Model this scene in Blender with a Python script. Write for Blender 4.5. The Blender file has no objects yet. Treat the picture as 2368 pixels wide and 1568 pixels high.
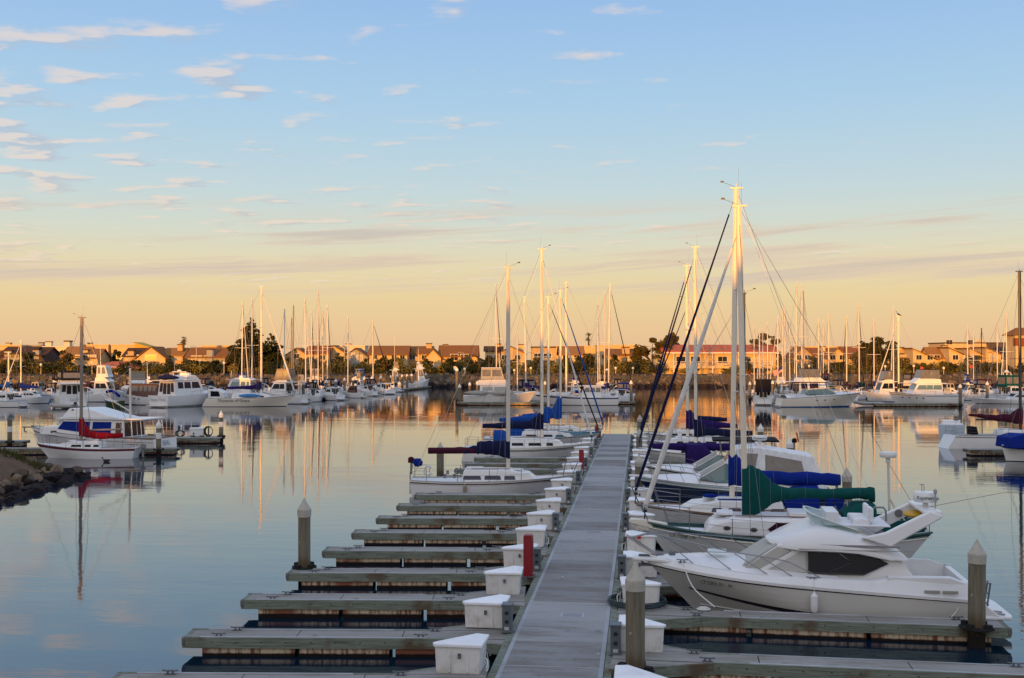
import bpy, bmesh, math, random
from mathutils import Vector, Matrix
random.seed(7)
R = math.radians
PI = math.pi
sc = bpy.context.scene
COL = sc.collection

# ---------------------------------------------------------------- camera
F = 2570.0 / 2367.0                      # focal length in picture widths
YAW = R(6.54); PITCH = R(0.91); CAMZ = 7.5
cd = bpy.data.cameras.new('camera'); cam = bpy.data.objects.new('camera', cd); COL.objects.link(cam)
cd.sensor_width = 36.0; cd.lens = 36.0 * F; cd.clip_start = 0.5; cd.clip_end = 9000
cam.location = (0, 0, CAMZ); cam.rotation_euler = (R(90) + PITCH, 0, YAW)
sc.camera = cam

# ---------------------------------------------------------------- light
SUN_EL = R(3.6); SUN_AZ = R(13.0)        # light travels towards +Y, 13 deg to the right
sl = bpy.data.lights.new('sun', 'SUN'); sun = bpy.data.objects.new('sun', sl); COL.objects.link(sun)
sl.energy = 5.0; sl.angle = R(0.5); sl.color = (1.0, 0.41, 0.04)
ldir = Vector((math.sin(SUN_AZ) * math.cos(SUN_EL), math.cos(SUN_AZ) * math.cos(SUN_EL), -math.sin(SUN_EL)))
sun.rotation_euler = ldir.to_track_quat('-Z', 'Y').to_euler()
sun.location = (0, -50, 60)

def lin(c):
    return tuple(((x / 255.0) / 12.92) if x / 255.0 <= 0.04045 else (((x / 255.0) + 0.055) / 1.055) ** 2.4 for x in c) + (1.0,)

class NT:
    """small node-tree helper"""
    def __init__(s, nt): s.nt = nt
    def n(s, t, **kw):
        x = s.nt.nodes.new(t)
        for k, v in kw.items(): setattr(x, k, v)
        return x
    def l(s, a, b): s.nt.links.new(a, b)
    def val(s, sock, v):
        if hasattr(v, 'is_linked'): s.l(v, sock)
        else: sock.default_value = v
    def m(s, op, a, b=None, c=None, clamp=False):
        x = s.n('ShaderNodeMath', operation=op, use_clamp=clamp)
        s.val(x.inputs[0], a)
        if b is not None: s.val(x.inputs[1], b)
        if c is not None: s.val(x.inputs[2], c)
        return x.outputs[0]
    def mix(s, f, a, b, blend='MIX'):
        x = s.n('ShaderNodeMix', data_type='RGBA', blend_type=blend)
        s.val(x.inputs[0], f); s.val(x.inputs[6], a); s.val(x.inputs[7], b)
        return x.outputs[2]
    def smooth(s, v, a, b):
        x = s.n('ShaderNodeMapRange', interpolation_type='SMOOTHSTEP')
        s.val(x.inputs[0], v); x.inputs[1].default_value = a; x.inputs[2].default_value = b
        return x.outputs[0]
    def ramp(s, v, stops):
        x = s.n('ShaderNodeValToRGB'); e = x.color_ramp.elements
        while len(e) < len(stops): e.new(0.5)
        for el, (p, c) in zip(e, stops): el.position = p; el.color = c if len(c) == 4 else tuple(c) + (1,)
        s.l(v, x.inputs[0]); return x.outputs[0]
    def noise(s, vec, scale, detail=3, rough=0.55, dist=0.0):
        x = s.n('ShaderNodeTexNoise'); s.l(vec, x.inputs['Vector'])
        x.inputs['Scale'].default_value = scale; x.inputs['Detail'].default_value = detail
        x.inputs['Roughness'].default_value = rough; x.inputs['Distortion'].default_value = dist
        return x.outputs[0]

# ---------------------------------------------------------------- sky
wd = bpy.data.worlds.new('World'); sc.world = wd; wd.use_nodes = True
wn = NT(wd.node_tree); wd.node_tree.nodes.clear()
tc = wn.n('ShaderNodeTexCoord'); sp = wn.n('ShaderNodeSeparateXYZ'); wn.l(tc.outputs['Generated'], sp.inputs[0])
dx, dy, dz = sp.outputs
zc = wn.m('MAXIMUM', dz, 0.0)
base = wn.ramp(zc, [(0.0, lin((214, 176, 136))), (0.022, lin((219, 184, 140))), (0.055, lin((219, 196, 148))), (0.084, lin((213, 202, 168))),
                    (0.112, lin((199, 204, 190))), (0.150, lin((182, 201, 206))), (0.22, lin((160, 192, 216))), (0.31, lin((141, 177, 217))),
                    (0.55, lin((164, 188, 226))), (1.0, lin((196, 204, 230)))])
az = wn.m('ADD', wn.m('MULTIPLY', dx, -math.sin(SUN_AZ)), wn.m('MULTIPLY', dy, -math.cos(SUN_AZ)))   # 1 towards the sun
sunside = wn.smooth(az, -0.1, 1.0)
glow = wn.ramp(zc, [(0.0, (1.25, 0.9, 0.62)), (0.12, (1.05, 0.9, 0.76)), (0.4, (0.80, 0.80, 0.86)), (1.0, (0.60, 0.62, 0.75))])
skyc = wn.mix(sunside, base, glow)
nish = wn.n('ShaderNodeTexSky', sky_type='NISHITA', sun_disc=False)
nish.sun_elevation = SUN_EL; nish.sun_rotation = R(180) + SUN_AZ
nish.air_density = 1.0; nish.dust_density = 1.5
nadd = wn.n('ShaderNodeMix', data_type='RGBA', blend_type='ADD'); wn.l(wn.m('MULTIPLY', sunside, 0.02), nadd.inputs[0])
wn.l(skyc, nadd.inputs[6]); wn.l(nish.outputs[0], nadd.inputs[7])
skyc = nadd.outputs[2]
# clouds: noise on a flat layer overhead
inv = wn.m('DIVIDE', 1.0, wn.m('ADD', zc, 0.045))
cv = wn.n('ShaderNodeCombineXYZ')
wn.l(wn.m('MULTIPLY', dx, inv), cv.inputs[0]); wn.l(wn.m('MULTIPLY', dy, inv), cv.inputs[1])
P = cv.outputs[0]
def shifted(off):
    a = wn.n('ShaderNodeVectorMath', operation='ADD'); wn.l(P, a.inputs[0]); a.inputs[1].default_value = off; return a.outputs[0]
st = wn.n('ShaderNodeVectorMath', operation='MULTIPLY'); wn.l(shifted((5.3, 2.1, 0)), st.inputs[0]); st.inputs[1].default_value = (0.9, 1.1, 1)
n1 = wn.noise(st.outputs[0], 4.2, 4, 0.48, 0.0)
st2 = wn.n('ShaderNodeVectorMath', operation='MULTIPLY'); wn.l(shifted((5.28, 2.02, 0)), st2.inputs[0]); st2.inputs[1].default_value = (0.9, 1.1, 1)
n2 = wn.noise(st2.outputs[0], 4.2, 4, 0.48, 0.0)
cover = wn.noise(shifted((1.7, 8.4, 0)), 0.55, 2, 0.5)
left = wn.m('MULTIPLY', dx, -0.16)
low = wn.m('MULTIPLY', wn.smooth(zc, 0.20, 0.09), 0.02)
thr = wn.m('SUBTRACT', wn.m('SUBTRACT', wn.m('ADD', 0.617, wn.m('MULTIPLY', wn.m('SUBTRACT', 0.5, cover), 0.55)), left), low)
fine = wn.noise(P, 17.0, 4, 0.6)
dens = wn.m('ADD', wn.m('SUBTRACT', n1, thr), wn.m('MULTIPLY', wn.m('SUBTRACT', fine, 0.5), 0.16))
cm = wn.m('MULTIPLY', wn.m('MULTIPLY', wn.smooth(dens, -0.02, 0.16), wn.smooth(zc, 0.045, 0.08)), 0.66)
lit = wn.smooth(wn.m('SUBTRACT', n1, n2), -0.015, 0.075)
ccol_hi = wn.mix(lit, lin((168, 178, 195)), lin((222, 204, 192)))
ccol_lo = wn.mix(lit, lin((198, 187, 176)), lin((226, 204, 184)))
ccol = wn.mix(wn.smooth(zc, 0.06, 0.2), ccol_lo, ccol_hi)
skyc = wn.mix(cm, skyc, ccol)
# long low streaks of stratus
sv = wn.n('ShaderNodeCombineXYZ'); wn.l(wn.m('MULTIPLY', dx, 2.6), sv.inputs[0]); wn.l(wn.m('SUBTRACT', wn.m('MULTIPLY', dz, 62.0), wn.m('MULTIPLY', dx, 3.4)), sv.inputs[1]); wn.l(wn.m('MULTIPLY', dy, 2.6), sv.inputs[2])
s1_ = wn.noise(sv.outputs[0], 1.25, 6, 0.62, 0.3)
big_ = wn.n('ShaderNodeCombineXYZ'); wn.l(wn.m('MULTIPLY', dx, 2.4), big_.inputs[0]); wn.l(wn.m('MULTIPLY', dz, 14.0), big_.inputs[1])
s2_ = wn.noise(big_.outputs[0], 1.0, 2, 0.5)
band = wn.m('MULTIPLY', wn.smooth(zc, 0.048, 0.07), wn.smooth(zc, 0.150, 0.105))
sm = wn.m('MULTIPLY', wn.m('MULTIPLY', wn.smooth(wn.m('ADD', s1_, wn.m('MULTIPLY', wn.m('SUBTRACT', s2_, 0.5), 0.5)), 0.45, 0.61), band), 0.74)
skyc = wn.mix(sm, skyc, wn.mix(wn.smooth(s1_, 0.5, 0.75), lin((208, 186, 166)), lin((182, 174, 168))))
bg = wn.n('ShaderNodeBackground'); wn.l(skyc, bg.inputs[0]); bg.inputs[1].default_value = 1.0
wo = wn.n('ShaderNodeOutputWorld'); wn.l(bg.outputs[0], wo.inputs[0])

sc.view_settings.view_transform = 'Standard'; sc.view_settings.look = 'None'
sc.view_settings.exposure = 0.22; sc.view_settings.gamma = 1.0; sc.view_settings.use_curve_mapping = False

# ---------------------------------------------------------------- measuring helpers (picture units: 2367 wide, horizon at 825)
cy, sy = math.cos(YAW), math.sin(YAW)
def CP(p, d):
    """ground position in column p of the view at depth d"""
    u = (p - 1183.5) / 2570.0 * d
    return (u * cy - d * sy, u * sy + d * cy)
def X(p, Y):
    return Y * math.tan(math.atan((p - 1183.5) / 2570.0) - YAW)
def ZZ(y, d):
    return CAMZ + (825.0 - y) * d / 2570.0

# ---------------------------------------------------------------- materials
MATS = {}
def mat(name, col, rough=0.5, metal=0.0, var=0.0, vs=3.0, bump=0.0, bs=20.0, spec=None, dirt=None, da=0.0, ds=1.2, coat=0.0, stretch=None, orand=0.0):
    if name in MATS: return MATS[name]
    m = bpy.data.materials.new(name); m.use_nodes = True; t = NT(m.node_tree)
    b = m.node_tree.nodes['Principled BSDF']
    c = tuple(col) + (1,) if len(col) == 3 else col
    b.inputs['Roughness'].default_value = rough; b.inputs['Metallic'].default_value = metal
    b.inputs['Specular IOR Level'].default_value = spec if spec is not None else (0.12 if rough > .65 else 0.3 if rough > .45 else 0.5); b.inputs['Coat Weight'].default_value = coat
    co = t.n('ShaderNodeTexCoord').outputs['Object']
    if stretch:
        mp = t.n('ShaderNodeVectorMath', operation='MULTIPLY'); t.l(co, mp.inputs[0]); mp.inputs[1].default_value = stretch; co = mp.outputs[0]
    out = None
    if orand:
        oi = t.n('ShaderNodeObjectInfo').outputs['Random']; ov = t.n('ShaderNodeVectorMath', operation='ADD'); cr = t.n('ShaderNodeCombineXYZ')
        t.l(t.m('MULTIPLY', oi, 37.0), cr.inputs[0]); t.l(t.m('MULTIPLY', oi, 11.0), cr.inputs[2]); t.l(co, ov.inputs[0]); t.l(cr.outputs[0], ov.inputs[1]); co = ov.outputs[0]
    if var > 0:
        f = t.noise(co, vs, 5, 0.6)
        k = t.m('ADD', 1.0 - var, t.m('MULTIPLY', f, 2 * var))
        if orand: k = t.m('MULTIPLY', k, t.m('ADD', 1.0 - orand / 2, t.m('MULTIPLY', oi, orand)))
        v = t.n('ShaderNodeMix', data_type='RGBA', blend_type='MULTIPLY'); v.inputs[0].default_value = 1
        v.inputs[6].default_value = c; t.l(k, v.inputs[7]); out = v.outputs[2]
    if dirt:
        f = t.smooth(t.noise(co, ds, 6, 0.65), 0.46, 0.7)
        out = t.mix(t.m('MULTIPLY', f, da), out if out else c, tuple(dirt) + (1,))
    if out: t.l(out, b.inputs['Base Color'])
    else: b.inputs['Base Color'].default_value = c
    if bump > 0:
        bp = t.n('ShaderNodeBump'); bp.inputs['Strength'].default_value = bump; bp.inputs['Distance'].default_value = 0.02
        t.l(t.noise(co, bs, 4, 0.6), bp.inputs['Height']); t.l(bp.outputs[0], b.inputs['Normal'])
    MATS[name] = m; return m

WHITE = mat('gelcoat_white', (0.70, 0.69, 0.68), 0.28, var=0.05, vs=1.5, dirt=(0.55, 0.53, 0.48), da=0.25, ds=0.9)
CREAM = mat('gelcoat_cream', (0.68, 0.63, 0.54), 0.32, var=0.05, vs=1.5)
HGREY = mat('hull_warm_grey', (0.52, 0.50, 0.46), 0.3, var=0.06, vs=1.2)
DECKW = mat('deck_white', (0.68, 0.68, 0.69), 0.5, var=0.06, vs=4, dirt=(0.5, 0.48, 0.44), da=0.3, ds=1.5)
NAVY = mat('navy_paint', (0.012, 0.03, 0.085), 0.18, coat=0.5)
TEAL = mat('teal_paint', (0.01, 0.10, 0.13), 0.25)
BLUEP = mat('blue_bottom_paint', (0.01, 0.07, 0.22), 0.5)
DKGREEN = mat('dark_green_trim', (0.006, 0.05, 0.045), 0.35)
MAROONP = mat('maroon_paint', (0.10, 0.008, 0.02), 0.35)
BLACKP = mat('black_trim', (0.012, 0.012, 0.014), 0.4)
BROWNT = mat('brown_stripe', (0.10, 0.065, 0.045), 0.5, var=0.15)
TEAK = mat('teak', (0.20, 0.10, 0.045), 0.55, var=0.25, vs=6, stretch=(1, 6, 6))
MAHOG = mat('mahogany', (0.10, 0.028, 0.018), 0.35, var=0.2, vs=5)
ANTIF = mat('dark_antifouling', (0.02, 0.022, 0.028), 0.7)
GLASSD = mat('dark_window_glass', (0.007, 0.008, 0.014), 0.15, spec=0.14, var=0.3, vs=1.5)
GLASSM = mat('smoked_plum_glass', (0.03, 0.006, 0.014), 0.12, spec=0.2)
GLASST = mat('tinted_teal_glass', (0.10, 0.17, 0.17), 0.06, spec=0.7)
VINYL = mat('clear_vinyl', (0.13, 0.12, 0.115), 0.12, var=0.6, vs=2.5, spec=0.6)
STEEL = mat('stainless_steel', (0.20, 0.20, 0.215), 0.35, metal=1.0)
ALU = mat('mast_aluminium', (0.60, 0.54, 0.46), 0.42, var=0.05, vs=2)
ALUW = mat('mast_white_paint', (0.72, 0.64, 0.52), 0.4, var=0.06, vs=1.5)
WOODM = mat('mast_varnished_wood', (0.30, 0.17, 0.08), 0.45, var=0.2, vs=2)
DKMAST = mat('mast_dark_anodised', (0.03, 0.025, 0.025), 0.45)
WIRE = mat('rigging_wire', (0.16, 0.15, 0.14), 0.5)
ROPE = mat('white_rope', (0.66, 0.64, 0.6), 0.9, bump=0.5, bs=90)
def canvas(name, c): return mat(name, c, 0.85, var=0.35, vs=5, bump=1.0, bs=7, spec=0.1, stretch=(1, 1, 0.5))
CV_BLUE = canvas('canvas_royal_blue', (0.005, 0.020, 0.19))
CV_BLUE2 = canvas('canvas_bright_blue', (0.01, 0.06, 0.28))
CV_GREEN = canvas('canvas_deep_green', (0.004, 0.062, 0.058))
CV_NAVY = canvas('canvas_navy', (0.010, 0.012, 0.045))
CV_PURP = canvas('canvas_purple', (0.022, 0.010, 0.085))
CV_MAR = canvas('canvas_maroon', (0.055, 0.010, 0.022))
CV_RED = canvas('canvas_red', (0.25, 0.006, 0.010))
CV_WHITE = canvas('canvas_white', (0.70, 0.70, 0.70))
CV_GREY = canvas('canvas_grey', (0.34, 0.33, 0.31))
CV_BLACK = canvas('canvas_black', (0.014, 0.012, 0.016))
CV_TAN = canvas('canvas_tan', (0.30, 0.24, 0.17))
SAILC = canvas('rolled_sail_white', (0.64, 0.61, 0.57))
RUB = mat('black_rubber', (0.02, 0.02, 0.02), 0.8, var=0.2)
REDP = mat('red_cabinet_paint', (0.24, 0.006, 0.014), 0.4, var=0.15, vs=5, dirt=(0.16, 0.02, 0.02), da=0.5, ds=3)
YELL = mat('yellow_plastic', (0.55, 0.30, 0.02), 0.5)
ORANGE = mat('orange_plastic', (0.55, 0.10, 0.02), 0.5)

# ---------------------------------------------------------------- mesh builder
class MB:
    def __init__(s): s.v = []; s.f = []; s.m = []; s.mi = 0
    def add(s, vs, fs, mi=None):
        o = len(s.v); s.v += [tuple(p) for p in vs]
        for f in fs: s.f.append([o + i for i in f]); s.m.append(s.mi if mi is None else mi)
    def shell(s, a, b, mi=None, caps=True):
        n = len(a); fs = [[i, (i + 1) % n, n + (i + 1) % n, n + i] for i in range(n)]
        if caps: fs += [list(range(n))[::-1], [n + i for i in range(n)]]
        s.add(list(a) + list(b), fs, mi)
    def box(s, c, d, mi=None, rz=0.0, top=1.0):
        x, y, z = d[0] / 2, d[1] / 2, d[2] / 2; ca, sa = math.cos(rz), math.sin(rz)
        def q(u, v, w, k): u *= k; v *= k; return (c[0] + u * ca - v * sa, c[1] + u * sa + v * ca, c[2] + w)
        a = [q(-x, -y, -z, 1), q(x, -y, -z, 1), q(x, y, -z, 1), q(-x, y, -z, 1)]
        b = [q(-x, -y, z, top), q(x, -y, z, top), q(x, y, z, top), q(-x, y, z, top)]
        s.shell(a, b, mi)
    def slab(s, pts, z0, z1, mi=None, ins=None):
        """extrude a plan outline from z0 to z1"""
        t = pts if ins is None else ins
        s.shell([(x, y, z0) for x, y in pts], [(x, y, z1) for x, y in t], mi)
    def prism(s, prof, f, mi=None):
        """side outline (x,z) given half width f(x,z)"""
        s.shell([(x, f(x, z), z) for x, z in prof], [(x, -f(x, z), z) for x, z in prof], mi)
    def side(s, pts, f, mi=None, off=0.012, sides=(1, -1), th=0.03):
        for k in sides:
            s.shell([(x, k * (f(x, z) + off), z) for x, z in pts], [(x, k * (f(x, z) - th), z) for x, z in pts], mi)
    def across(s, p0, p1, f, u0, u1, v0, v1, mi=None, off=0.012, th=0.03):
        """panel on a slanted front or back face running from p0 to p1 (x,z); u across, v along"""
        d = Vector((p1[0] - p0[0], p1[1] - p0[1])); n = Vector((d.y, -d.x)).normalized()
        def q(u, v, o):
            x = p0[0] + d.x * v; z = p0[1] + d.y * v
            return (x + n.x * o, u * f(x, z), z + n.y * o)
        cs = [(u0, v0), (u1, v0), (u1, v1), (u0, v1)]
        s.shell([q(u, v, off + .004) for u, v in cs], [q(u, v, -off - .004) for u, v in cs], mi)
    def tube(s, pts, r, n=6, mi=None, r2=None, sq=1.0):
        pts = [Vector(p) for p in pts]; k = len(pts); vs = []; fs = []
        up = None
        for i, p in enumerate(pts):
            t = (pts[min(i + 1, k - 1)] - pts[max(i - 1, 0)]).normalized()
            if up is None: up = Vector((0, 0, 1)) if abs(t.z) < 0.9 else Vector((1, 0, 0))
            a = (up - t * up.dot(t))
            if a.length < 1e-4: a = t.orthogonal()
            a.normalize(); b = t.cross(a); up = a
            rr = r if r2 is None else r + (r2 - r) * i / (k - 1)
            if isinstance(r, (list, tuple)): rr = r[i]
            for j in range(n):
                g = 2 * PI * (j + 0.5) / n
                vs.append(p + a * (rr * math.cos(g)) + b * (rr * sq * math.sin(g)))
        for i in range(k - 1):
            for j in range(n):
                fs.append([i * n + j, i * n + (j + 1) % n, (i + 1) * n + (j + 1) % n, (i + 1) * n + j])
        fs += [list(range(n))[::-1], [(k - 1) * n + j for j in range(n)]]
        s.add(vs, fs, mi)
    def lathe(s, prof, n=14, c=(0, 0, 0), mi=None, sx=1.0, syy=1.0):
        vs = []; fs = []
        for r, z in prof:
            for j in range(n):
                g = 2 * PI * j / n; vs.append((c[0] + r * sx * math.cos(g), c[1] + r * syy * math.sin(g), c[2] + z))
        for i in range(len(prof) - 1):
            for j in range(n): fs.append([i * n + j, i * n + (j + 1) % n, (i + 1) * n + (j + 1) % n, (i + 1) * n + j])
        fs += [list(range(n))[::-1], [(len(prof) - 1) * n + j for j in range(n)]]
        s.add(vs, fs, mi)
    def grid(s, rows, mi=None, close=False, caps=False):
        k = len(rows[0]); vs = [p for r in rows for p in r]; fs = []
        for i in range(len(rows) - 1):
            for j in range(k if close else k - 1):
                fs.append([i * k + j, i * k + (j + 1) % k, (i + 1) * k + (j + 1) % k, (i + 1) * k + j])
        if caps: fs += [list(range(k))[::-1], [(len(rows) - 1) * k + j for j in range(k)]]
        s.add(vs, fs, mi)
    def blob(s, c, d, n=8, mi=None, k=0.0, rnd=random):
        """lumpy ball"""
        rows = []
        for i in range(1, n):
            th = PI * i / n; row = []
            for j in range(n + 2):
                ph = 2 * PI * j / (n + 2); q = 1 + k * (rnd.random() - 0.5)
                row.append((c[0] + d[0] * q * math.sin(th) * math.cos(ph), c[1] + d[1] * q * math.sin(th) * math.sin(ph), c[2] + d[2] * q * math.cos(th)))
            rows.append(row)
        s.grid(rows, mi, close=True, caps=True)
    def parts(s):
        """connected pieces as builders of their own"""
        p = list(range(len(s.v)))
        def root(i):
            while p[i] != i: p[i] = p[p[i]]; i = p[i]
            return i
        for f in s.f:
            for i in f[1:]: p[root(i)] = root(f[0])
        g = {}
        for f, m in zip(s.f, s.m): g.setdefault(root(f[0]), []).append((f, m))
        out = []
        for fs in g.values():
            b = MB(); ix = {}
            for f, m in fs:
                for i in f:
                    if i not in ix: ix[i] = len(b.v); b.v.append(s.v[i])
                b.f.append([ix[i] for i in f]); b.m.append(m)
            out.append(b)
        return out
    SPLIT = {'window', 'handrail', 'moulding_strip', 'blue_rail_cover', 'engine_vent', 'side_panel', 'window_cover', 'awning_post', 'post', 'blue_cushion', 'hardtop_post', 'porthole', 'winch', 'windscreen_pillar', 'spreader', 'aft_window', 'side_door', 'pane', 'cover_pole', 'balcony_post', 'spray_strake', 'weather_cloth', 'pole_brace', 'windscreen_cover', 'window_frame', 'antenna'}
    def build(s, name, mats, parent=None, bevel=0.0, smooth=None, loc=None, rz=None):
        if name in MB.SPLIT:
            ps = s.parts()
            if len(ps) > 1:
                os_ = [b.build1(name, mats, parent, bevel, smooth, loc, rz) for b in ps]; return os_[0]
        return s.build1(name, mats, parent, bevel, smooth, loc, rz)
    def build1(s, name, mats, parent=None, bevel=0.0, smooth=None, loc=None, rz=None):
        me = bpy.data.meshes.new(name)
        bm = bmesh.new(); vs = [bm.verts.new(p) for p in s.v]
        if not isinstance(mats, (list, tuple)): mats = [mats]
        for f, mi in zip(s.f, s.m):
            try:
                fc = bm.faces.new([vs[i] for i in f]); fc.material_index = mi
            except ValueError: pass
        bmesh.ops.recalc_face_normals(bm, faces=bm.faces)
        bm.to_mesh(me); bm.free()
        for m in mats: me.materials.append(m)
        if smooth:
            me.polygons.foreach_set('use_smooth', [True] * len(me.polygons))
            try: me.set_sharp_from_angle(angle=R(smooth if smooth is not True else 40))
            except Exception: pass
        o = bpy.data.objects.new(name, me); COL.objects.link(o)
        if parent is not None: o.parent = parent
        if loc is not None: o.location = loc
        if rz is not None: o.rotation_euler = (0, 0, rz)
        if bevel:
            b = o.modifiers.new('bevel', 'BEVEL'); b.width = bevel; b.segments = 2; b.limit_method = 'ANGLE'; b.angle_limit = R(35)
        return o

def tag(o, label, cat, group=None):
    o['label'] = label; o['category'] = cat
    if group: o['group'] = group
    return o
def thing(name, label, cat, loc=(0, 0, 0), rz=0.0, group=None):
    o = bpy.data.objects.new(name, None); COL.objects.link(o); o.empty_display_size = 0.3
    o.location = loc; o.rotation_euler = (0, 0, rz); return tag(o, label, cat, group)
def structure(o, kind='structure'): o['kind'] = kind; return o
def copy_tree(o, parent=None):
    c = o.copy(); COL.objects.link(c)
    if parent is not None: c.parent = parent
    for ch in list(o.children): copy_tree(ch, c)
    return c
def lettering(txt, size, parent, loc, rot, m, name='lettering', shear=0.0):
    cu = bpy.data.curves.new('txt', 'FONT'); cu.body = txt; cu.size = size; cu.align_x = 'CENTER'; cu.align_y = 'CENTER'
    cu.extrude = 0.003; cu.shear = shear; cu.resolution_u = 2
    t = bpy.data.objects.new('txt', cu); COL.objects.link(t)
    me = bpy.data.meshes.new_from_object(t.evaluated_get(bpy.context.evaluated_depsgraph_get()))
    bpy.data.objects.remove(t); me.name = name; me.materials.clear(); me.materials.append(m)
    o = bpy.data.objects.new(name, me); COL.objects.link(o); o.parent = parent; o.location = loc; o.rotation_euler = rot
    return o
ORD = ['nearest', 'second', 'third', 'fourth', 'fifth', 'sixth', 'seventh', 'eighth', 'ninth', 'tenth', 'eleventh', 'twelfth', 'thirteenth', 'fourteenth',
       'fifteenth', 'sixteenth', 'seventeenth', 'eighteenth', 'nineteenth', 'twentieth', 'twenty-first', 'twenty-second', 'twenty-third', 'twenty-fourth', 'twenty-fifth', 'twenty-sixth', 'twenty-seventh']
def arc(pts, n=4):
    """smooth a polyline (Catmull-Rom)"""
    P_ = [Vector(p) for p in pts]; out = []
    for i in range(len(P_) - 1):
        a, b, c, d = P_[max(i - 1, 0)], P_[i], P_[i + 1], P_[min(i + 2, len(P_) - 1)]
        for k in range(n):
            t = k / n
            out.append(.5 * ((2 * b) + (c - a) * t + (2 * a - 5 * b + 4 * c - d) * t * t + (3 * b - 3 * c + d - a) * t ** 3))
    out.append(P_[-1]); return out

# ================================================================ WATER, GROUND, HILLS
wm = bpy.data.materials.new('harbour_water'); wm.use_nodes = True; t = NT(wm.node_tree); b = wm.node_tree.nodes['Principled BSDF']
b.inputs['Base Color'].default_value = (0.003, 0.015, 0.030, 1); b.inputs['Roughness'].default_value = 0.035; b.inputs['IOR'].default_value = 1.85
b.inputs['Specular IOR Level'].default_value = 0.62
co = t.n('ShaderNodeTexCoord').outputs['Object']
def wv(scale, vec, det, rough=0.5):
    mp = t.n('ShaderNodeVectorMath', operation='MULTIPLY'); t.l(co, mp.inputs[0]); mp.inputs[1].default_value = vec
    return t.noise(mp.outputs[0], scale, det, rough)
w1 = wv(0.9, (0.55, 1.5, 1), 3); w2 = wv(0.13, (0.7, 1.6, 1), 2); w3 = wv(4.0, (0.6, 1.3, 1), 2)
calm = t.smooth(wv(0.022, (0.6, 1.8, 1), 2), 0.38, 0.66)
h = t.m('ADD', t.m('MULTIPLY', w2, 2.2), t.m('MULTIPLY', t.m('ADD', w1, t.m('MULTIPLY', w3, 0.2)), t.m('ADD', 0.25, calm)))
bp = t.n('ShaderNodeBump'); bp.inputs['Strength'].default_value = 0.62; bp.inputs['Distance'].default_value = 0.014
t.l(h, bp.inputs['Height']); t.l(bp.outputs[0], b.inputs['Normal'])
mb = MB(); mb.add([(-1500, -200, 0), (1500, -200, 0), (1500, 1500, 0), (-1500, 1500, 0)], [[0, 1, 2, 3]])
structure(mb.build('water', wm))

EARTH = mat('dry_earth', (0.16, 0.11, 0.07), 0.95, var=0.3, vs=0.6, bump=0.6, bs=3)
GRASSM = mat('scrub_ground', (0.09, 0.075, 0.035), 0.95, var=0.35, vs=0.15)
ROCKM = mat('riprap_rock', (0.085, 0.068, 0.052), 0.9, var=0.5, vs=1.2, bump=0.6, bs=6)
ROCKD = mat('wet_dark_rock', (0.020, 0.015, 0.016), 0.8, var=0.4, vs=1.5, bump=0.6, bs=6)
ROCKL = mat('pale_rock', (0.175, 0.125, 0.085), 0.92, var=0.3, vs=1.5, bump=0.6, bs=7)
SHORE = 272.0; BANKZ = 2.95
# far land: a sheet behind the revetment
mb = MB(); rows = []
for p in range(-900, 3301, 60):
    r = random.uniform(-0.25, 0.25)
    rows.append([CP(p, SHORE - 2) + (-1.0,), CP(p, SHORE + 4) + (BANKZ - .3 + r * .4,), CP(p, SHORE + 7) + (BANKZ + r * .3,), CP(p, SHORE + 40) + (3.2,), CP(p, 1400) + (3.4,)])
mb.grid(rows); structure(mb.build('shore_land', GRASSM))
# promenade path on the bank
mb = MB(); mb.grid([[CP(p, SHORE + 8) + (BANKZ + 0.10,), CP(p, SHORE + 10.5) + (BANKZ + 0.12,)] for p in range(-900, 3301, 100)])
structure(mb.build('shore_path', mat('path_asphalt', (0.17, 0.14, 0.115), 0.9, var=0.2)))
# revetment stones, one heap
mb = MB(); rr = random.Random(3)
def stone(mb, c, s, rnd, mi):
    pts = []
    for zz, k in ((-0.6, 0.75), (0.1, 1.0), (0.7, 0.55)):
        n = 5
        for j in range(n):
            g = 2 * PI * (j + rnd.random() * .7) / n; q = s * k * rnd.uniform(.7, 1.15)
            pts.append((c[0] + q * math.cos(g), c[1] + q * math.sin(g), c[2] + s * zz * rnd.uniform(.7, 1.1)))
    fs = [[i * 5 + j, i * 5 + (j + 1) % 5, i * 5 + 5 + (j + 1) % 5, i * 5 + 5 + j] for i in (0, 1) for j in range(5)] + [[10, 11, 12, 13, 14]]
    mb.add(pts, fs, mi)
for i in range(4200):
    p = rr.uniform(-150, 2520); v = rr.random()
    d = SHORE - 1.2 + v * 6.4
    c = CP(p, d) + (v * BANKZ - 0.1 + rr.uniform(-.18, .22),)
    stone(mb, c, rr.uniform(0.30, 0.85), rr, 1 if v < 0.2 else (2 if rr.random() < .2 else 0))
structure(mb.build('revetment_stones', [ROCKM, ROCKD, ROCKL]), 'stuff')
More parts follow.
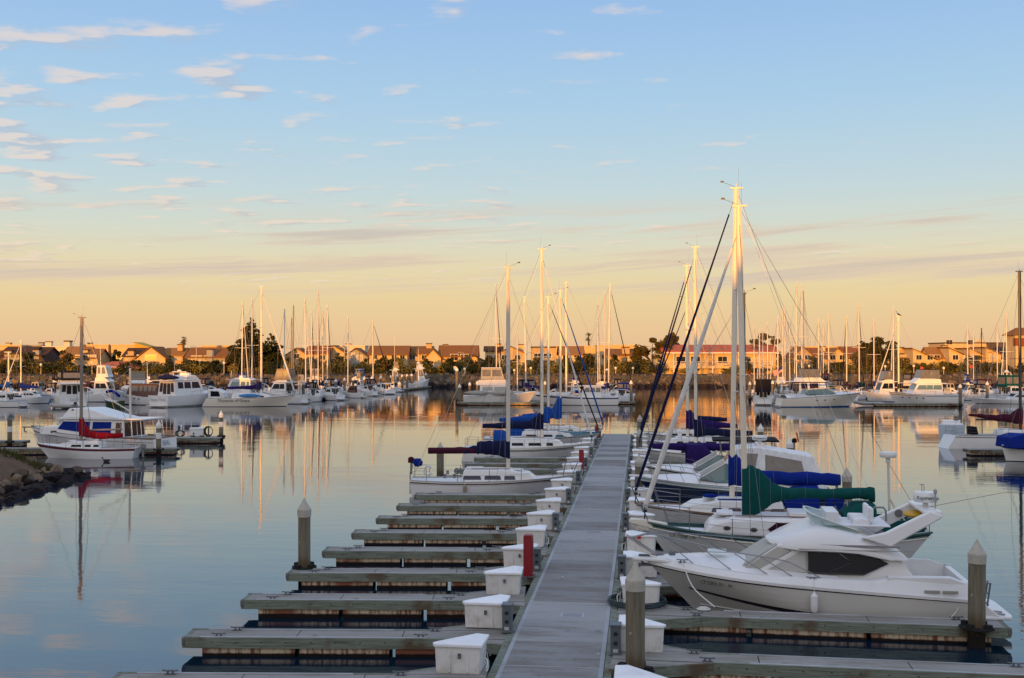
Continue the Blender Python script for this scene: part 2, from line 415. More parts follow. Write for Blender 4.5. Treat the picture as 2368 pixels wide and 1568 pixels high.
# unseen ridge added behind the viewer to put the near berths in shade
mb = MB(); rows = []
def shade_ridge_top(x):
    z = 18.6 + 0.5 * math.sin(x * .05) + 0.35 * math.sin(x * .17 + 1) + (1.2 if x > 20 else 0) * 0
    if abs(x - GAPX) < 1.6: z = 9.0      # slot cut to throw one shaft of sun onto the trawler
    return z
_g = CP(326, 88); GAPX = _g[0] - (_g[1] + 66) * math.tan(SUN_AZ) + 1.1
for x in sorted([i * 4.0 for i in range(-130, 131) if abs(i * 4.0 - GAPX) > 2.0] + [GAPX - 1.8, GAPX - 1.5, GAPX + 1.5, GAPX + 1.8]):
    z = shade_ridge_top(x)
    rows.append([(x, -50, 0.0), (x, -64.5, z * .9), (x, -66, z), (x, -67.5, z * .9), (x, -82, 0)])
mb.grid(rows); structure(mb.build('unseen_shade_ridge', GRASSM))
# distant blue ridge on the left
mb = MB(); rows = []
for i in range(0, 41):
    p = -700 + i * 22; z = 9 + 30 * max(0.0, math.sin(PI * (i / 40.0))) * (0.8 + 0.2 * math.sin(i * 1.1))
    c0 = CP(p, 1300); c1 = CP(p, 1380)
    rows.append([c0 + (0,), c0 + (z * .5,), c1 + (z,), CP(p, 1450) + (0,)])
mb.grid(rows); structure(mb.build('distant_hills', mat('distant_hillside', (0.22, 0.19, 0.2), 0.95, var=0.15, vs=0.01)))

# ================================================================ MAIN WALKWAY
def concrete(name, c, stain, per_slab=False):
    m = bpy.data.materials.new(name); m.use_nodes = True; t = NT(m.node_tree); b = m.node_tree.nodes['Principled BSDF']
    co = t.n('ShaderNodeTexCoord').outputs['Object']
    big = t.noise(co, 0.35, 4, 0.6); fine = t.noise(co, 7, 6, 0.7); grit = t.noise(co, 70, 2, 0.7)
    mp = t.n('ShaderNodeVectorMath', operation='MULTIPLY'); t.l(co, mp.inputs[0]); mp.inputs[1].default_value = (0.5, 2.5, 1)
    sx_ = t.n('ShaderNodeSeparateXYZ'); t.l(co, sx_.inputs[0]); wnz = t.n('ShaderNodeTexWhiteNoise'); wnz.noise_dimensions = '1D'
    t.l(t.m('ADD', t.m('FLOOR', t.m('DIVIDE', t.m('SUBTRACT', sx_.outputs[1], 12.0), 2.2)), 0.37), wnz.inputs['W']); slab_ = wnz.outputs['Value']
    oi = t.n('ShaderNodeObjectInfo').outputs['Random']
    k = t.m('ADD', t.m('ADD', 0.36, t.m('MULTIPLY', slab_, 0.55 if per_slab else 0.0)), t.m('ADD', t.m('MULTIPLY', oi, 0.0 if per_slab else 0.3), t.m('MULTIPLY', big, 0.35)))
    k = t.m('ADD', k, t.m('ADD', 0.0, t.m('ADD', t.m('MULTIPLY', fine, 0.25), t.m('MULTIPLY', grit, 0.18))))
    st = t.smooth(t.m('ADD', t.noise(mp.outputs[0], 0.9, 6, 0.7), t.m('MULTIPLY', t.m('SUBTRACT', slab_, 0.5), -0.16 if per_slab else 0.0)), 0.47, 0.68)
    v = t.n('ShaderNodeMix', data_type='RGBA', blend_type='MULTIPLY'); v.inputs[0].default_value = 1; v.inputs[6].default_value = tuple(c) + (1,); t.l(k, v.inputs[7])
    out = t.mix(t.m('MULTIPLY', st, 0.55), v.outputs[2], tuple(stain) + (1,))
    # gull droppings and dark scuffs
    vo = t.n('ShaderNodeTexVoronoi'); vo.inputs['Scale'].default_value = 1.3; t.l(co, vo.inputs['Vector'])
    sv_ = t.n('ShaderNodeSeparateColor'); t.l(vo.outputs['Color'], sv_.inputs[0])
    spot = t.m('MULTIPLY', t.smooth(t.m('ADD', vo.outputs['Distance'], t.m('MULTIPLY', t.m('SUBTRACT', fine, .5), .12)), 0.075, 0.045), t.m('GREATER_THAN', sv_.outputs[0], 0.72))
    out = t.mix(t.m('MULTIPLY', spot, .75), out, (.62, .61, .58, 1))
    scuff = t.smooth(t.noise(co, 2.4, 5, 0.7), 0.60, 0.72)
    out = t.mix(t.m('MULTIPLY', scuff, .5), out, (.055, .05, .045, 1))
    t.l(out, b.inputs['Base Color']); b.inputs['Roughness'].default_value = 0.85; b.inputs['Specular IOR Level'].default_value = 0.2
    bp = t.n('ShaderNodeBump'); bp.inputs['Strength'].default_value = 0.35; bp.inputs['Distance'].default_value = 0.01
    t.l(fine, bp.inputs['Height']); t.l(bp.outputs[0], b.inputs['Normal']); MATS[name] = m; return m
CONC = concrete('walkway_concrete', (0.255, 0.256, 0.252), (0.125, 0.098, 0.072), True)
CONC2 = concrete('finger_concrete', (0.30, 0.285, 0.265), (0.14, 0.12, 0.085))
CONCE = concrete('pale_concrete_edge', (0.40, 0.42, 0.44), (0.25, 0.25, 0.25))
def shift_co(t, flat=False):
    co = t.n('ShaderNodeTexCoord').outputs['Object']; oi = t.n('ShaderNodeObjectInfo').outputs['Random']; v = t.n('ShaderNodeVectorMath', operation='ADD'); c = t.n('ShaderNodeCombineXYZ')
    t.l(t.m('MULTIPLY', oi, 53.0), c.inputs[0]); t.l(t.m('MULTIPLY', oi, 17.0), c.inputs[1]); t.l(co, v.inputs[0]); t.l(c.outputs[0], v.inputs[1]); return v.outputs[0]
def timber():
    m = bpy.data.materials.new('weathered_wale'); m.use_nodes = True; t = NT(m.node_tree); b = m.node_tree.nodes['Principled BSDF']
    co = shift_co(t); mp = t.n('ShaderNodeVectorMath', operation='MULTIPLY'); t.l(co, mp.inputs[0]); mp.inputs[1].default_value = (0.8, 5, 14)
    g = t.noise(mp.outputs[0], 1.6, 6, 0.7); big = t.noise(co, 0.7, 4, 0.6)
    c = t.ramp(g, [(0.25, (0.055, 0.058, 0.044)), (0.5, (0.17, 0.19, 0.15)), (0.75, (0.25, 0.28, 0.225))])
    c = t.mix(t.smooth(big, 0.5, 0.66), c, (0.11, 0.075, 0.048, 1))
    t.l(c, b.inputs['Base Color']); b.inputs['Roughness'].default_value = 0.85; b.inputs['Specular IOR Level'].default_value = 0.15
    bp = t.n('ShaderNodeBump'); bp.inputs['Strength'].default_value = 0.5; bp.inputs['Distance'].default_value = 0.01; t.l(g, bp.inputs['Height']); t.l(bp.outputs[0], b.inputs['Normal'])
    MATS['weathered_wale'] = m; return m
WALE = timber()
def floatm():
    m = bpy.data.materials.new('stained_float_concrete'); m.use_nodes = True; t = NT(m.node_tree); b = m.node_tree.nodes['Principled BSDF']
    co = shift_co(t); s = t.n('ShaderNodeSeparateXYZ'); t.l(co, s.inputs[0])
    mp = t.n('ShaderNodeVectorMath', operation='MULTIPLY'); t.l(co, mp.inputs[0]); mp.inputs[1].default_value = (3.0, 3, 0.35)
    streak = t.smooth(t.noise(mp.outputs[0], 2.2, 6, 0.75), 0.44, 0.62)
    c = t.mix(streak, (0.58, 0.47, 0.33, 1), (0.17, 0.06, 0.03, 1))
    c = t.mix(t.smooth(t.noise(co, 0.55, 3, 0.5), 0.5, 0.62), c, (0.22, 0.085, 0.05, 1))
    wl = t.smooth(t.m('ADD', s.outputs[2], t.m('MULTIPLY', t.noise(co, 6, 3), 0.05)), 0.165, 0.11)
    c = t.mix(wl, c, (0.014, 0.008, 0.007, 1))          # weed line along the water
    t.l(c, b.inputs['Base Color']); b.inputs['Roughness'].default_value = 0.8; b.inputs['Specular IOR Level'].default_value = 0.15; MATS['f'] = m; return m
FLOATM = floatm()
XL, XR, Y0, Y1, DZ = -3.33, -0.63, 12.0, 101.5, 0.5
wk = thing('walkway', 'long grey concrete floating walkway running away between the boat slips', 'dock', (0, 0, 0))
mb = MB(); y = Y0; j = 0
ylist = []
while y < Y1 - 0.5:
    w = 2.2; y2 = min(y + w, Y1); ylist.append(y2)
    mb.box(((XL + XR) / 2, (y + y2) / 2, DZ - 0.12), (XR - XL - 0.36, y2 - y - 0.058, 0.24), 0)
    mb.box((XL + 0.235, (y + y2) / 2, DZ - 0.12), (0.10, y2 - y - 0.03, 0.243), 1)
    mb.box((XR - 0.235, (y + y2) / 2, DZ - 0.12), (0.10, y2 - y - 0.03, 0.243), 1)
    mb.box(((XL + XR) / 2, y2 - 0.02, DZ - 0.122), (XR - XL - 0.36, 0.055, 0.24), 2)
    y = y2; j += 1
mb.build('deck', [CONC, CONCE, mat('joint_pale', (0.42, 0.425, 0.43), 0.9)], wk)
for xs in (XL + 0.085, XR - 0.085):
    mb = MB(); mb.box((xs, (Y0 + Y1) / 2, DZ - 0.16), (0.17, Y1 - Y0, 0.30)); 
    for k in range(int((Y1 - Y0) / 1.1)): mb.lathe([(0.03, 0), (0.03, 0.012), (0.01, 0.016)], 6, (xs, Y0 + 0.5 + k * 1.1, DZ - 0.01))
    mb.build('edge_timber', WALE, wk)
mb = MB(); mb.box(((XL + XR) / 2, (Y0 + Y1) / 2, 0.08), (XR - XL - 0.5, Y1 - Y0 - 0.2, 0.32)); mb.build('float', FLOATM, wk)
for yy in (23.0, 30.2, 44.6, 57.6, 71.5, 86.0):
    mb = MB(); mb.box((-1.82, yy, DZ + 0.004), (0.62, 0.5, 0.012)); mb.box((-1.82, yy, DZ + 0.010), (0.52, 0.4, 0.010), 1)
    mb.build('hatch_cover', [CONCE, mat('hatch_grey', (0.24, 0.25, 0.27), 0.7, var=0.1)], wk)

# ================================================================ FINGER DOCKS
LS, RS = 0.095, -0.045           # skew of the left / right fingers (dy per dx)
YL = [28.47 + 4.12 * (k - 1) for k in range(0, 19)]
YR = [22.3, 26.8, 31.55, 35.8, 40.1, 45.4, 49.9, 53.8, 58.3, 63.2, 67.4, 71.8, 76.2, 80.6, 85.0, 89.4, 93.8, 98.2]
BUMP = mat('bumper_grey_rubber', (0.13, 0.125, 0.12), 0.8, var=.3, vs=8)
STEELD = mat('galvanised_dark', (0.13, 0.13, 0.14), 0.55, metal=0.6, var=0.2)
def cleat(mb, x, y, z, rz=0.0, s=1.0):
    ca, sa = math.cos(rz), math.sin(rz)
    def q(u, v, w): return (x + (u * ca - v * sa) * s, y + (u * sa + v * ca) * s, z + w * s)
    mb.tube([q(-.17, 0, .085), q(-.09, 0, .075), q(.09, 0, .075), q(.17, 0, .085)], 0.017 * s, 6)
    mb.tube([q(-.055, 0, 0), q(-.05, 0, .075)], 0.02 * s, 6); mb.tube([q(.055, 0, 0), q(.05, 0, .075)], 0.02 * s, 6)
    mb.box(q(0, 0, .008), (.22 * s, .09 * s, .016 * s), None, rz)
def finger(side, yfar, length, label, group, near_knee):
    """local x runs from the walkway outwards, local y = 0 at the far edge, finger lies at y<0"""
    x0 = XL if side < 0 else XR
    ang = math.atan(LS) if side < 0 else math.atan(RS)
    rz = (PI + ang) if side < 0 else ang
    f = thing('finger_dock', label, 'dock', (x0, yfar, 0), rz, group)
    f.rotation_euler = (random.uniform(-.012, .012), random.uniform(-.002, .002), rz); f.location.z = random.uniform(-.03, .02)
    S = 1 if side > 0 else -1           # far side is +y on the right, -y on the left (local frame turned round)
    W = 0.92
    yc = -S * W / 2
    detail = yfar < 62
    mb = MB(); n = 3; seg = [0.02 + length * i / n for i in range(n + 1)]
    for i in range(n):
        a, bb = seg[i], seg[i + 1]
        mb.box(((a + bb) / 2, yc, DZ - 0.06), (bb - a - 0.025, W - 0.14, 0.12), 0)
    mb.box((length + 0.05, yc, DZ - 0.07), (0.09, W - 0.1, 0.14), 0)
    # knees where the finger meets the walkway
    k1, k2 = (2.3, 0.85)
    def tri(pts): mb.slab(pts, DZ - 0.13, DZ - 0.004, 0)
    tri([(0.02, -S * W - S * 0.0), (k1, -S * W), (0.02, -S * (W + k2))] if near_knee else [(0.02, -S * W), (1.2, -S * W), (0.02, -S * (W + .5))])
    tri([(0.02, 0), (2.1, 0), (0.02, S * 1.15)])
    mb.build('deck', CONC2, f)
    for sy_ in (0.0, -S * W):
        mb = MB(); yy = sy_ + (-S * 0.05 if sy_ == 0 else S * 0.05)
        xs = 2.1 if sy_ == 0 else (k1 if near_knee else 1.2)
        mb.box(((xs + length) / 2 + 0.05, yy, DZ - 0.12), (length - xs + 0.1, 0.10, 0.26))
        # capping strip
        mb.box(((xs + length) / 2 + 0.3, yy + (S * 0.035 if sy_ else -S * 0.035), DZ + 0.012), (length - xs - 1.1, 0.05, 0.022), 1)
        if sy_ == 0: e0, e1 = (0.02, S * 1.15), (2.1, 0)
        else: e0, e1 = ((0.02, -S * (W + k2)), (k1, -S * W)) if near_knee else ((0.02, -S * (W + .5)), (1.2, -S * W))
        d = Vector((e1[0] - e0[0], e1[1] - e0[1])); 
        mb.box(((e0[0] + e1[0]) / 2, (e0[1] + e1[1]) / 2, DZ - 0.125), (d.length, 0.09, 0.25), None, math.atan2(d.y, d.x))
        if detail:
            for q in range(int(length / 0.62)):
                mb.lathe([(0.022, 0), (0.022, 0.012)], 6, (0.6 + q * 0.62, yy + (-S * 0.05 if sy_ else S * 0.05), DZ - 0.10), 2)
        mb.build('side_timber', [WALE, CONCE, RUB], f)
    mb = MB(); mb.box((length + 0.12, yc, DZ - 0.12), (0.12, W - 0.02, 0.25)); mb.build('end_timber', WALE, f)
    m = 3
    for i in range(m):
        a = 0.5 + (length - 0.75) * i / m; bb = 0.5 + (length - 0.75) * (i + 1) / m
        mb = MB(); mb.box(((a + bb) / 2, yc, 0.08), (bb - a - (0.16 if i < m - 1 else .1), W - 0.16, 0.46)); mb.build('float', FLOATM, f)
    for q in (0, 1):
        mb = MB(); mb.lathe([(0.02, -.10), (0.065, -.09), (0.075, -.03), (0.075, .08), (0.05, .115), (0.02, .12)], 10, (length + 0.14, -S * (0.06 + q * (W - 0.12)), DZ - 0.10))
        mb.build('corner_bumper', BUMP, f)
    for xx in (1.9, length - 1.0):
        for q in (0.14, W - 0.14):
            mb = MB(); cleat(mb, xx + (0.3 if q > .3 else 0), -S * q, DZ, random.uniform(-.06, .06), 1.05); mb.build('cleat', STEELD, f, smooth=True)
    return f
LLEN = 7.98
for k, yf in enumerate(YL):
    finger(-1, yf, LLEN, '%s narrow finger dock from the viewer on the left of the walkway' % ORD[k], 'finger docks left of the walkway', False)
for k, yf in enumerate(YR):
    finger(1, yf, 10.05, '%s long finger dock from the viewer on the right of the walkway' % ORD[k], 'finger docks right of the walkway', True)

# ---------------------------------------------------------------- dock boxes, power posts, fire cabinets
BOXW = mat('dock_box_fibreglass', (0.70, 0.68, 0.65), 0.45, var=0.10, vs=3, dirt=(0.36, 0.31, 0.25), da=0.5, ds=2.2, orand=.16)
LIDW = mat('dock_box_lid', (0.78, 0.78, 0.79), 0.4, var=0.07, vs=3, orand=.12, dirt=(.5, .48, .45), da=.25, ds=2)
GREYM = mat('grey_steel_cabinet', (0.115, 0.135, 0.15), 0.5, metal=0.2, var=0.2, vs=5, dirt=(0.07, 0.06, 0.05), da=0.4, ds=4)
def arc0(p): return arc(p, 3)
def dock_box(side, yb, label, group, blank=False):
    S = side
    x0 = XL if S < 0 else XR
    b_ = thing('dock_box', label, 'dock box', (x0, yb + random.uniform(-.05, .05), DZ), random.uniform(-.06, .06), group)
    def tri(g, c):   # plan outline with clipped corners; g grows it
        return [(S * (.16 - g), 0 - g), (S * (1.13 + g), 0 - g), (S * (1.20 + g), .10), (S * .38, .98 + g), (S * (.16 - g), .92 + g)]
    mb = MB(); mb.slab(tri(-.03, 0), 0.0, .60, 0, tri(0.0, 0))
    for u in (.45, .85): mb.box((S * u, .012, .28), (.05, .03, .50))       # moulded ribs
    mb.build('body', BOXW, b_, bevel=.015)
    mb = MB(); o = tri(.05, 0); mb.slab(o, .60, .665, 0, tri(.045, 0)); mb.slab(tri(.035, 0), .665, .70, 0, tri(-.10, 0))
    mb.build('lid', LIDW, b_, bevel=.012)
    mb = MB(); mb.box((S * .62, -.03, .42), (.07, .04, .09)); mb.lathe([(.03, 0), (.035, .02), (.01, .05)], 8, (S * .62, -.05, .36)); mb.build('latch', STEELD, b_)
    mb = MB(); mb.tube([(S * .12, .55, .42), (S * .03, .55, .40), (S * .02, .50, .30)], .022, 6); mb.build('water_tap', STEELD, b_)
    if random.random() < .6:
        mb = MB(); mb.tube(arc0([(S * .10, .2, .35), (S * .0, .05, .30), (S * .02, -.05, .12), (S * .05, .3, .03), (S * .1, .75, .02), (S * .12, .7, .3)]), .014, 5); mb.build('water_hose', mat('hose_white', (.55, .55, .52), .6), b_)
    return b_
def power_post(side, yb, label, group):
    S = side; x0 = XL if S < 0 else XR
    p = thing('power_pedestal', label, 'pedestal', (x0 + S * .06 if S > 0 else x0 - .02, yb + .05, DZ), 0, group)
    mb = MB(); mb.box((0, .0, .34), (.24, .34, .68)); mb.box((0, 0, .70), (.28, .38, .05)); mb.box((0, 0, .03), (.28, .38, .06)); mb.build('cabinet', GREYM, p, bevel=.012)
    for z in (.30, .52):
        for u in (-.06,):
            mb = MB(); mb.lathe([(.05, 0), (.05, .02), (.035, .03)], 10, (0, 0, 0)); o = mb.build('outlet', BLACKP, p, loc=(u * 0 + .0, -.175, z)); o.rotation_euler = (R(90), 0, 0)
    mb = MB(); mb.box((.0, -.178, .12), (.12, .01, .08)); mb.build('label_plate', mat('plate_grey', (.45, .45, .45), .5), p)
    return p
for k, yf in enumerate(YL[:18]):
    dock_box(-1, yf - .02, 'white three-cornered dock box, %s from the viewer along the left of the walkway' % ORD[k], 'dock boxes on the left')
    if k % 2 == 1: power_post(-1, yf - .30, 'grey power post beside the %s left dock box' % ORD[k], 'power posts on the left')
for k, yf in enumerate(YR[:17]):
    dock_box(1, yf - .25, 'white three-cornered dock box, %s from the viewer along the right of the walkway' % ORD[k], 'dock boxes on the right')
    if k % 2 == 1: power_post(1, yf - .45, 'grey power post beside the %s right dock box' % ORD[k], 'power posts on the right')
# red sticker on one right box
for ob in COL.objects:
    if ob.get('label', '').startswith('white three-cornered dock box, fifth') and 'right' in ob['label']:
        mb = MB(); mb.box((.60, -.055, .60), (.14, .012, .12)); mb.build('red_sticker', mat('sticker_red', (.55, .02, .015), .5), ob)
        ob['label'] = 'white dock box with a red sticker below the green sailboat bow'
mb = MB()
for i in range(5):
    mb.tube([(.55 + (.78 + .03 * (i % 3)) * math.cos(g), .42 + (.72 + .03 * (i % 2)) * math.sin(g), .03 + .035 * i) for g in [2 * PI * k / 20 for k in range(21)]], .018, 5)
tag(mb.build('water_hose', mat('hose_dark_blue_green', (.02, .04, .05), .5), None, loc=(XR, YR[2] - .25, DZ), smooth=True), 'dark coiled hose lying round the foot of a right hand dock box', 'hose')
def fire_cabinet(y, label, lean=0.0):
    c = thing('fire_cabinet', label, 'fire cabinet', (XL - .20, y, DZ), 0, 'red fire cabinets along the walkway')
    mb = MB(); mb.prism([(-.14, .0), (.14, 0), (.14, 1.30), (.11, 1.34), (-.11, 1.34), (-.14, 1.30)], lambda x, z: .19)
    mb.build('cabinet', REDP, c, bevel=.008)
    mb = MB(); mb.box((.148, 0, .70), (.012, .30, .95)); mb.build('door', REDP, c, bevel=.01)
    mb = MB(); mb.box((0, 0, .02), (.42, .46, .04)); mb.build('base', STEELD, c)
    mb = MB(); mb.tube([(.15, .1, .70), (.19, .1, .74), (.15, .1, .80)], .01, 5); mb.build('handle', STEEL, c)
fire_cabinet(35.35, 'tall red fire cabinet nearest the viewer between white dock boxes')
fire_cabinet(67.9, 'red fire cabinet beside the bow rail of the white sloop')
fire_cabinet(92.5, 'farthest red fire cabinet near the end of the walkway')

# ---------------------------------------------------------------- piles
def pilem():
    m = bpy.data.materials.new('pile_concrete'); m.use_nodes = True; t = NT(m.node_tree); b = m.node_tree.nodes['Principled BSDF']
    co = t.n('ShaderNodeTexCoord').outputs['Object']; s = t.n('ShaderNodeSeparateXYZ'); t.l(co, s.inputs[0])
    mp = t.n('ShaderNodeVectorMath', operation='MULTIPLY'); t.l(co, mp.inputs[0]); mp.inputs[1].default_value = (4, 4, 0.35)
    g = t.noise(mp.outputs[0], 1.6, 6, 0.7)
    c = t.ramp(g, [(0.3, (0.10, 0.085, 0.06)), (0.55, (0.19, 0.165, 0.12)), (0.8, (0.27, 0.24, 0.185))])
    low = t.smooth(t.m('ADD', s.outputs[2], t.m('MULTIPLY', g, 0.5)), 1.25, 0.85)
    c = t.mix(t.m('MULTIPLY', low, .7), c, (0.075, 0.048, 0.022, 1))
    weed = t.smooth(t.m('ADD', s.outputs[2], t.m('MULTIPLY', t.noise(co, 7, 4), 0.35)), 0.75, 0.5)
    c = t.mix(weed, c, (0.022, 0.022, 0.012, 1)); c = t.mix(t.smooth(t.noise(co, 5.5, 3), 0.66, 0.72), c, (0.36, 0.34, 0.3, 1))
    c = t.mix(t.smooth(s.outputs[2], 0.42, 0.22), c, (0.016, 0.012, 0.010, 1))
    t.l(c, b.inputs['Base Color']); b.inputs['Roughness'].default_value = 0.85; b.inputs['Specular IOR Level'].default_value = 0.15; MATS['pile'] = m; return m
PILEM = pilem()
PCAP = mat('pile_cap', (0.42, 0.39, 0.33), 0.6, var=0.12, vs=3, dirt=(0.22, 0.2, 0.15), da=0.5, ds=4)
PCAPW = mat('pile_cap_white', (0.68, 0.66, 0.62), 0.55, var=0.08, vs=3)
def pile(x, y, ztop, label, group=None, r=0.215, cap='cone', white=False, collar=True, band=False):
    p = thing('pile', label, 'pile', (x, y, 0), random.uniform(0, 1), group); p.rotation_euler = (random.uniform(-.014, .014), random.uniform(-.014, .014), random.uniform(0, 1))
    zc_ = ztop - 0.62 if cap == 'cone' else ztop
    mb = MB(); mb.lathe([(r, -1.5), (r, zc_ + .05)], 8); mb.build('shaft', PILEM, p)
    if cap == 'cone':
        mb = MB(); mb.lathe([(r + .012, zc_), (r + .018, zc_ + .22), (r + .012, zc_ + .25), (r * .45, zc_ + .46), (.012, ztop)], 12)
        mb.build('cap', PCAPW if white else PCAP, p)
    if band:
        mb = MB(); mb.lathe([(r + .01, 1.35), (r + .01, 1.8)], 8); mb.build('white_band', PCAPW, p)
    if collar:
        mb = MB()
        for g in range(4):
            a = g * PI / 2 + .4; mb.box((math.cos(a) * (r + .11), math.sin(a) * (r + .11), DZ + .05), (.14, .16, .14), None, a)
        mb.lathe([(r + .06, DZ - .03), (r + .22, DZ - .03), (r + .22, DZ + .02), (r + .06, DZ + .02)], 8)
        mb.build('collar', RUB, p)
    return p
pile(X(1467, 25.1), 25.1, 2.90, 'weathered concrete pile with cone cap nearest the viewer beside the walkway')
pile(X(2246, 30.3), 30.05, 2.78, 'weathered concrete pile with cone cap at the cruiser stern')
pile(X(705, 36.1), 36.1, 2.80, 'weathered concrete pile with cone cap at the outer end of a left finger')
pile(X(1018, 65.0), 65.0, 2.45, 'concrete pile rising behind the white sloop boom', collar=False)
pile(X(1476, 57.0), 57.0, 2.55, 'concrete pile by the walkway at the navy cruiser bow')
pile(X(1477, 78.5), 78.5, 2.5, 'smaller concrete pile farther along the walkway behind the navy cruiser', collar=False)
pile(X(1478, 97), 97, 2.5, 'farthest concrete pile at the end of the walkway', collar=False)
pile(X(1958, 50.6), 50.6, 2.6, 'concrete pile behind the green boom end', collar=False)
pile(X(1825, 69.5), 69.5, 2.55, 'pale capped pile behind the white canvas enclosure', collar=False, white=True)
pile(X(1757, 85), 85, 2.5, 'pale capped pile behind the radar of the navy cruiser', collar=False, white=True)
# ================================================================ BOATS: shared builders (bow towards +x, water at z = 0)
class Hull:
    """lofted hull; bands = [(fraction of freeboard measured from the sheer, material)]"""
    def __init__(s, L, B, fs, fm, fb, rb=0.8, rs=0.1, wt=0.8, tm=0.42, pb=2.1, amid=0.18, kf=1.5, flare=0.75, stern_round=False):
        s.__dict__.update(L=L, B=B, fs=fs, fm=fm, fb=fb, rb=rb, rs=rs, wt=wt, tm=tm, pb=pb, amid=amid, kf=kf, flare=flare, sr=stern_round)
    def zs(s, t):
        a, b, c = s.fs, s.fm, s.fb; q = .4
        return a * (t - q) * (t - 1) / ((0 - q) * (0 - 1)) + b * t * (t - 1) / (q * (q - 1)) + c * t * (t - q) / (1 * (1 - q))
    def b(s, t):
        if t < s.tm:
            k = s.wt + (1 - s.wt) * math.sin(PI / 2 * t / s.tm)
            if s.sr: k *= min(1.0, (max(t, 0) / .12)) ** .5 if t < .12 else 1
        else: k = 1 - ((t - s.tm) / (1 - s.tm)) ** s.pb
        return max(s.B / 2 * k, 0.004)
    def pt(s, t, z):
        zs = s.zs(t); h = (zs - z) / (zs + .3)
        x = (-s.L / 2 + s.rs * h) + t * (s.L - (s.rs + s.rb) * h)
        u = min(1, max(0, (t - .45) / .55)); u = u * u * (3 - 2 * u)
        a = s.amid + (s.flare - s.amid) * u
        k = s.kf + (0.9 - s.kf) * u
        return x, s.b(t) * (1 - a * max(h, 0) ** k), z
    def xt(s, x): return min(1, max(0, (x + s.L / 2) / s.L))       # sheer position to parameter
    def half(s, x): return s.b(s.xt(x))
    def sheer(s, x): return s.zs(s.xt(x))
    def build(s, parent, bands, bottom=ANTIF, N=26, smooth=35, transom=None):
        mats = []; rows_f = [(0.0, None)]; prev = 0
        for fr, m in bands:
            n = max(1, int(round((fr - prev) / .16)))
            for i in range(1, n + 1): rows_f.append((prev + (fr - prev) * i / n, m))
            prev = fr
        rows_f.append((None, bottom))
        for _, m in rows_f[1:]:
            if m not in mats: mats.append(m)
        if transom and transom not in mats: mats.append(transom)
        mb = MB(); ts = [i / N for i in range(N + 1)]
        ts = [t if t < .8 else .8 + .2 * (1 - (1 - (t - .8) / .2) ** 1.4) for t in ts]
        def z_at(t, fr): return -0.32 if fr is None else s.zs(t) * (1 - fr)
        for sd in (1, -1):
            for i in range(len(rows_f) - 1):
                m = mats.index(rows_f[i + 1][1])
                r0 = []; r1 = []
                for t in ts:
                    for r, fr in ((r0, rows_f[i][0]), (r1, rows_f[i + 1][0])):
                        x, y, z = s.pt(t, z_at(t, fr)); r.append((x, sd * y, z))
                mb.grid([r0, r1], m)
        # transom
        tr = [s.pt(0, z_at(0, fr)) for fr, _ in rows_f]
        n = len(tr)
        vs = [(x, y, z) for x, y, z in tr] + [(x, -y, z) for x, y, z in tr]
        wide = max(range(len(bands)), key=lambda i: bands[i][0] - (bands[i - 1][0] if i else 0))
        mi = mats.index(transom) if transom else mats.index(bands[wide][1]) if True else mats.index(rows_f[min(2, len(rows_f) - 1)][1])
        mb.add(vs, [[i, i + 1, n + i + 1, n + i] for i in range(n - 1)], mi)
        bm_o = mb.build('hull', mats, parent, smooth=smooth)
        return bm_o
    def deck(s, parent, m=None, sink=0.05, camber=0.06, N=20, x0=None, x1=None):
        mb = MB(); rows = []
        for i in range(N + 1):
            t = i / N * .995
            x = -s.L / 2 + t * s.L; bb = s.b(t) * .985; z = s.zs(t) - sink
            rows.append([(x, bb * u, z + camber * (1 - u * u) * (bb / (s.B / 2))) for u in (-1, -.6, -.2, .2, .6, 1)])
        mb.grid(rows); return mb.build('deck', m or DECKW, parent, smooth=True)
    def rail(s, parent, m, r=0.03, t0=0.0, t1=1.0, dz=0.0, name='toe_rail', N=22):
        o = None
        for sd in (1, -1):
            mb = MB(); mb.tube([(-s.L / 2 + t * s.L, sd * s.b(t), s.zs(t) + dz) for t in [t0 + (t1 - t0) * i / N for i in range(N + 1)]], r, 5)
            o = mb.build(name, m, parent, smooth=True)

TIE = mat('sail_tie_grey_blue', (.10, .12, .20), .8)
def sail_cover(parent, xm, boom, secs, m, name='sail_cover', wob=.02, seed=1):
    """secs: (u along boom from the mast, z low, z high, half thickness)"""
    r = random.Random(seed); rows = []; S = []
    for i in range(len(secs) - 1):
        for k in range(4):
            t = k / 4; S.append([a + (b_ - a) * t for a, b_ in zip(secs[i], secs[i + 1])]); S[-1][1] += r.uniform(-.03, .03); S[-1][2] += r.uniform(-.03, .03)
    S.append(list(secs[-1]))
    for u, z0, z1, w in S:
        row = []; n = 14; h = (z1 - z0) / 2; c = (z0 + z1) / 2; o = r.uniform(-wob, wob)
        for j in range(n):
            g = 2 * PI * j / n; q = 1 + r.uniform(-.10, .10)
            zz = math.cos(g); ww = math.sin(g)
            pw = abs(ww) ** .8 * (1 if ww > 0 else -1)
            k2 = (0.55 if zz > 0 else 1.15)
            row.append((xm - u, w * pw * q * (1 if zz < .3 else .8) + o, c + h * zz + o))
        rows.append(row)
    mb = MB(); mb.grid(rows, close=True, caps=True); sc_ = mb.build(name, m, parent, smooth=60)
    for k in range(3, len(rows) - 2, 4):
        mb = MB(); c_ = Vector((sum(p[0] for p in rows[k]) / 14, sum(p[1] for p in rows[k]) / 14, sum(p[2] for p in rows[k]) / 14))
        mb.tube([tuple(c_ + (Vector(p) - c_) * 1.03) for p in rows[k] + rows[k][:1]], .009, 4); mb.build('sail_tie', TIE, sc_)
    return sc_

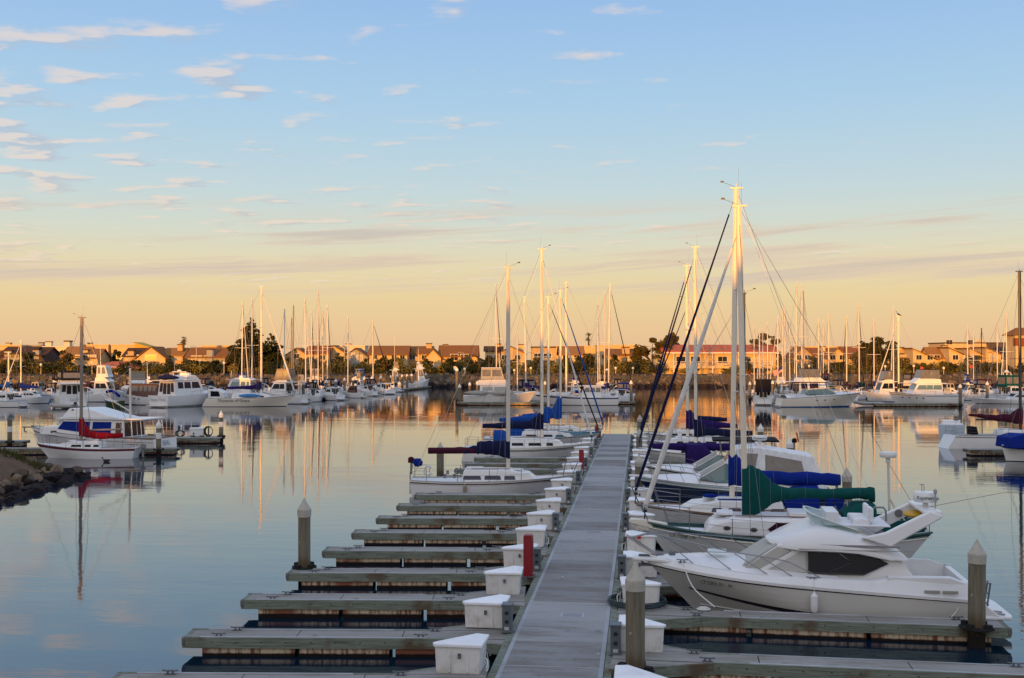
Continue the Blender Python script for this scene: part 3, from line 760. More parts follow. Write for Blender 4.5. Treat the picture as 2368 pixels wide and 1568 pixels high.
def mast_rig(root, H, xm, zt, rr=.09, zb=None, mm=ALUW, boom=None, jib=None, jibr=.06, spr=(.55,), stays=True, far=False, wire=.010, jib_top=.97, windex=True, backstay=True, bow_a=.12, lean=0.0, radar=None, boom_z=None, boom_m=None):
    """mast with its spreaders, rigging, boom and rolled headsail"""
    L = H.L; zb = H.sheer(xm) - .1 if zb is None else zb
    tx = xm - lean
    def at(u): return (xm + (tx - xm) * u, zb + (zt - zb) * u)
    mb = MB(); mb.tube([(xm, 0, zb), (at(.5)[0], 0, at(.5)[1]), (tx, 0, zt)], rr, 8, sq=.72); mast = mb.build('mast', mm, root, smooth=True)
    mb = MB(); mb.box((tx - .02, 0, zt + .02), (rr * 4.6, .10, .07)); mb.tube([(tx, 0, zt), (tx, 0, zt + .22)], .018, 5); mb.build('masthead', mm, mast)
    if windex and not far:
        mb = MB(); mb.tube([(tx, 0, zt + .05), (tx + .55, .05, zt + .28)], .008, 4); mb.box((tx + .58, .05, zt + .30), (.14, .01, .07)); mb.tube([(tx - .1, 0, zt), (tx - .1, 0, zt + .9)], .005, 4)
        mb.build('wind_vane', BLACKP, mast)
    bw = H.half(xm) * .92
    for u in spr:
        x_, z_ = at(u)
        mb = MB()
        for sd in (1, -1): mb.tube([(x_, 0, z_), (x_ - .12, sd * bw * (1.0 if u < .5 else .85), z_ + .05)], .022 if not far else .035, 5)
        mb.build('spreader', mm, mast)
    if radar:
        x_, z_ = at((radar - zb) / (zt - zb))
        mb = MB(); mb.lathe([(.05, -.12), (.26, -.11), (.30, -.04), (.30, .05), (.24, .11), (.03, .13)], 12, (x_ + .42, 0, z_)); mb.build('radar_dome', WHITE, mast, smooth=True)
        mb = MB(); mb.box((x_ + .22, 0, z_ - .14), (.45, .12, .04)); mb.build('radar_bracket', mm, mast)
    if stays:
        bx = L / 2 - bow_a; bz = H.fb
        if backstay:
            mb = MB(); mb.tube([(tx, 0, zt), (-L / 2 + .08, 0, H.fs + .05)], wire, 4); mb.build('backstay', WIRE, root)
        for sd in (1, -1):
            mb = MB()
            u = spr[0] if spr else .5
            x_, z_ = at(u); x9, z9 = at(.97)
            mb.tube([(x9, 0, z9), (x_ - .12, sd * bw * .9, z_ + .05), (xm - .12, sd * H.half(xm) * .96, H.sheer(xm))], wire, 4)
            mb.tube([(x_, 0, z_ - .1), (xm - .6, sd * H.half(xm) * .96, H.sheer(xm))], wire, 4)
            mb.build('shroud', WIRE, root)
        top = at(jib_top)
        if jib:
            p0 = Vector((bx, 0, bz + .55)); p1 = Vector((top[0], 0, top[1])); a = p0.lerp(p1, .0); c = p0.lerp(p1, .93)
            n = 9; mb = MB(); mb.tube([a.lerp(c, i / n) for i in range(n + 1)], [jibr * (.75 + .4 * math.sin(PI * min(1, (i + 1.2) / n)) ** .6) * (1 - .35 * i / n) for i in range(n + 1)], 7)
            o = mb.build('rolled_headsail', jib, root, smooth=True)
            mb = MB(); mb.tube([(bx + .02, 0, bz), tuple(p0)], .025, 5); mb.lathe([(.09, 0), (.09, .1)], 8, (bx, 0, bz + .35)); mb.tube([tuple(c), tuple(p1)], .016, 4); mb.build('furler', BLACKP, o)
        else:
            mb = MB(); mb.tube([(bx, 0, bz), (top[0], 0, top[1])], wire, 4); mb.build('forestay', WIRE, root)
    if boom:
        bz_ = boom_z if boom_z else zb + 1.1
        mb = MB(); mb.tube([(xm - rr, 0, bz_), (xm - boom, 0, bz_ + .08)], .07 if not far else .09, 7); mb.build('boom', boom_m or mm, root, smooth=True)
        if not far:
            mb = MB(); mb.tube([(tx, 0, zt - .1), (xm - boom + .05, 0, bz_ + .12)], wire * .8, 4); mb.tube([(xm - boom * .8, 0, bz_), (xm - boom * .8 - .1, 0, H.sheer(xm - boom * .8))], wire, 4); mb.build('sheets', ROPE, root)
    return mast

def pulpit(root, H, back=1.3, h=.62, r=.014, stern=True, lines=True, nst=3, m=STEEL):
    L = H.L
    def P(x, s, dz): return (x, s * H.half(x) * .93, H.sheer(x) + dz)
    mb = MB(); x1 = L / 2 - back
    top = [P(x1, 1, h), P(L / 2 - back * .45, 1, h + .03), (L / 2 + .12, .10, H.fb + h + .04), (L / 2 + .12, -.10, H.fb + h + .04), P(L / 2 - back * .45, -1, h + .03), P(x1, -1, h)]
    mb.tube(arc(top, 3), r, 5)
    for s in (1, -1):
        mb.tube([P(x1, s, h), P(x1, s, 0)], r, 5); mb.tube([P(L / 2 - back * .45, s, h), P(L / 2 - back * .55, s, 0)], r, 5)
        mb.tube([(L / 2 + .12, s * .1, H.fb + h + .04), (L / 2 - .18, s * .12, H.fb)], r, 5); mb.tube([P(x1, s, h * .5), P(L / 2 - back * .48, s, h * .5)], r * .8, 5)
    mb.build('bow_rail', m, root, smooth=True)
    if stern:
        mb = MB(); x0 = -L / 2 + .9
        top = [P(x0, 1, h), P(-L / 2 + .1, 1, h), P(-L / 2 + .05, -1, h), P(x0, -1, h)]
        mb.tube(top, r, 5); mb.tube([(a, b_, c - h * .5) for a, b_, c in top], r * .8, 5)
        for a, b_, c in top: mb.tube([(a, b_, c), (a, b_, c - h)], r, 5)
        mb.build('stern_rail', m, root, smooth=True)
    if lines:
        for s in (1, -1):
            mb = MB(); xs = [x1 + (-L / 2 + .9 - x1) * i / (nst + 1) for i in range(nst + 2)]
            for x in xs[1:-1]: mb.tube([P(x, s, 0), P(x, s, h)], r, 5)
            for dz in (h, h * .52): mb.tube([P(x, s, dz - (.02 if 0 < i < nst + 1 else 0)) for i, x in enumerate(xs)], .007, 4)
            mb.build('lifeline', m, root)

def outboard(root, x, y, z, s=1.0, m=BLACKP):
    mb = MB(); mb.prism([(x - .30 * s, z), (x + .12 * s, z), (x + .14 * s, z + .28 * s), (x - .05 * s, z + .42 * s), (x - .28 * s, z + .36 * s)], lambda a, b_: .15 * s)
    o = mb.build('outboard_motor', m, root, bevel=.04)
    mb = MB(); mb.prism([(x - .14 * s, z), (x + .02 * s, z), (x - .02 * s, z - .75 * s), (x - .16 * s, z - .75 * s)], lambda a, b_: .05 * s); mb.lathe([(.02, 0), (.09 * s, .02), (.09 * s, .05), (.02, .06)], 8, (x - .1 * s, 0, z - .72 * s)); mb.build('motor_leg', mat('motor_grey', (.2, .2, .21), .5), o)
    if y:
        o.location.y += y
    return o
def fender(root, x, y, z, h=.6, r=.11, m=WHITE, top=None):
    mb = MB(); mb.lathe([(.03, h), (.05, h * .93), (r, h * .84), (r * 1.03, h * .5), (r, h * .14), (r * .5, .02), (.02, 0)], 12, (x, y, z)); f = mb.build('fender', m, root, smooth=True)
    if top is not None:
        mb = MB(); mb.tube([(x, y, z + h), (x, y * .98, top)], .012, 4); mb.build('fender_rope', ROPE, f)
    return f
def hood(root, x0, x1, hw, z0, z1, m, name='spray_hood', front=.35):
    """canvas hood open towards the stern: x1 is its forward edge"""
    rows = []
    for i in range(6):
        u = i / 5; x = x0 + (x1 - x0) * u; k = 1 - front * max(0, (u - .55) / .45) ** 1.5 * 1.6
        zz = z0 + (z1 - z0) * max(.12, k)
        w = hw * (1 - .12 * u)
        rows.append([(x, w, z0), (x, w * .97, z0 + (zz - z0) * .7), (x, w * .75, z0 + (zz - z0) * .96), (x, 0, zz), (x, -w * .75, z0 + (zz - z0) * .96), (x, -w * .97, z0 + (zz - z0) * .7), (x, -w, z0)])
    mb = MB(); mb.grid(rows); mb.grid([[(a, b_ * .98, c - .02) for a, b_, c in r] for r in rows]); mb.add(rows[-1], [list(range(7))]); o = mb.build(name, m, root, smooth=50)
    return o
def radar_dome(root, x, y, z, r=.30, h=.24, txt=None, face=-1):
    mb = MB(); mb.lathe([(.06, 0), (r * .9, .01), (r, h * .3), (r, h * .7), (r * .9, h * .95), (.05, h)], 16, (x, y, z)); o = mb.build('radar_dome', WHITE, root, smooth=50)
    mb = MB(); mb.box((x, y, z - .09), (.18, .18, .2), None, 0, .6); mb.build('radar_base', WHITE, o, bevel=.02)
    if txt: lettering(txt, r * .42, o, (x, y + face * (r + .004), z + h * .5), (R(90), 0, R(180) if face > 0 else 0), BLACKP)
    return o
def cyl_cockpit(root, x0, x1, hw, z, depth=.35, m=None):
    """dark cockpit well set in the deck"""
    mb = MB(); mb.slab([(x0, -hw), (x1, -hw), (x1, hw), (x0, hw)], z - .02, z + .015); mb.build('cockpit_well', m or mat('cockpit_floor', (.34, .33, .32), .7, var=.2), root)

def cabin_trunk(root, H, xa, xb, w, h, tilt=.22, front=.8, back=.15, wins=(), m=None, zoff=-.06, glass=GLASSD, rnd=.05, wtaper=.0, hand=True, hatch=True, wh=(.35, .72)):
    """coach roof from x = xb (aft) to xa (forward); windows as (x0,x1) fractions"""
    z0a = H.sheer(xa) + zoff; z0b = H.sheer(xb) + zoff; zt = max(z0a, z0b) + h
    n = lambda x, z: max(.05, w - tilt * (z - z0b) - wtaper * max(0, x - xb) / (xa - xb))
    prof = [(xb, z0b), (xa, z0a), (xa - front * .45, z0a + h * .62), (xa - front, zt - .12), (xa - front - .5, zt - .02), (xb + back + .3, zt + .02), (xb + back, zt - .02)]
    mb = MB(); mb.prism(prof, n); c = mb.build('cabin', m or WHITE, root, bevel=rnd, smooth=30)
    for a, b_ in wins:
        x0, x1 = xb + (xa - xb) * a, xb + (xa - xb) * b_
        za, zb_ = z0b + h * wh[0], z0b + h * wh[1]
        mb = MB(); mb.side([(x0, za), (x1, za), (x1 - .06, zb_), (x0 + .02, zb_)], n); mb.build('window', glass, c)
    if hand:
        mb = MB()
        for s in (1, -1): mb.tube([(xb + back + .4, s * (w - tilt * h) * .8, zt + .06), (xa - front - .6, s * (w - tilt * h) * .78, zt + .05)], .022, 5)
        mb.build('handrail', TEAK, c)
    if hatch:
        mb = MB(); mb.box((xb + back + .55, 0, zt + .05), (.9, .7, .07)); mb.box((xa - front - .1, 0, zt - .02), (.5, .5, .07)); mb.build('hatch', DECKW, c, bevel=.02)
    return c, zt, n

def boat_at(pb, ps, Y, dy=0.0, skew=0.0):
    """berth a boat: bow in column pb, stern in column ps, on the line Y; returns loc, heading, length"""
    xb, xs = X(pb, Y), X(ps, Y); L = abs(xb - xs); s = 1 if xb > xs else -1
    yb, ys = Y, Y
    ang = (0 if s > 0 else PI) + skew
    return ((xb + xs) / 2, Y + dy, 0), ang, L / math.cos(skew)
SKR, SKL = -.045, .095
# ================================================================ HERO: flybridge cruiser at the right-hand front berth
loc, rz, LT = boat_at(1462, 2335, 33.0, 0, SKR)
cz = thing('motor_cruiser', 'large white flybridge motor cruiser with dark side window moored bow to the walkway in front', 'boat', loc, rz)
def A(a): return LT / 2 - a                # distance aft of the pulpit tip -> local x
Lh = 8.85
class H0(Hull): pass
Hc = Hull(Lh, 3.35, .90, 1.12, 1.46, rb=1.75, rs=.0, wt=.88, tm=.5, pb=2.5, amid=.14, kf=1.6, flare=.82)
hx = A(.42 + Lh / 2)                       # hull centre in boat coordinates
hroot = cz
def hull_shift(o): o.location.x += hx
def chine_bands(): return [(.085, mat('rub_strake_plum', (.03, .016, .028), .5)), (1.0, HGREY)]
o = Hc.build(cz, chine_bands(), ANTIF, N=34); hull_shift(o); o.modifiers.clear()
# plum stripe sweeping down from the bow
mb = MB()
for sd in (1, -1):
    rows = []
    for i in range(31):
        t_ = .25 + .68 * i / 30; z0 = .20 + .56 * ((t_ - .25) / .68) ** 1.7; row = []
        for dz_ in (0, .05, .10, .14 if t_ < .9 else .11):
            x_, y_, z_ = Hc.pt(t_, z0 + dz_ * (.5 + .8 * (1 - (t_ - .25) / .68))); row.append((x_, sd * (y_ + .012), z_))
        rows.append(row)
    mb.grid(rows)
MB.SPLIT.add('hull_stripe')
for o in (mb.build('hull_stripe', mat('stripe_plum_black', (.014, .009, .016), .4), cz),): pass
for o in cz.children:
    if o.name.startswith('hull_stripe'): hull_shift(o)
# chine strake
mb = MB()
for sd in (1, -1):
    for fr, r_ in ((.80, .025),):
        mb.tube([tuple(v * (sd if i == 1 else 1) for i, v in enumerate(Hc.pt(t_, Hc.zs(t_) * (1 - fr * (1 - .0 * t_) + (.0)) ))) for t_ in [.02 + .93 * i / 24 for i in range(25)]], r_, 5)
mb.build('spray_strake', HGREY, cz, smooth=True)
for o in cz.children:
    if o.name.startswith('spray_strake'): hull_shift(o)
# white upper band with the rubbing strake (deck moulding)
mb = MB(); N = 30
def hz(x): return Hc.sheer(x - hx)
def hb(x): return Hc.half(x - hx)
for sd in (1, -1):
    rows = []
    for i in range(N + 1):
        t_ = i / N * .998; x = hx - Lh / 2 + t_ * Lh; b0 = Hc.b(t_); z = Hc.zs(t_)
        w2 = b0 - .10 - .07 * t_ if b0 > .4 else b0 * .7
        up = .20 + .10 * min(1, max(0, (.62 - t_) / .3)) + (.16 * min(1, max(0, (.30 - t_) / .06)))
        rows.append([(x, sd * (b0 + .035), z - .05), (x, sd * (b0 + .045), z + .03), (x, sd * (b0 + .0), z + .06), (x, sd * (b0 - .05), z + up * .8), (x, sd * w2, z + up), (x, sd * w2 * .9, z + up + .01)])
    mb.grid(rows)
mb.build('gunwale', WHITE, cz, smooth=50)
# foredeck: crowned deck that rises into the trunk
mb = MB(); rows = []
for i in range(25):
    t_ = .40 + .595 * i / 24; x = hx - Lh / 2 + t_ * Lh; b0 = max(.02, (Hc.b(t_) - .10) if Hc.b(t_) > .4 else Hc.b(t_) * .7); z = Hc.zs(t_) + .19
    rise = .30 * max(0, math.sin(PI * min(1, max(0, (.97 - t_) / .62)) * .5)) ** .8 if t_ < .97 else 0
    rows.append([(x, b0 * u, z + rise * (1 - abs(u) ** 2.6)) for u in (-1, -.86, -.7, -.5, -.25, 0, .25, .5, .7, .86, 1)])
mb.grid(rows); mb.build('foredeck', WHITE, cz, smooth=50)
# bow pulpit plank
mb = MB(); pts = [(A(0), .16), (A(.03), .24), (A(.5), .30), (A(1.3), .62), (A(2.0), .95)]
pl = [(x, y) for x, y in pts] + [(x, -y) for x, y in pts[::-1]]
mb.slab(pl, 1.50, 1.60); mb.build('pulpit_plank', WHITE, cz, bevel=.03)
mb = MB(); mb.box((A(.55), 0, 1.63), (.75, .10, .06)); mb.tube([(A(.15), 0, 1.60), (A(.32), 0, 1.38), (A(.55), 0, 1.34)], .03, 6); mb.box((A(.45), 0, 1.36), (.5, .30, .05)); mb.lathe([(.09, 0), (.10, .08), (.05, .14)], 8, (A(1.15), 0, 1.62)); mb.build('anchor', STEELD, cz)
# deck house below the flybridge
fw = lambda x, z: 1.34 - .26 * (z - 1.3) - .03 * max(0, x - A(4.6)) ** 1.5
def fh(x, z): return max(.3, 1.32 - .24 * (z - 1.3) - .10 * max(0.0, x - A(4.4)))
mb = MB(); mb.prism([(A(7.95), 1.15), (A(3.15), 1.30), (A(3.10), 1.50), (A(4.15), 2.22), (A(7.05), 2.22), (A(7.45), 1.85)], fh)
house = mb.build('deck_house', WHITE, cz, bevel=.03)
mb = MB(); mb.side([(A(4.93), 1.50), (A(6.40), 1.49), (A(7.06), 1.80), (A(6.50), 2.06), (A(4.93), 2.06)], fh, off=.02); w_ = mb.build('side_window', GLASSD, house)
mb = MB()
for s in (1, -1):
    y1 = lambda x, z: s * (fh(x, z) + .035)
    mb.tube([(A(5.75), y1(A(5.68), 2.05), 2.05), (A(6.1), y1(A(6.1), 1.81), 1.81), (A(5.5), y1(A(5.5), 1.55), 1.55)], .014, 5)
    mb.tube([(A(4.93), y1(A(4.93), 1.50), 1.50), (A(6.40), y1(A(6.40), 1.49), 1.49), (A(7.06), y1(A(7.06), 1.80), 1.80), (A(6.50), y1(A(6.50), 2.06), 2.06), (A(4.93), y1(A(4.93), 2.06), 2.06), (A(4.93), y1(A(4.93), 1.50), 1.50)], .02, 5, 1)
mb.build('window_frame', [STEEL, BLACKP], w_)
PANEL = mat('panel_light_grey', (.46, .45, .42), .5, var=.1)
mb = MB(); mb.side([(A(3.55), 1.52), (A(4.85), 1.50), (A(4.85), 2.06), (A(4.55), 2.08)], fh, off=.018); mb.build('side_panel', PANEL, house)
WSCOV = mat('windscreen_cover_mesh', (.40, .39, .35), .75, var=.15, vs=4)
mb = MB(); mb.across((A(3.06), 1.52), (A(4.12), 2.22), fh, -.94, .94, .04, .97, off=.02)
mb.side([(A(3.18), 1.55), (A(3.42), 1.40), (A(4.45), 2.07), (A(4.10), 2.17)], fh, off=.022); mb.build('windscreen_cover', WSCOV, house)
mb = MB(); mb.side([(A(3.45), 1.45), (A(3.62), 1.42), (A(4.72), 2.06), (A(4.52), 2.08)], fh, off=.034); mb.build('windscreen_pillar', WHITE, house)
# flybridge: moulded body lofted across
def fly_w(a): return 1.42 * (1 - max(0, (5.0 - a) / 1.165) ** 2.2) ** .5 if a < 5.0 else 1.42 - .04 * max(0, a - 6)
rows = []
bot = [(3.84, 2.22), (3.92, 2.17), (4.25, 2.10), (4.7, 2.07), (5.2, 2.06), (5.75, 2.05), (6.3, 2.02), (6.75, 1.93), (7.1, 1.87), (7.55, 1.90)]
top = [(3.84, 2.27), (3.97, 2.31), (4.3, 2.42), (4.7, 2.57), (5.15, 2.72), (5.65, 2.69), (6.2, 2.58), (6.65, 2.48), (7.0, 2.32), (7.58, 1.96)]
for (a0, z0), (a1, z1) in zip(bot, top):
    w0 = fly_w(max(a0, 3.845)); row = []
    w1 = w0 * .72
    for u, v in ((-.86, 0.0), (-1, .10), (-1.0, .30), (-.93, .62), (-.84, .86), (-.74, 1.0), (-.3, 1.0), (.3, 1.0), (.74, 1.0), (.84, .86), (.93, .62), (1.0, .30), (1, .10), (.86, 0.0)):
        row.append((A(a0 + (a1 - a0) * v), w0 * u, z0 + (z1 - z0) * v))
    rows.append(row)
mb = MB(); mb.grid(rows, close=True, caps=True); fly = mb.build('flybridge', WHITE, cz, smooth=45)
mb = MB()
for s in (1, -1):
    mb.box((A(6.3), s * 1.375, 2.28), (2.1, .05, .05)); mb.box((A(6.2), s * 1.40, 2.17), (3.1, .04, .012))
mb.build('moulding_strip', mat('moulding_shadow_grey', (.25, .23, .24), .5), fly)
mb = MB(); mb.slab([(A(5.45), -.75), (A(7.2), -.85), (A(7.2), .85), (A(5.45), .75)], 2.74, 2.775); mb.box((A(5.65), 0, 2.93), (.35, 1.2, .35)); mb.build('helm_console', DECKW, fly, bevel=.05)
for yy in (-.42, .38):
    mb = MB(); mb.box((A(6.45), yy, 2.83), (.45, .5, .2)); mb.box((A(6.72), yy, 3.03), (.12, .5, .42)); mb.build('helm_seat', CV_WHITE, fly, bevel=.05)
mb = MB(); mb.tube([(A(6.95), -.62, 2.74), (A(6.92), -.66, 3.02), (A(7.0), -.62, 3.10), (A(7.25), -.62, 3.10), (A(7.32), -.66, 3.0), (A(7.32), -.62, 2.7)], .028, 6); mb.build('seat_frame', mat('seat_frame_grey', (.2, .2, .22), .5), fly, smooth=True)
mb = MB(); mb.lathe([(.15, 0), (.17, .02), (.15, .04)], 10, (0, 0, 0)); o = mb.build('steering_wheel', BLACKP, fly, loc=(A(5.9), -.3, 3.02)); o.rotation_euler = (0, R(-60), 0)
# wrap-round wind deflector
rows = []
n = 17
for i in range(n):
    g = -PI * .5 + PI * i / (n - 1); cx = math.cos(g); s_ = math.sin(g)
    a = 6.3 - 1.2 * max(0, cx) ** .6; y = 1.02 * s_ * (1 if abs(s_) < .99 else 1)
    y = 1.03 * (abs(s_) ** .55) * (1 if s_ > 0 else -1)
    h_ = .36 * max(0.02, cx) ** .55
    rows.append([(A(a + .02), y, 2.54 + .20 * max(0, cx) ** .5), (A(a - h_ * .45), y * (1 + .10 * h_), 2.63 + .12 * max(0, cx) ** .5 + h_)])
GLASSW = bpy.data.materials.new('wind_deflector_acrylic'); GLASSW.use_nodes = True
bs = GLASSW.node_tree.nodes['Principled BSDF']; bs.inputs['Base Color'].default_value = (.22, .34, .33, 1); bs.inputs['Roughness'].default_value = .08; bs.inputs['Alpha'].default_value = .62
mb = MB(); mb.grid(rows); o = mb.build('wind_deflector', GLASSW, fly, smooth=True)
mb = MB(); mb.tube([r[1] for r in rows], .022, 5); mb.tube([r[0] for r in rows], .02, 5); mb.build('deflector_rim', mat('deflector_rim_white', (.6, .66, .66), .4), o, smooth=True)
# radar arch: two raked legs and a bridge
for s in (1, -1):
    prof = [(A(6.35), 2.50), (A(7.12), 2.26), (A(7.36), 2.42), (A(8.45), 3.06), (A(8.52), 3.16), (A(8.18), 3.26), (A(7.0), 2.66)]
    mb = MB(); lo = lambda z: s * (1.29 - .16 * (z - 2.2)); 
    mb.shell([(x, lo(z) + .09 * s, z) for x, z in prof], [(x, lo(z) - .09 * s, z) for x, z in prof])
    mb.build('radar_arch_leg', WHITE, fly, bevel=.04, smooth=40)
mb = MB(); mb.slab([(A(8.03), -1.15), (A(8.52), -1.15), (A(8.52), 1.15), (A(8.03), 1.15)], 3.15, 3.26); arch = mb.build('radar_arch', WHITE, fly, bevel=.04)
mb = MB(); mb.lathe([(.12, 0), (.12, .012)], 10, (0, 0, 0)); o = mb.build('arch_speaker', mat('speaker_grey', (.16, .16, .16), .7), arch, loc=(A(7.75), -1.06, 2.88)); o.rotation_euler = (R(90), 0, 0)
radar_dome(arch, A(8.27), .15, 3.38, .34, .30, 'Raymarine', 1)
mb = MB(); mb.tube([(A(8.45), .55, 3.22), (A(8.45), .55, 3.66)], .02, 5); mb.lathe([(.03, 0), (.05, .04), (.05, .1), (.02, .14)], 8, (A(8.45), .55, 3.66)); mb.tube([(A(8.2), 0, 3.66), (A(8.2), 0, 3.86)], .012, 5); mb.tube([(A(8.28), -.1, 3.66), (A(8.28), -.1, 3.82)], .012, 5); mb.box((A(8.2), 0, 3.86), (.12, .05, .02))
mb.build('antenna', mat('antenna_grey', (.3, .3, .3), .5), arch)
mb = MB(); mb.blob((A(8.1), -.5, 2.95), (.35, .5, .10), 6); mb.build('yellow_float', YELL, arch, smooth=True)
mb = MB(); mb.tube([(A(8.4), .2, 3.26), (A(10.4), -.3, 3.62), (A(11.2), -.5, 3.66)], .008, 4); mb.build('fishing_rod', WIRE, arch)
# cockpit
mb = MB()
for s in (1, -1):
    rows = []
    for i in range(9):
        a = 7.0 + 2.2 * i / 8; zt_ = 1.50 if i < 7 else 1.50 - .10 * (i - 6); hbz = hb(A(a)) - .08
        rows.append([(A(a), s * (hbz + .04), hz(A(a)) + .15), (A(a), s * hbz, zt_), (A(a), s * (hbz - .16), zt_ + .02), (A(a), s * (hbz - .18), .95)])
    mb.grid(rows)
mb.slab([(A(9.22), -1.3), (A(9.05), -1.3), (A(9.05), 1.3), (A(9.22), 1.3)], .6, 1.36); mb.slab([(A(7.6), -1.25), (A(9.1), -1.25), (A(9.1), 1.25), (A(7.6), 1.25)], .86, .90)
mb.build('cockpit_coaming', WHITE, cz, bevel=.03, smooth=40)
mb = MB()
for a0, a1 in ((7.95, 8.35), (8.42, 8.82)):
    for s in (1, -1): mb.box((A((a0 + a1) / 2), s * (hb(A(8.4)) + .02), 1.13), (a1 - a0, .04, .07))
mb.build('engine_vent', mat('vent_beige', (.32, .30, .26), .7), cz)
mb = MB(); mb.slab([(A(9.25), -1.35), (A(10.30), -1.15), (A(10.36), -.9), (A(10.36), .9), (A(10.30), 1.15), (A(9.25), 1.35)], .34, .44); mb.build('swim_platform', WHITE, cz, bevel=.03)
mb = MB(); mb.prism([(A(9.2), .3), (A(10.0), .44), (A(9.6), .75), (A(9.2), .95)], lambda x, z: 1.2); mb.build('transom_step', WHITE, cz, bevel=.03)
mb = MB()
for yy in (1.02, .72): mb.tube([(A(10.15), yy, .47), (A(9.78), yy, .50), (A(9.68), yy, .62), (A(9.78), yy, 1.32)], .026, 5)
for zz in (.72, 1.02, 1.30): mb.tube([(A(9.72), .72, zz), (A(9.72), 1.02, zz)], .024, 5)
mb.build('boarding_ladder', STEEL, cz)
# bow rail
def rp(a, s, dz): x = A(a); return (x, s * max(.14, (hb(x) - .16)), hz(x) + .2 + dz)
top = [(A(-.02), .10, 2.14), rp(.55, 1, .62), rp(1.6, 1, .60), rp(2.8, 1, .52), rp(3.8, 1, .48), rp(4.35, 1, .42)]
top2 = [(x, -y, z) for x, y, z in top]
mb = MB(); mb.tube(arc(top[::-1], 4) + arc([top[0], (A(-.10), 0, 2.15), top2[0]], 3) + arc(top2, 4), .019, 5)
for s in (1, -1):
    mb.tube(arc([rp(4.35, s, .42), rp(4.9, s, .20), rp(5.35, s, 0)], 3), .016, 5)
    for a in (.5, 1.55, 2.6, 3.6, 4.3): mb.tube([rp(a - .75 + .05, s, .55 if a < 3 else .48), rp(a + .25, s, -.02)], .016, 5)
    mb.tube([(A(.0), s * .1, 2.12), (A(.75), s * .18, 1.62)], .014, 5)
mb.build('bow_rail', STEEL, cz, smooth=True)
for a in (1.45, 5.0):
    mb = MB(); cleat(mb, A(a), -0.0, 0, 0, .95); o = mb.build('cleat', STEEL, cz, smooth=True); o.location = (0, (hb(A(a)) - .10), hz(A(a)) + .19)
mb = MB(); mb.box((A(2.45), .12, 1.84), (.55, .5, .04)); mb.build('deck_hatch', mat('hatch_smoke', (.45, .5, .52), .2), cz, bevel=.015)
xf = A(5.02); fender(cz, xf, hb(xf) + .13, .50, .56, .10, WHITE, hz(xf) + .22)
# registration on the side facing the viewer (local +y)
t_ = .80; px_, py_, pz_ = Hc.pt(t_, Hc.zs(t_) * .80); qx, qy, qz = Hc.pt(t_ - .06, Hc.zs(t_ - .06) * .80)
ang = math.atan2(qy - py_, qx - px_)
lettering('CF 5005 SD  SE', .15, cz, (px_ + hx + .02, py_ + .035, pz_), (R(78), 0, ang), BLACKP, 'registration')
# mooring lines
mb = MB(); mb.tube(arc([(A(1.45), hb(A(1.45)) - .1, hz(A(1.45)) + .24), (A(1.75), hb(A(1.7)) + .25, .98), (A(2.35), 1.75, .56)], 4), .018, 5); mb.build('bow_line', ROPE, cz)
mb = MB(); mb.tube(arc([(A(9.0), 1.30, .92), (A(8.75), 1.6, .62), (A(8.55), 1.95, .56)], 4), .012, 5); mb.build('stern_line', ROPE, cz)
gr = mb = MB()
for i in range(3): mb.tube([(math.cos(g) * (.10 + .04 * i), math.sin(g) * (.07 + .03 * i), .02 + .022 * (2 - i)) for g in [2 * PI * k / 12 for k in range(13)]], .018, 5)
tag(mb.build('rope_coil', ROPE, None, loc=(X(1811, 31.0) * 0 + 1.75, 31.28, DZ)), 'white rope coiled round a cleat at the cruiser bow', 'rope')

# ================================================================ GREEN-TRIMMED CUTTER
loc, rz, L = boat_at(1487, 2142, 42.0, 0, SKR)
kt = thing('sailboat', 'white double-ended sailboat with dark green sheer rail and deep green sail cover', 'boat', loc, rz)
def A(a): return L / 2 - a
H = Hull(L, 3.3, 1.22, .98, 1.30, rb=1.1, rs=1.2, wt=.30, tm=.45, pb=1.9, amid=.2, kf=1.8, flare=.75)
H.build(kt, [(.02, DKGREEN), (.13, DKGREEN), (.97, mat('hull_pale_grey', (.60, .60, .58), .3, var=.05)), (1.0, DKGREEN)], ANTIF); H.deck(kt, sink=.12)
H.rail(kt, DKGREEN, .045); H.rail(kt, CREAM, .02, dz=-.17, name='cove_stripe')
c, zt, n = cabin_trunk(kt, H, A(2.2), A(7.4), 1.08, .62, front=.55, tilt=.12, glass=GLASSM, rnd=.12)
for a in (3.05, 4.0):
    mb = MB(); f_ = n
    for s in (1, -1):
        pts = [(A(a) + .14 * math.cos(g), H.sheer(A(a)) + .24 + .085 * math.sin(g)) for g in [2 * PI * k / 12 for k in range(12)]]
        mb.side(pts, f_, 0, .02, (s,)); pts = [(A(a) + .10 * math.cos(g), H.sheer(A(a)) + .24 + .06 * math.sin(g)) for g in [2 * PI * k / 12 for k in range(12)]]; mb.side(pts, f_, 1, .03, (s,))
    mb.build('porthole', [STEEL, BLACKP], c)
for a0, a1 in ((4.5, 5.45), (5.6, 6.6)):
    mb = MB(); z_ = H.sheer(A(5.4)) + .17
    mb.side([(A(a0 + .12), z_), (A(a1 - .08), z_), (A(a1), z_ + .10), (A(a1), z_ + .26), (A(a1 - .15), z_ + .36), (A(a0 + .3), z_ + .36), (A(a0), z_ + .14)], n, 0, .02); mb.build('window', GLASSM, c)
mb = MB(); mb.box((A(3.0), 0, zt + .06), (.6, .9, .10)); mb.box((A(6.2), 0, zt + .1), (1.8, 1.3, .16)); mb.build('skylight', DECKW, c, bevel=.03)
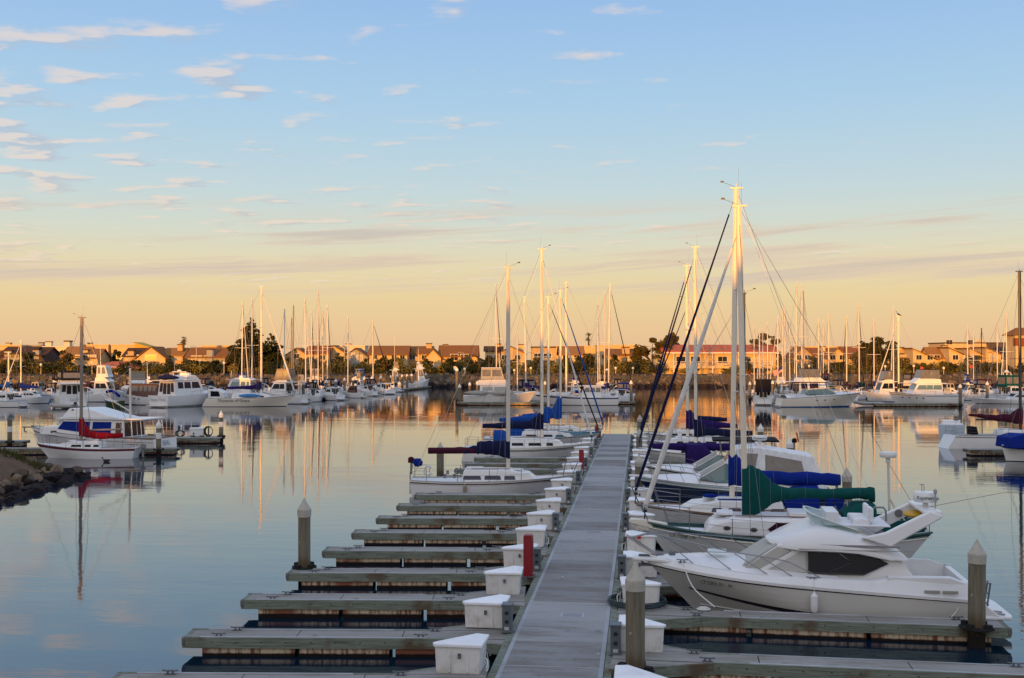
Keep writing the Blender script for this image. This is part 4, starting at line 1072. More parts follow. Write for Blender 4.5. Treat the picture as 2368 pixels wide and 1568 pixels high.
m_ = mast_rig(kt, H, A(3.75), 13.1, rr=.115, lean=-.2, zb=1.45, mm=ALUW, boom=4.55, jib=SAILC, jibr=.10, spr=(.46,), wire=.010, jib_top=.93, bow_a=.05, boom_z=2.35, radar=None)
sail_cover(kt, A(3.75), 4.6, [(-.12, 1.55, 3.42, .16), (.25, 1.60, 3.50, .2), (.6, 1.75, 3.25, .22), (1.0, 2.05, 2.85, .22), (1.4, 2.20, 2.68, .2), (2.4, 2.28, 2.66, .19), (3.4, 2.30, 2.68, .19), (4.3, 2.28, 2.74, .2), (4.62, 2.20, 2.74, .18)], CV_GREEN, seed=4)
mb = MB(); z_ = 1.3
mb.prism([(A(-.55), 1.30), (A(-.45), 1.22), (A(.35), 1.05), (A(.9), 1.12), (A(.9), 1.26), (A(0), 1.40), (A(-.5), 1.42)], lambda x, z: .13); mb.build('bowsprit', CREAM, kt, bevel=.04)
mb = MB(); mb.tube([(A(-.48), 0, 1.30), (A(-.2), 0, 1.06), (A(.08), 0, 1.02)], .05, 6); mb.tube([(A(-.4), .0, 1.30), (A(.42), 0, .25)], .018, 5); mb.build('anchor', CREAM, kt)
pulpit(kt, H, 1.7, .62, .016, nst=4)
hood(kt, A(8.3), A(7.2), .95, 1.5, 2.2, CV_GREEN)
mb = MB()
for s in (1, -1): rows = [[(A(a), s * H.half(A(a)) * .95, H.sheer(A(a)) + .05) for a in (7.8, 8.6, 9.4, 10.0)], [(A(a), s * H.half(A(a)) * .95, H.sheer(A(a)) + .55) for a in (7.8, 8.6, 9.4, 10.0)]]; mb.grid(rows)
mb.build('weather_cloth', CV_GREEN, kt)
mb = MB(); mb.tube([(A(8.85), .3, 1.0), (A(8.8), .3, 3.75)], .045, 7); rp_ = mb.build('radar_pole', ALU, kt); 
radar_dome(rp_, A(8.8), .3, 3.85, .30, .22)
mb = MB(); mb.tube([(A(8.85), .3, 2.4), (A(9.5), .9, 1.3)], .02, 5); mb.tube([(A(8.85), .3, 2.4), (A(9.4), -.5, 1.3)], .02, 5); mb.build('pole_brace', ALU, rp_)
for a in (8.4, 9.2):
    mb = MB(); mb.lathe([(.06, 0), (.09, .05), (.07, .12), (.08, .2), (.02, .22)], 8, (A(a), 1.0, 1.1)); mb.build('winch', STEEL, kt)
t_ = .875; p_ = Hull.pt(H, t_, H.zs(t_) * .76); q_ = Hull.pt(H, t_ - .06, H.zs(t_ - .06) * .76)
lettering('CF 7368 TB', .21, kt, (p_[0], p_[1] + .03, p_[2]), (R(80), 0, math.atan2(q_[1] - p_[1], q_[0] - p_[0])), BLACKP, 'registration')
fender(kt, A(6.0), H.half(A(6)) + .1, .35, .5, .1, WHITE, .9)

# ================================================================ WHITE SLOOP, BLUE COVER
loc, rz, L = boat_at(1466, 1990, 47.3, 0, SKR)
s1 = thing('sailboat', 'white sloop with royal blue mainsail cover and blue spray hood', 'boat', loc, rz)
def A(a): return L / 2 - a
H = Hull(L, 3.1, 1.0, 1.02, 1.30, rb=1.5, rs=-.3, wt=.7)
H.build(s1, [(.04, WHITE), (.09, BROWNT), (.95, WHITE), (1.0, CV_NAVY)], ANTIF); H.deck(s1); H.rail(s1, TEAK, .03)
c, zt, n = cabin_trunk(s1, H, A(1.9), A(6.2), 1.0, .48, front=1.1, wins=((.02, .15), (.2, .36), (.42, .55), (.6, .7)), glass=mat('dark_blue_glass', (.008, .012, .05), .1), hand=False)
mb = MB()
for s in (1, -1): mb.box((A(4.4), s * .7, zt + .03), (1.9, .12, .05))
mb.build('blue_rail_cover', CV_BLUE, c)
mast_rig(s1, H, A(4.05), 14.55, .115, lean=.22, mm=ALUW, boom=4.35, jib=CV_NAVY, jibr=.065, spr=(.36, .68), wire=.011, bow_a=.05, boom_z=2.35, zb=1.25, jib_top=.985)
sail_cover(s1, A(4.05), 4.4, [(-.14, 2.1, 3.40, .17), (.2, 2.1, 3.42, .2), (.5, 2.12, 3.05, .22), (.8, 2.13, 2.78, .22), (2.0, 2.15, 2.72, .22), (3.4, 2.18, 2.72, .21), (4.4, 2.22, 2.66, .16)], CV_BLUE, seed=8)
pulpit(s1, H, 1.9, .64, .016, nst=3)
hood(s1, A(7.5), A(6.15), 1.0, 1.35, 2.2, CV_BLUE)
mb = MB()
for a in (7.9, 8.3): mb.box((A(a), .95, 1.5), (.34, .10, .55))
mb.build('blue_cushion', CV_BLUE, s1, bevel=.03)
mb = MB(); mb.slab([(A(7.6), -.8), (A(8.6), -.8), (A(8.6), .8), (A(7.6), .8)], 1.02, 1.10); mb.box((A(7.0), 0, 1.5), (.1, 1.6, .9)); mb.build('cockpit', DECKW, s1)
mb = MB(); mb.blob((A(3.15), .35, zt + .12), (.32, .12, .09), 6); mb.build('blue_hatch_cover', CV_BLUE, c, smooth=True)

# ================================================================ NAVY EXPRESS CRUISER
def express(name, label, pb, ps, Y, hullm, sheer_m, boot, canvas_m, B=3.3, radar=None, skew=SKR, hard=None, side_open=True, f=(1.0, 1.2, 1.62), loc_=None, group=None, ports=True, z_top=3.3, bottom=ANTIF, dark_top=False):
    if loc_ is None: loc, rz, L = boat_at(pb, ps, Y, 0, skew)
    else: loc, rz, L = loc_
    e = thing('motor_cruiser', label, 'boat', loc, rz, group)
    A = lambda a: L / 2 - a
    H = Hull(L, B, *f, rb=L * .16, rs=-.3, wt=.86, tm=.5, pb=2.5, flare=.8)
    H.build(e, [(.03, WHITE), (.08, sheer_m), (.14, WHITE), (.92, hullm), (1.0, boot)], bottom, transom=hullm)
    # crowned foredeck
    mb = MB(); rows = []
    for i in range(21):
        t_ = .05 + .945 * i / 20; x = -L / 2 + t_ * L; b0 = H.b(t_) * .97; rise = .42 * min(1, max(0, (.97 - t_) / .45)) ** .7
        rows.append([(x, b0 * u, H.zs(t_) + .02 + rise * (1 - abs(u) ** 3)) for u in (-1, -.85, -.65, -.35, 0, .35, .65, .85, 1)])
    mb.grid(rows); mb.build('deck', WHITE, e, smooth=50)
    mb = MB(); mb.slab([(A(-.35), -.12), (A(.8), -.35), (A(.8), .35), (A(-.35), .12)], H.fb - .02, H.fb + .06); mb.build('pulpit_plank', WHITE, e, bevel=.02)
    zc0 = H.sheer(A(L * .5)) + .30
    fw = lambda x, z: B * .43 - .28 * (z - zc0) - .05 * max(0, x - A(L * .42))
    xw = L * .42
    # windscreen
    prof = [(A(xw - .9), zc0 + .05), (A(xw + .35), zc0 + .80), (A(L * .68), zc0 + .62), (A(L * .70), zc0 - .1), (A(xw), zc0 - .1)]
    mb = MB(); mb.prism(prof, fw); w_ = mb.build('windscreen', GLASST, e, bevel=.02)
    mb = MB(); k = [prof[0], prof[1], prof[2]]
    for s in (1, -1): mb.tube([(x, s * (fw(x, z) + .01), z) for x, z in k], .03, 5)
    for u in (-.5, 0, .5): mb.tube([(x + .02, u * fw(x, z), z + .015) for x, z in k[:2]], .02, 5)
    mb.tube([(prof[1][0], fw(*prof[1]), prof[1][1]), (prof[1][0], -fw(*prof[1]), prof[1][1])], .025, 5); mb.build('windscreen_frame', WHITE, w_)
    if canvas_m:
        zt = z_top
        pr = [(A(xw + .3), zc0 + .78), (A(xw + .9), zt - .02), (A(L * .62), zt + .06), (A(L * .90), zt - .35), (A(L * .97), H.fs + .15), (A(L * .70), zc0), (A(L * .6), zc0 + .6)]
        f2 = lambda x, z: B * .42 - .16 * (z - zc0)
        mb = MB(); mb.prism(pr, f2); cv_ = mb.build('canvas_enclosure', canvas_m, e, bevel=.06, smooth=40)
        mb = MB(); mb.side([(A(xw + .6), zc0 + .80), (A(L * .52), zc0 + .72), (A(L * .52), zt - .26), (A(xw + .95), zt - .24)], f2); mb.side([(A(L * .54), zc0 + .72), (A(L * .61), zc0 + .62), (A(L * .625), zt - .26), (A(L * .54), zt - .24)], f2); mb.side([(A(L * .66), zc0 + .3), (A(L * .86), zc0 + .1), (A(L * .84), zt - .58), (A(L * .66), zt - .30)], f2)
        mb.across(pr[3], pr[4], f2, -.8, .8, .1, .7); mb.across(pr[0], pr[1], f2, -.85, .85, .1, .8); mb.build('clear_panel', VINYL, cv_)
    if hard:
        mb = MB(); mb.slab([(A(xw + .1), -B * .36), (A(L * .85), -B * .40), (A(L * .85), B * .40), (A(xw + .1), B * .36)], z_top - .1, z_top); h_ = mb.build('hardtop', hard, e, bevel=.04)
        mb = MB()
        for s in (1, -1):
            for a in (xw + .5, L * .82): mb.tube([(A(a), s * B * .36, z_top - .1), (A(a + .2), s * B * .42, H.sheer(A(a)) + .1)], .03, 5)
        mb.build('hardtop_post', STEEL, h_)
    if radar:
        mb = MB()
        for s in (1, -1): mb.shell([(A(L * .60), s * B * .42, zc0), (A(L * .70), s * B * .42, zc0), (A(L * .66), s * B * .30, z_top + .12), (A(L * .62), s * B * .30, z_top + .12)], [(A(L * .60), s * B * .38, zc0), (A(L * .70), s * B * .38, zc0), (A(L * .66), s * B * .26, z_top + .12), (A(L * .62), s * B * .26, z_top + .12)])
        mb.box((A(L * .64), 0, z_top + .12), (.35, B * .6, .07)); ar = mb.build('radar_arch', WHITE, e)
        radar_dome(ar, A(L * .64), 0, z_top + .30, .36, .24, radar, 1)
    mb = MB()
    def rp(a, s, dz): x = A(a); return (x, s * H.half(x) * .93, H.sheer(x) + dz)
    up = [rp(xw - .3, 1, .3), rp(xw * .6, 1, .5), rp(.5, 1, .58), (A(-.3), .1, H.fb + .6)]
    mb.tube(arc(up + [(x, -y, z) for x, y, z in up[::-1]], 3), .014, 5)
    for s in (1, -1):
        for a in (xw * .2, xw * .4, xw * .6, xw * .8, xw): mb.tube([rp(a * .9, s, .52), rp(a, s, .04)], .012, 5)
    mb.build('bow_rail', STEEL, e, smooth=True)
    if ports:
        for a in (.34, .46, .56):
            mb = MB()
            for s in (1, -1):
                t_ = 1 - a; q = H.pt(t_, H.zs(t_) * .62); mb.blob((q[0], s * q[1], q[2]), (.20, .03, .075), 6)
            mb.build('porthole', STEEL if hullm is not CREAM else BLACKP, e, smooth=True)
    mb = MB(); mb.slab([(-L / 2 - .55, -B * .36), (-L / 2 + .05, -B * .40), (-L / 2 + .05, B * .40), (-L / 2 - .55, B * .36)], .22, .32); mb.build('swim_platform', WHITE, e, bevel=.02)
    return e, H, L
NAVYH = mat('navy_hull_gelcoat', (.006, .022, .075), .16, coat=.6, var=.15, vs=1.5)
nv, Hn, Ln = express('x', 'dark navy hulled express cruiser with white canvas cockpit enclosure and radar', 1470, 1918, 55.7, NAVYH, mat('stripe_pale_teal', (.25, .42, .45), .3), NAVYH, CV_WHITE, radar='Raymarine', z_top=3.10, f=(1.02, 1.2, 1.55))
outboard(nv, -Ln / 2 - .15, .5, 1.35, .8)
e2, He, Le = express('x', 'white express cruiser with black cockpit top behind the navy cruiser', 1492, 1850, 60.4, WHITE, BLACKP, CV_NAVY, None, hard=CV_BLACK, z_top=3.15, radar=None)
outboard(e2, -Le / 2 + .35, -.6, 2.9, .62, CV_BLACK)
mb = MB(); mb.tube([(-Le / 2 + .15, .1, 3.0), (-Le / 2 + .25, .1, 3.5)], .05, 6); mb.build('orange_float', ORANGE, e2)

# ---------------------------------------------------------------- generic sailboat
def sailboat(label, pb=None, ps=None, Y=None, skew=SKR, hull=None, fb=(.95, .9, 1.25), mast=(.42, 12.5), rr=.085, cover=None, boom=.40, jib=None, jibr=.06, cabin=(.22, .68), ch=.45, wins=((.1, .3), (.38, .6), (.68, .8)), hood_m=None, spr=(.55,), far=False, mm=ALUW, B=None, place=None, group=None, bands=None, lean=0.0, cov_h=.9, coverz=None, wire=.012, lines=True, rb=None, boom_bare=False, cab_m=None, radar=None, pul=True, glass=GLASSD, rs=-.3, wt=.7):
    loc, rz, L = place if place else boat_at(pb, ps, Y, 0, skew)
    s = thing('sailboat', label, 'boat', loc, rz, group)
    B = B or min(3.4, .8 + L * .25)
    H = Hull(L, B, *fb, rb=rb if rb is not None else L * .15, rs=rs, wt=wt)
    H.build(s, bands or [(.05, WHITE), (.10, NAVY), (.94, WHITE), (1.0, NAVY)], ANTIF, N=14 if far else 24); H.deck(s, N=10 if far else 20)
    xa, xb = L / 2 - L * cabin[0], L / 2 - L * cabin[1]
    c, zt, n = cabin_trunk(s, H, xa, xb, B * .32, ch, front=.9 if L > 7 else .6, wins=wins, hand=not far, hatch=not far, rnd=.04, m=cab_m, glass=glass)
    xm = L / 2 - L * mast[0]; bz = zt + .75
    mast_rig(s, H, xm, mast[1], rr, zb=zt - .1, mm=mm, boom=L * boom if boom else None, jib=jib, jibr=jibr, spr=spr, far=far, wire=wire, boom_z=bz, lean=lean, radar=radar)
    if cover:
        b_ = L * boom
        sail_cover(s, xm, b_, [(-.12, bz - .25, bz + cov_h, .16), (.2, bz - .2, bz + cov_h * .95, .2), (b_ * .2, bz - .12, bz + .45 * max(.6, cov_h), .2), (b_ * .6, bz - .12, bz + .36, .19), (b_ + .05, bz - .06, bz + .26, .14)], cover, seed=int(L * 10))
    if hood_m: hood(s, xb - .9, xb + .35, B * .31, H.sheer(xb) + .1, zt + .55, hood_m)
    if pul: pulpit(s, H, min(1.6, L * .17), .6, .014 if not far else .02, nst=2 if far else 3, lines=lines)
    mb = MB(); x0 = -L / 2 + .5; mb.slab([(x0, -B * .24), (xb - .1, -B * .26), (xb - .1, B * .26), (x0, B * .24)], H.sheer(x0) - .02, H.sheer(x0) + .05); mb.build('cockpit_well', mat('cockpit_floor', (.34, .33, .32), .7, var=.2), s)
    return s, H, L
s5, H5, L5 = sailboat('white sailboat with purple boom cover and purple spray hood moored stern to the walkway', 1800, 1478, 64.8, skew=0, rr=.06, mast=(.243, 11.1), cover=CV_PURP, boom=.66, hood_m=None, cabin=(.18, .52), mm=DKMAST, cov_h=.35)
hood(s5, X(1585, 64.8) - (X(1800, 64.8) + X(1478, 64.8)) / 2, X(1650, 64.8) - (X(1800, 64.8) + X(1478, 64.8)) / 2, 1.0, 1.2, 2.55, CV_PURP)
s6, H6, L6 = sailboat('white sailboat with navy sail cover and radar dome halfway up its lit mast', 1474, 1795, 77.0, hull=1, mast=(.42, 15.0), rr=.115, cover=CV_NAVY, jib=CV_NAVY, jibr=.07, hood_m=CV_NAVY, wire=.014, radar=9.4, spr=(.4, .68), cov_h=1.1)
s7, H7, L7 = sailboat('white sailboat with dark plum sail cover behind the navy covered one on the right', 1476, 1760, 85.2, mast=(.40, 14.4), rr=.12, cover=CV_PURP, jib=CV_NAVY, jibr=.07, wire=.014, spr=(.4, .66), cov_h=1.35)
s8, H8, L8 = sailboat('low white sailboat at the far right berth with two dark rolled headsails', 1478, 1720, 93.5, mast=(.47, 12.2), rr=.06, cover=CV_NAVY, jib=CV_NAVY, jibr=.06, mm=ALU, wire=.014, boom=.36)

# ================================================================ LEFT SIDE OF THE WALKWAY
loc, rz, L = boat_at(1330, 955, 59.6, 0, SKL)
w1 = thing('sailboat', 'white sloop with navy and plum boom cover and blue wrapped outboard among empty slips', 'boat', loc, rz)
A = lambda a: L / 2 - a
H = Hull(L, 2.8, .92, .88, 1.16, rb=1.3, rs=.12, wt=.62)
H.build(w1, [(.10, WHITE), (.18, BROWNT), (.22, WHITE), (.235, BROWNT), (1.0, WHITE)], ANTIF); H.deck(w1); H.rail(w1, mat('toe_rail_grey', (.4, .39, .38), .5), .028)
c, zt, n = cabin_trunk(w1, H, A(2.1), A(6.15), .95, .52, front=.9, wins=((.03, .27), (.31, .53), (.57, .72)), glass=mat('dark_blue_glass', (.008, .012, .05), .1), wh=(.28, .68))
mast_rig(w1, H, A(3.65), 12.3, .115, mm=WOODM if 0 else ALU, boom=4.2, jib=None, spr=(.52,), wire=.010, zb=1.3, boom_z=2.38)
sail_cover(w1, A(3.65), 4.3, [(-.10, 1.95, 3.02, .14), (.3, 2.1, 2.98, .2), (1.0, 2.2, 2.95, .22), (1.68, 2.25, 2.92, .2), (1.70, 2.26, 2.66, .17), (2.6, 2.28, 2.62, .16), (3.6, 2.3, 2.56, .15), (4.3, 2.3, 2.56, .13)], CV_NAVY, seed=3)
mb = MB(); mb.tube([(A(5.4), 0, 2.44), (A(6.6), 0, 2.43), (A(7.98), 0, 2.42)], .175, 10); mb.build('boom_end_cover', CV_MAR, w1, smooth=True)
pulpit(w1, H, 1.25, .66, .016, nst=3)
outboard(w1, -L / 2 + .0, .5, 1.72, .8, CV_MAR)
mb = MB(); mb.blob((-L / 2 + .3, .3, 1.75), (.28, .3, .24), 7, None, .25); mb.build('blue_wrapped_bundle', CV_BLUE, w1, smooth=True)
mb = MB(); mb.tube([(-L / 2 + 1.0 + .22 * math.cos(g), -.95 + .0, 1.45 + .24 * math.sin(g)) for g in [.6 + 5.2 * k / 14 for k in range(15)]], .055, 7); mb.build('horseshoe_buoy', CV_WHITE, w1, smooth=True)
mb = MB()
for yy in (-.2, .2): mb.tube([(-L / 2 - .06, yy, .1), (-L / 2 - .06, yy, 1.25)], .016, 5)
for zz in (.15, .45, .75): mb.tube([(-L / 2 - .06, -.2, zz), (-L / 2 - .06, .2, zz)], .014, 5)
mb.build('stern_ladder', STEELD, w1)
for a in (6.5, 7.0):
    mb = MB(); mb.lathe([(.07, 0), (.10, .05), (.07, .12), (.085, .2), (.02, .22)], 8, (A(a), -.95, 1.05)); mb.lathe([(.07, 0), (.10, .05), (.07, .12), (.085, .2), (.02, .22)], 8, (A(a), .95, 1.05)); mb.build('winch', STEEL, w1)
fender(w1, A(5.9), -H.half(A(5.9)) - .1, .30, .45, .09, CV_TAN, .9)
lettering('2', .24, w1, (A(5.97), -H.half(A(5.9)) * .9, .97), (R(80), 0, R(4)), BLACKP, 'sail_number')
t_ = .86; p_ = H.pt(t_, H.zs(t_) * .82); q_ = H.pt(t_ + .05, H.zs(t_ + .05) * .82)
lettering('CF 4471 GK', .15, w1, (p_[0], -p_[1] - .02, p_[2]), (R(82), 0, math.atan2(-(q_[1] - p_[1]), q_[0] - p_[0])), BLACKP, 'registration')
w2, H2, L2 = sailboat('white sloop with black pinstripes and a long dark blue boom tarpaulin', 1370, 1078, 80.3, skew=SKL, fb=(1.0, 1.0, 1.3), bands=[(.10, CREAM), (.16, WHITE), (.22, BLACKP), (.25, WHITE), (.29, BLACKP), (1.0, WHITE)], mast=(.40, 15.3), rr=.12, cover=CV_NAVY, boom=.46, jib=SAILC, jibr=.065, hood_m=CV_BLUE2, wire=.013, spr=(.38, .68), cov_h=1.05, ch=.55)
w3, H3, L3 = sailboat('white sailboat with bright blue boom tarpaulin and teal deck cover', 1385, 1120, 89.0, skew=SKL, mast=(.44, 12.3), rr=.10, cover=CV_BLUE2, boom=.42, jib=CV_BLACK, jibr=.055, hood_m=CV_BLUE2, wire=.013, cov_h=1.2, fb=(1.05, 1.05, 1.35))
mb = MB(); rows = []
for i in range(9):
    t_ = .62 + .36 * i / 8; x = -L3 / 2 + t_ * L3; b0 = H3.b(t_) * .9
    rows.append([(x, -b0, H3.zs(t_) - .1), (x, -b0 * .5, H3.zs(t_) + .45 - .3 * (i / 8)), (x, b0 * .5, H3.zs(t_) + .45 - .3 * (i / 8)), (x, b0, H3.zs(t_) - .1)])
mb.grid(rows); mb.build('teal_deck_cover', TEAL, w3, smooth=50)
w4, H4, L4 = sailboat('white sailboat with upright blue sail cover farthest on the left of the walkway', 1395, 1170, 97.5, skew=SKL, mast=(.44, 13.3), rr=.11, cover=CV_BLUE2, boom=.38, jib=CV_BLUE2, jibr=.07, wire=.013, cov_h=1.9)
# ================================================================ MID-DISTANCE AND FAR BERTHS (placed by depth along the view)
def head(deg): return YAW + R(deg)          # 0 = bow to the right of the view, 90 = bow away
def fplace(pl, pr, d, deg):
    L = (pr - pl) * d / 2570.0 / max(.35, abs(math.cos(R(deg))))
    c = CP((pl + pr) / 2, d); return (c[0], c[1], 0), head(deg), L
def yacht(label, place, fb=(1.2, 1.25, 1.75), B=None, hull=WHITE, stripe=None, boot=NAVY, house=(.30, .80), zr=2.9, wins=((.08, .45), (.5, .9)), fly=(.40, .78, .75), encl=None, glass=GLASSD, arch=False, mast=None, group=None, name='motor_yacht', rail=True, house_m=None, plat=True, bottom=ANTIF, cat='boat', hrake=.9, ports=0, aft=True, awn=None, bands=None, roof_over=.5, clear=None):
    loc, rz, L = place
    y = thing(name, label, cat, loc, rz, group); A = lambda a: L / 2 - a * L
    B = B or min(4.4, 1.3 + L * .22)
    H = Hull(L, B, *fb, rb=L * .13, rs=.12, wt=.9, tm=.5, pb=2.5, flare=.7)
    H.build(y, bands or [(.04, stripe or hull), (.12, hull), (.17, stripe or hull), (.93, hull), (1.0, boot)], bottom, N=16); H.deck(y, sink=.08, N=12)
    a0, a1 = house; zb = H.sheer(A(a1)) - .1; hm = house_m or WHITE
    f = lambda x, z: B * .41 - .13 * (z - zb) - .04 * max(0, x - A(a0 + .12))
    zf = H.sheer(A(a0)) - .1
    prof = [(A(a1), zb), (A(a0), zf), (A(a0) - hrake * .35, zf + .45), (A(a0) - hrake, zr), (A(a1) + .1, zr)]
    mb = MB(); mb.prism(prof, f); h = mb.build('deckhouse', hm, y, bevel=.04, smooth=30)
    x0, x1 = A(a1) + .15, A(a0) - hrake
    for u0, u1 in wins:
        xa, xb = x0 + (x1 - x0) * u0, x0 + (x1 - x0) * u1
        sl = hrake * .45 if u1 > .85 else .06
        zl = zb + (zr - zb) * .50 if zr - zb > 1.0 else zb + (zr - zb) * .4; zh = zr - .22
        mb = MB(); mb.side([(xa, zl), (xb + sl, zl), (xb, zh), (xa, zh)], f); mb.build('window', glass, h)
    mb = MB()
    for u in ((-.85, -.32), (-.28, .28), (.32, .85)): mb.across(prof[2], prof[3], f, u[0], u[1], .12, .86)
    mb.build('windscreen', glass, h)
    if aft:
        for u in ((-.82, -.5), (-.42, -.05), (.05, .42), (.5, .82)):
            mb = MB(); mb.across((A(a1), zb + .15 if abs(u[0] + u[1]) < .6 else zb + .5), prof[4], f, u[0], u[1], .08, .82); mb.build('aft_window', glass, h)
    mb = MB(); ro = roof_over
    mb.slab([(A(a1) - ro, -B * .40), (A(a0) - hrake + .35, -B * .34), (A(a0) - hrake + .5, 0), (A(a0) - hrake + .35, B * .34), (A(a1) - ro, B * .40)], zr, zr + .09); roof = mb.build('roof', hm, h, bevel=.03)
    ztop = zr
    if fly:
        b0, b1, fh_ = fly; ztop = zr + fh_
        ff = lambda x, z: B * .35 - .05 * max(0, x - A(b0 + .1))
        mb = MB(); mb.prism([(A(b1), zr + .06), (A(b0) + .1, zr + .06), (A(b0) - .9, zr + fh_), (A(b0) - 1.4, zr + fh_ + .02), (A(b1) + .1, zr + fh_ * .8)], ff); fy = mb.build('flybridge', hm, y, bevel=.05, smooth=30)
        mb = MB(); mb.box((A((b0 + b1) / 2), 0, zr + fh_ + .1), (.5, B * .4, .5)); mb.build('helm_seat', CV_WHITE, fy)
    if encl:
        e0, e1, eh, cm_, tm_ = encl; zb_ = ztop - .1
        fe = lambda x, z: B * .36 - .05 * (z - zb_)
        pr = [(A(e1), zb_), (A(e0), zb_), (A(e0) - eh * .28, zb_ + eh), (A(e1) + .10, zb_ + eh)]
        mb = MB(); mb.prism(pr, fe); ce = mb.build('canvas_enclosure', cm_, y, smooth=30)
        xs = [pr[3][0], pr[3][0] + (pr[2][0] - pr[3][0]) * .5, pr[2][0]]
        mb = MB(); 
        for i in (0, 1): mb.side([(xs[i] + .12, zb_ + eh * .30), (xs[i + 1] - .12 + (.2 if i else 0), zb_ + eh * .30), (xs[i + 1] - .1, zb_ + eh * .86), (xs[i] + .12, zb_ + eh * .86)], fe)
        mb.across(pr[0], pr[3], fe, -.8, .8, .25, .85); mb.across(pr[1], pr[2], fe, -.8, .8, .25, .85); mb.build('clear_panel', clear or VINYL, ce)
        mb = MB(); mb.slab([(A(e1) + .05, -B * .36), (A(e0) - eh * .26, -B * .36), (A(e0) - eh * .26, B * .36), (A(e1) + .05, B * .36)], zb_ + eh, zb_ + eh + .07); mb.build('bimini_top', tm_, ce, bevel=.02)
        ztop = zb_ + eh
    if arch:
        mb = MB(); xa = A(fly[1] if fly else a1) + .3
        for s in (1, -1): mb.tube([(xa + .5, s * B * .34, zr), (xa - .1, s * B * .30, ztop + .5)], .07, 6)
        mb.tube([(xa - .1, B * .30, ztop + .5), (xa - .1, -B * .30, ztop + .5)], .07, 6); mb.lathe([(.1, 0), (.34, .03), (.36, .14), (.25, .26), (.04, .30)], 12, (xa - .1, 0, ztop + .55)); mb.tube([(xa - .1, B * .2, ztop + .5), (xa - .3, B * .2, ztop + 2.2)], .018, 4)
        mb.build('radar_arch', WHITE, y, smooth=40)
    if mast:
        mb = MB(); mb.tube([(A(mast[0]), 0, ztop), (A(mast[0]) - .1, 0, ztop + mast[1])], .06, 6, None, .03); mb.tube([(A(mast[0]) - .05, -.5, ztop + mast[1] * .6), (A(mast[0]) - .05, .5, ztop + mast[1] * .6)], .03, 5); mb.build('signal_mast', ALUW, y)
    if awn:
        mb = MB(); mb.slab([(A(.98), -B * .4), (A(a1), -B * .4), (A(a1), B * .4), (A(.98), B * .4)], zr - .02, zr + .04); o = mb.build('aft_awning', awn, y)
        mb = MB()
        for s in (1, -1): mb.tube([(A(.97), s * B * .38, zr), (A(.97), s * B * .40, H.fs)], .03, 5); mb.tube([(A((.97 + a1) / 2), s * B * .38, zr), (A((.97 + a1) / 2), s * B * .40, H.fs)], .03, 5)
        mb.build('awning_post', STEEL, o)
    if rail:
        mb = MB()
        def rp(a, s, dz): return (A(a), s * H.half(A(a)) * .93, H.sheer(A(a)) + dz)
        up = [rp(.62, 1, .5), rp(.35, 1, .6), rp(.12, 1, .68), (A(-.01), .08, H.fb + .7)]; mb.tube(up + [(x, -v, z) for x, v, z in up[::-1]], .02, 4)
        for s in (1, -1):
            for a in (.1, .2, .32, .45, .6): mb.tube([rp(a, s, 0), rp(a, s, .58)], .016, 4)
        mb.build('deck_rail', STEEL, y)
    for i in range(ports):
        mb = MB(); t_ = .86 - .09 * i; q = H.pt(t_, H.zs(t_) * .68)
        for s in (1, -1): mb.blob((q[0], s * q[1], q[2]), (.17, .04, .10), 6)
        mb.build('porthole', GLASSD, y)
    if plat:
        mb = MB(); mb.box((-L / 2 - .35, 0, .25), (.8, B * .75, .09)); mb.build('swim_platform', WHITE, y)
    return y, H, L

def dock_run(label, p0, p1, d, w=1.2, z=.5, group=None, d1=None):
    """plain floating dock seen broadside"""
    a, b_ = CP(p0, d), CP(p1, d1 or d); v = Vector((b_[0] - a[0], b_[1] - a[1])); L = v.length
    o = thing('floating_dock', label, 'dock', ((a[0] + b_[0]) / 2, (a[1] + b_[1]) / 2, 0), math.atan2(v.y, v.x), group)
    mb = MB(); mb.box((0, 0, z - .05), (L, w - .12, .10)); mb.build('deck', CONC2, o)
    for s in (1, -1):
        mb = MB(); mb.box((0, s * (w / 2 - .03), z - .13), (L + .02, .10, .24)); mb.build('side_timber', WALE, o)
    mb = MB(); mb.box((0, 0, .10), (L - .4, w - .25, .40)); mb.build('float', FLOATM, o)
    return o
# ---------------------------------------------------------------- left middle: trawler, red sloop, work dock
d = 88.0; L = 11.9; c = CP(225, d)
tr = thing('trawler_yacht', 'white trawler yacht with bright blue window covers moored behind the red covered sloop', 'boat', (c[0], c[1], 0), head(167))
A = lambda a: L / 2 - a
H = Hull(L, 3.9, 1.20, 1.35, 2.0, rb=1.3, rs=-.2, wt=.88, tm=.5, pb=2.3)
H.build(tr, [(.04, mat('rub_rail_grey', (.2, .2, .2), .6)), (.22, WHITE), (.26, mat('rub_rail_grey', (.2, .2, .2), .6)), (.95, WHITE), (1, BLACKP)], ANTIF); H.deck(tr, sink=.25)
f = lambda x, z: 1.55 - .10 * (z - 1.2)
mb = MB(); mb.prism([(A(9.3), 1.2), (A(1.9), 1.4), (A(1.95), 2.0), (A(3.4), 2.05), (A(4.1), 2.62), (A(9.2), 2.62)], f); h = mb.build('deckhouse', WHITE, tr, bevel=.05)
for a0, a1 in ((3.5, 6.3), (6.55, 8.15)):
    mb = MB(); mb.side([(A(a0), 1.62 if a0 > 4 else 1.85), (A(a1), 1.55), (A(a1), 2.44), (A(a0 + (.45 if a0 < 4 else 0)), 2.44)], f, off=.03); mb.build('window_cover', CV_BLUE, h)
mb = MB(); mb.side([(A(2.9), 1.52), (A(3.4), 1.52), (A(3.4), 1.70), (A(2.9), 1.70)], f); mb.build('window', GLASSD, h)
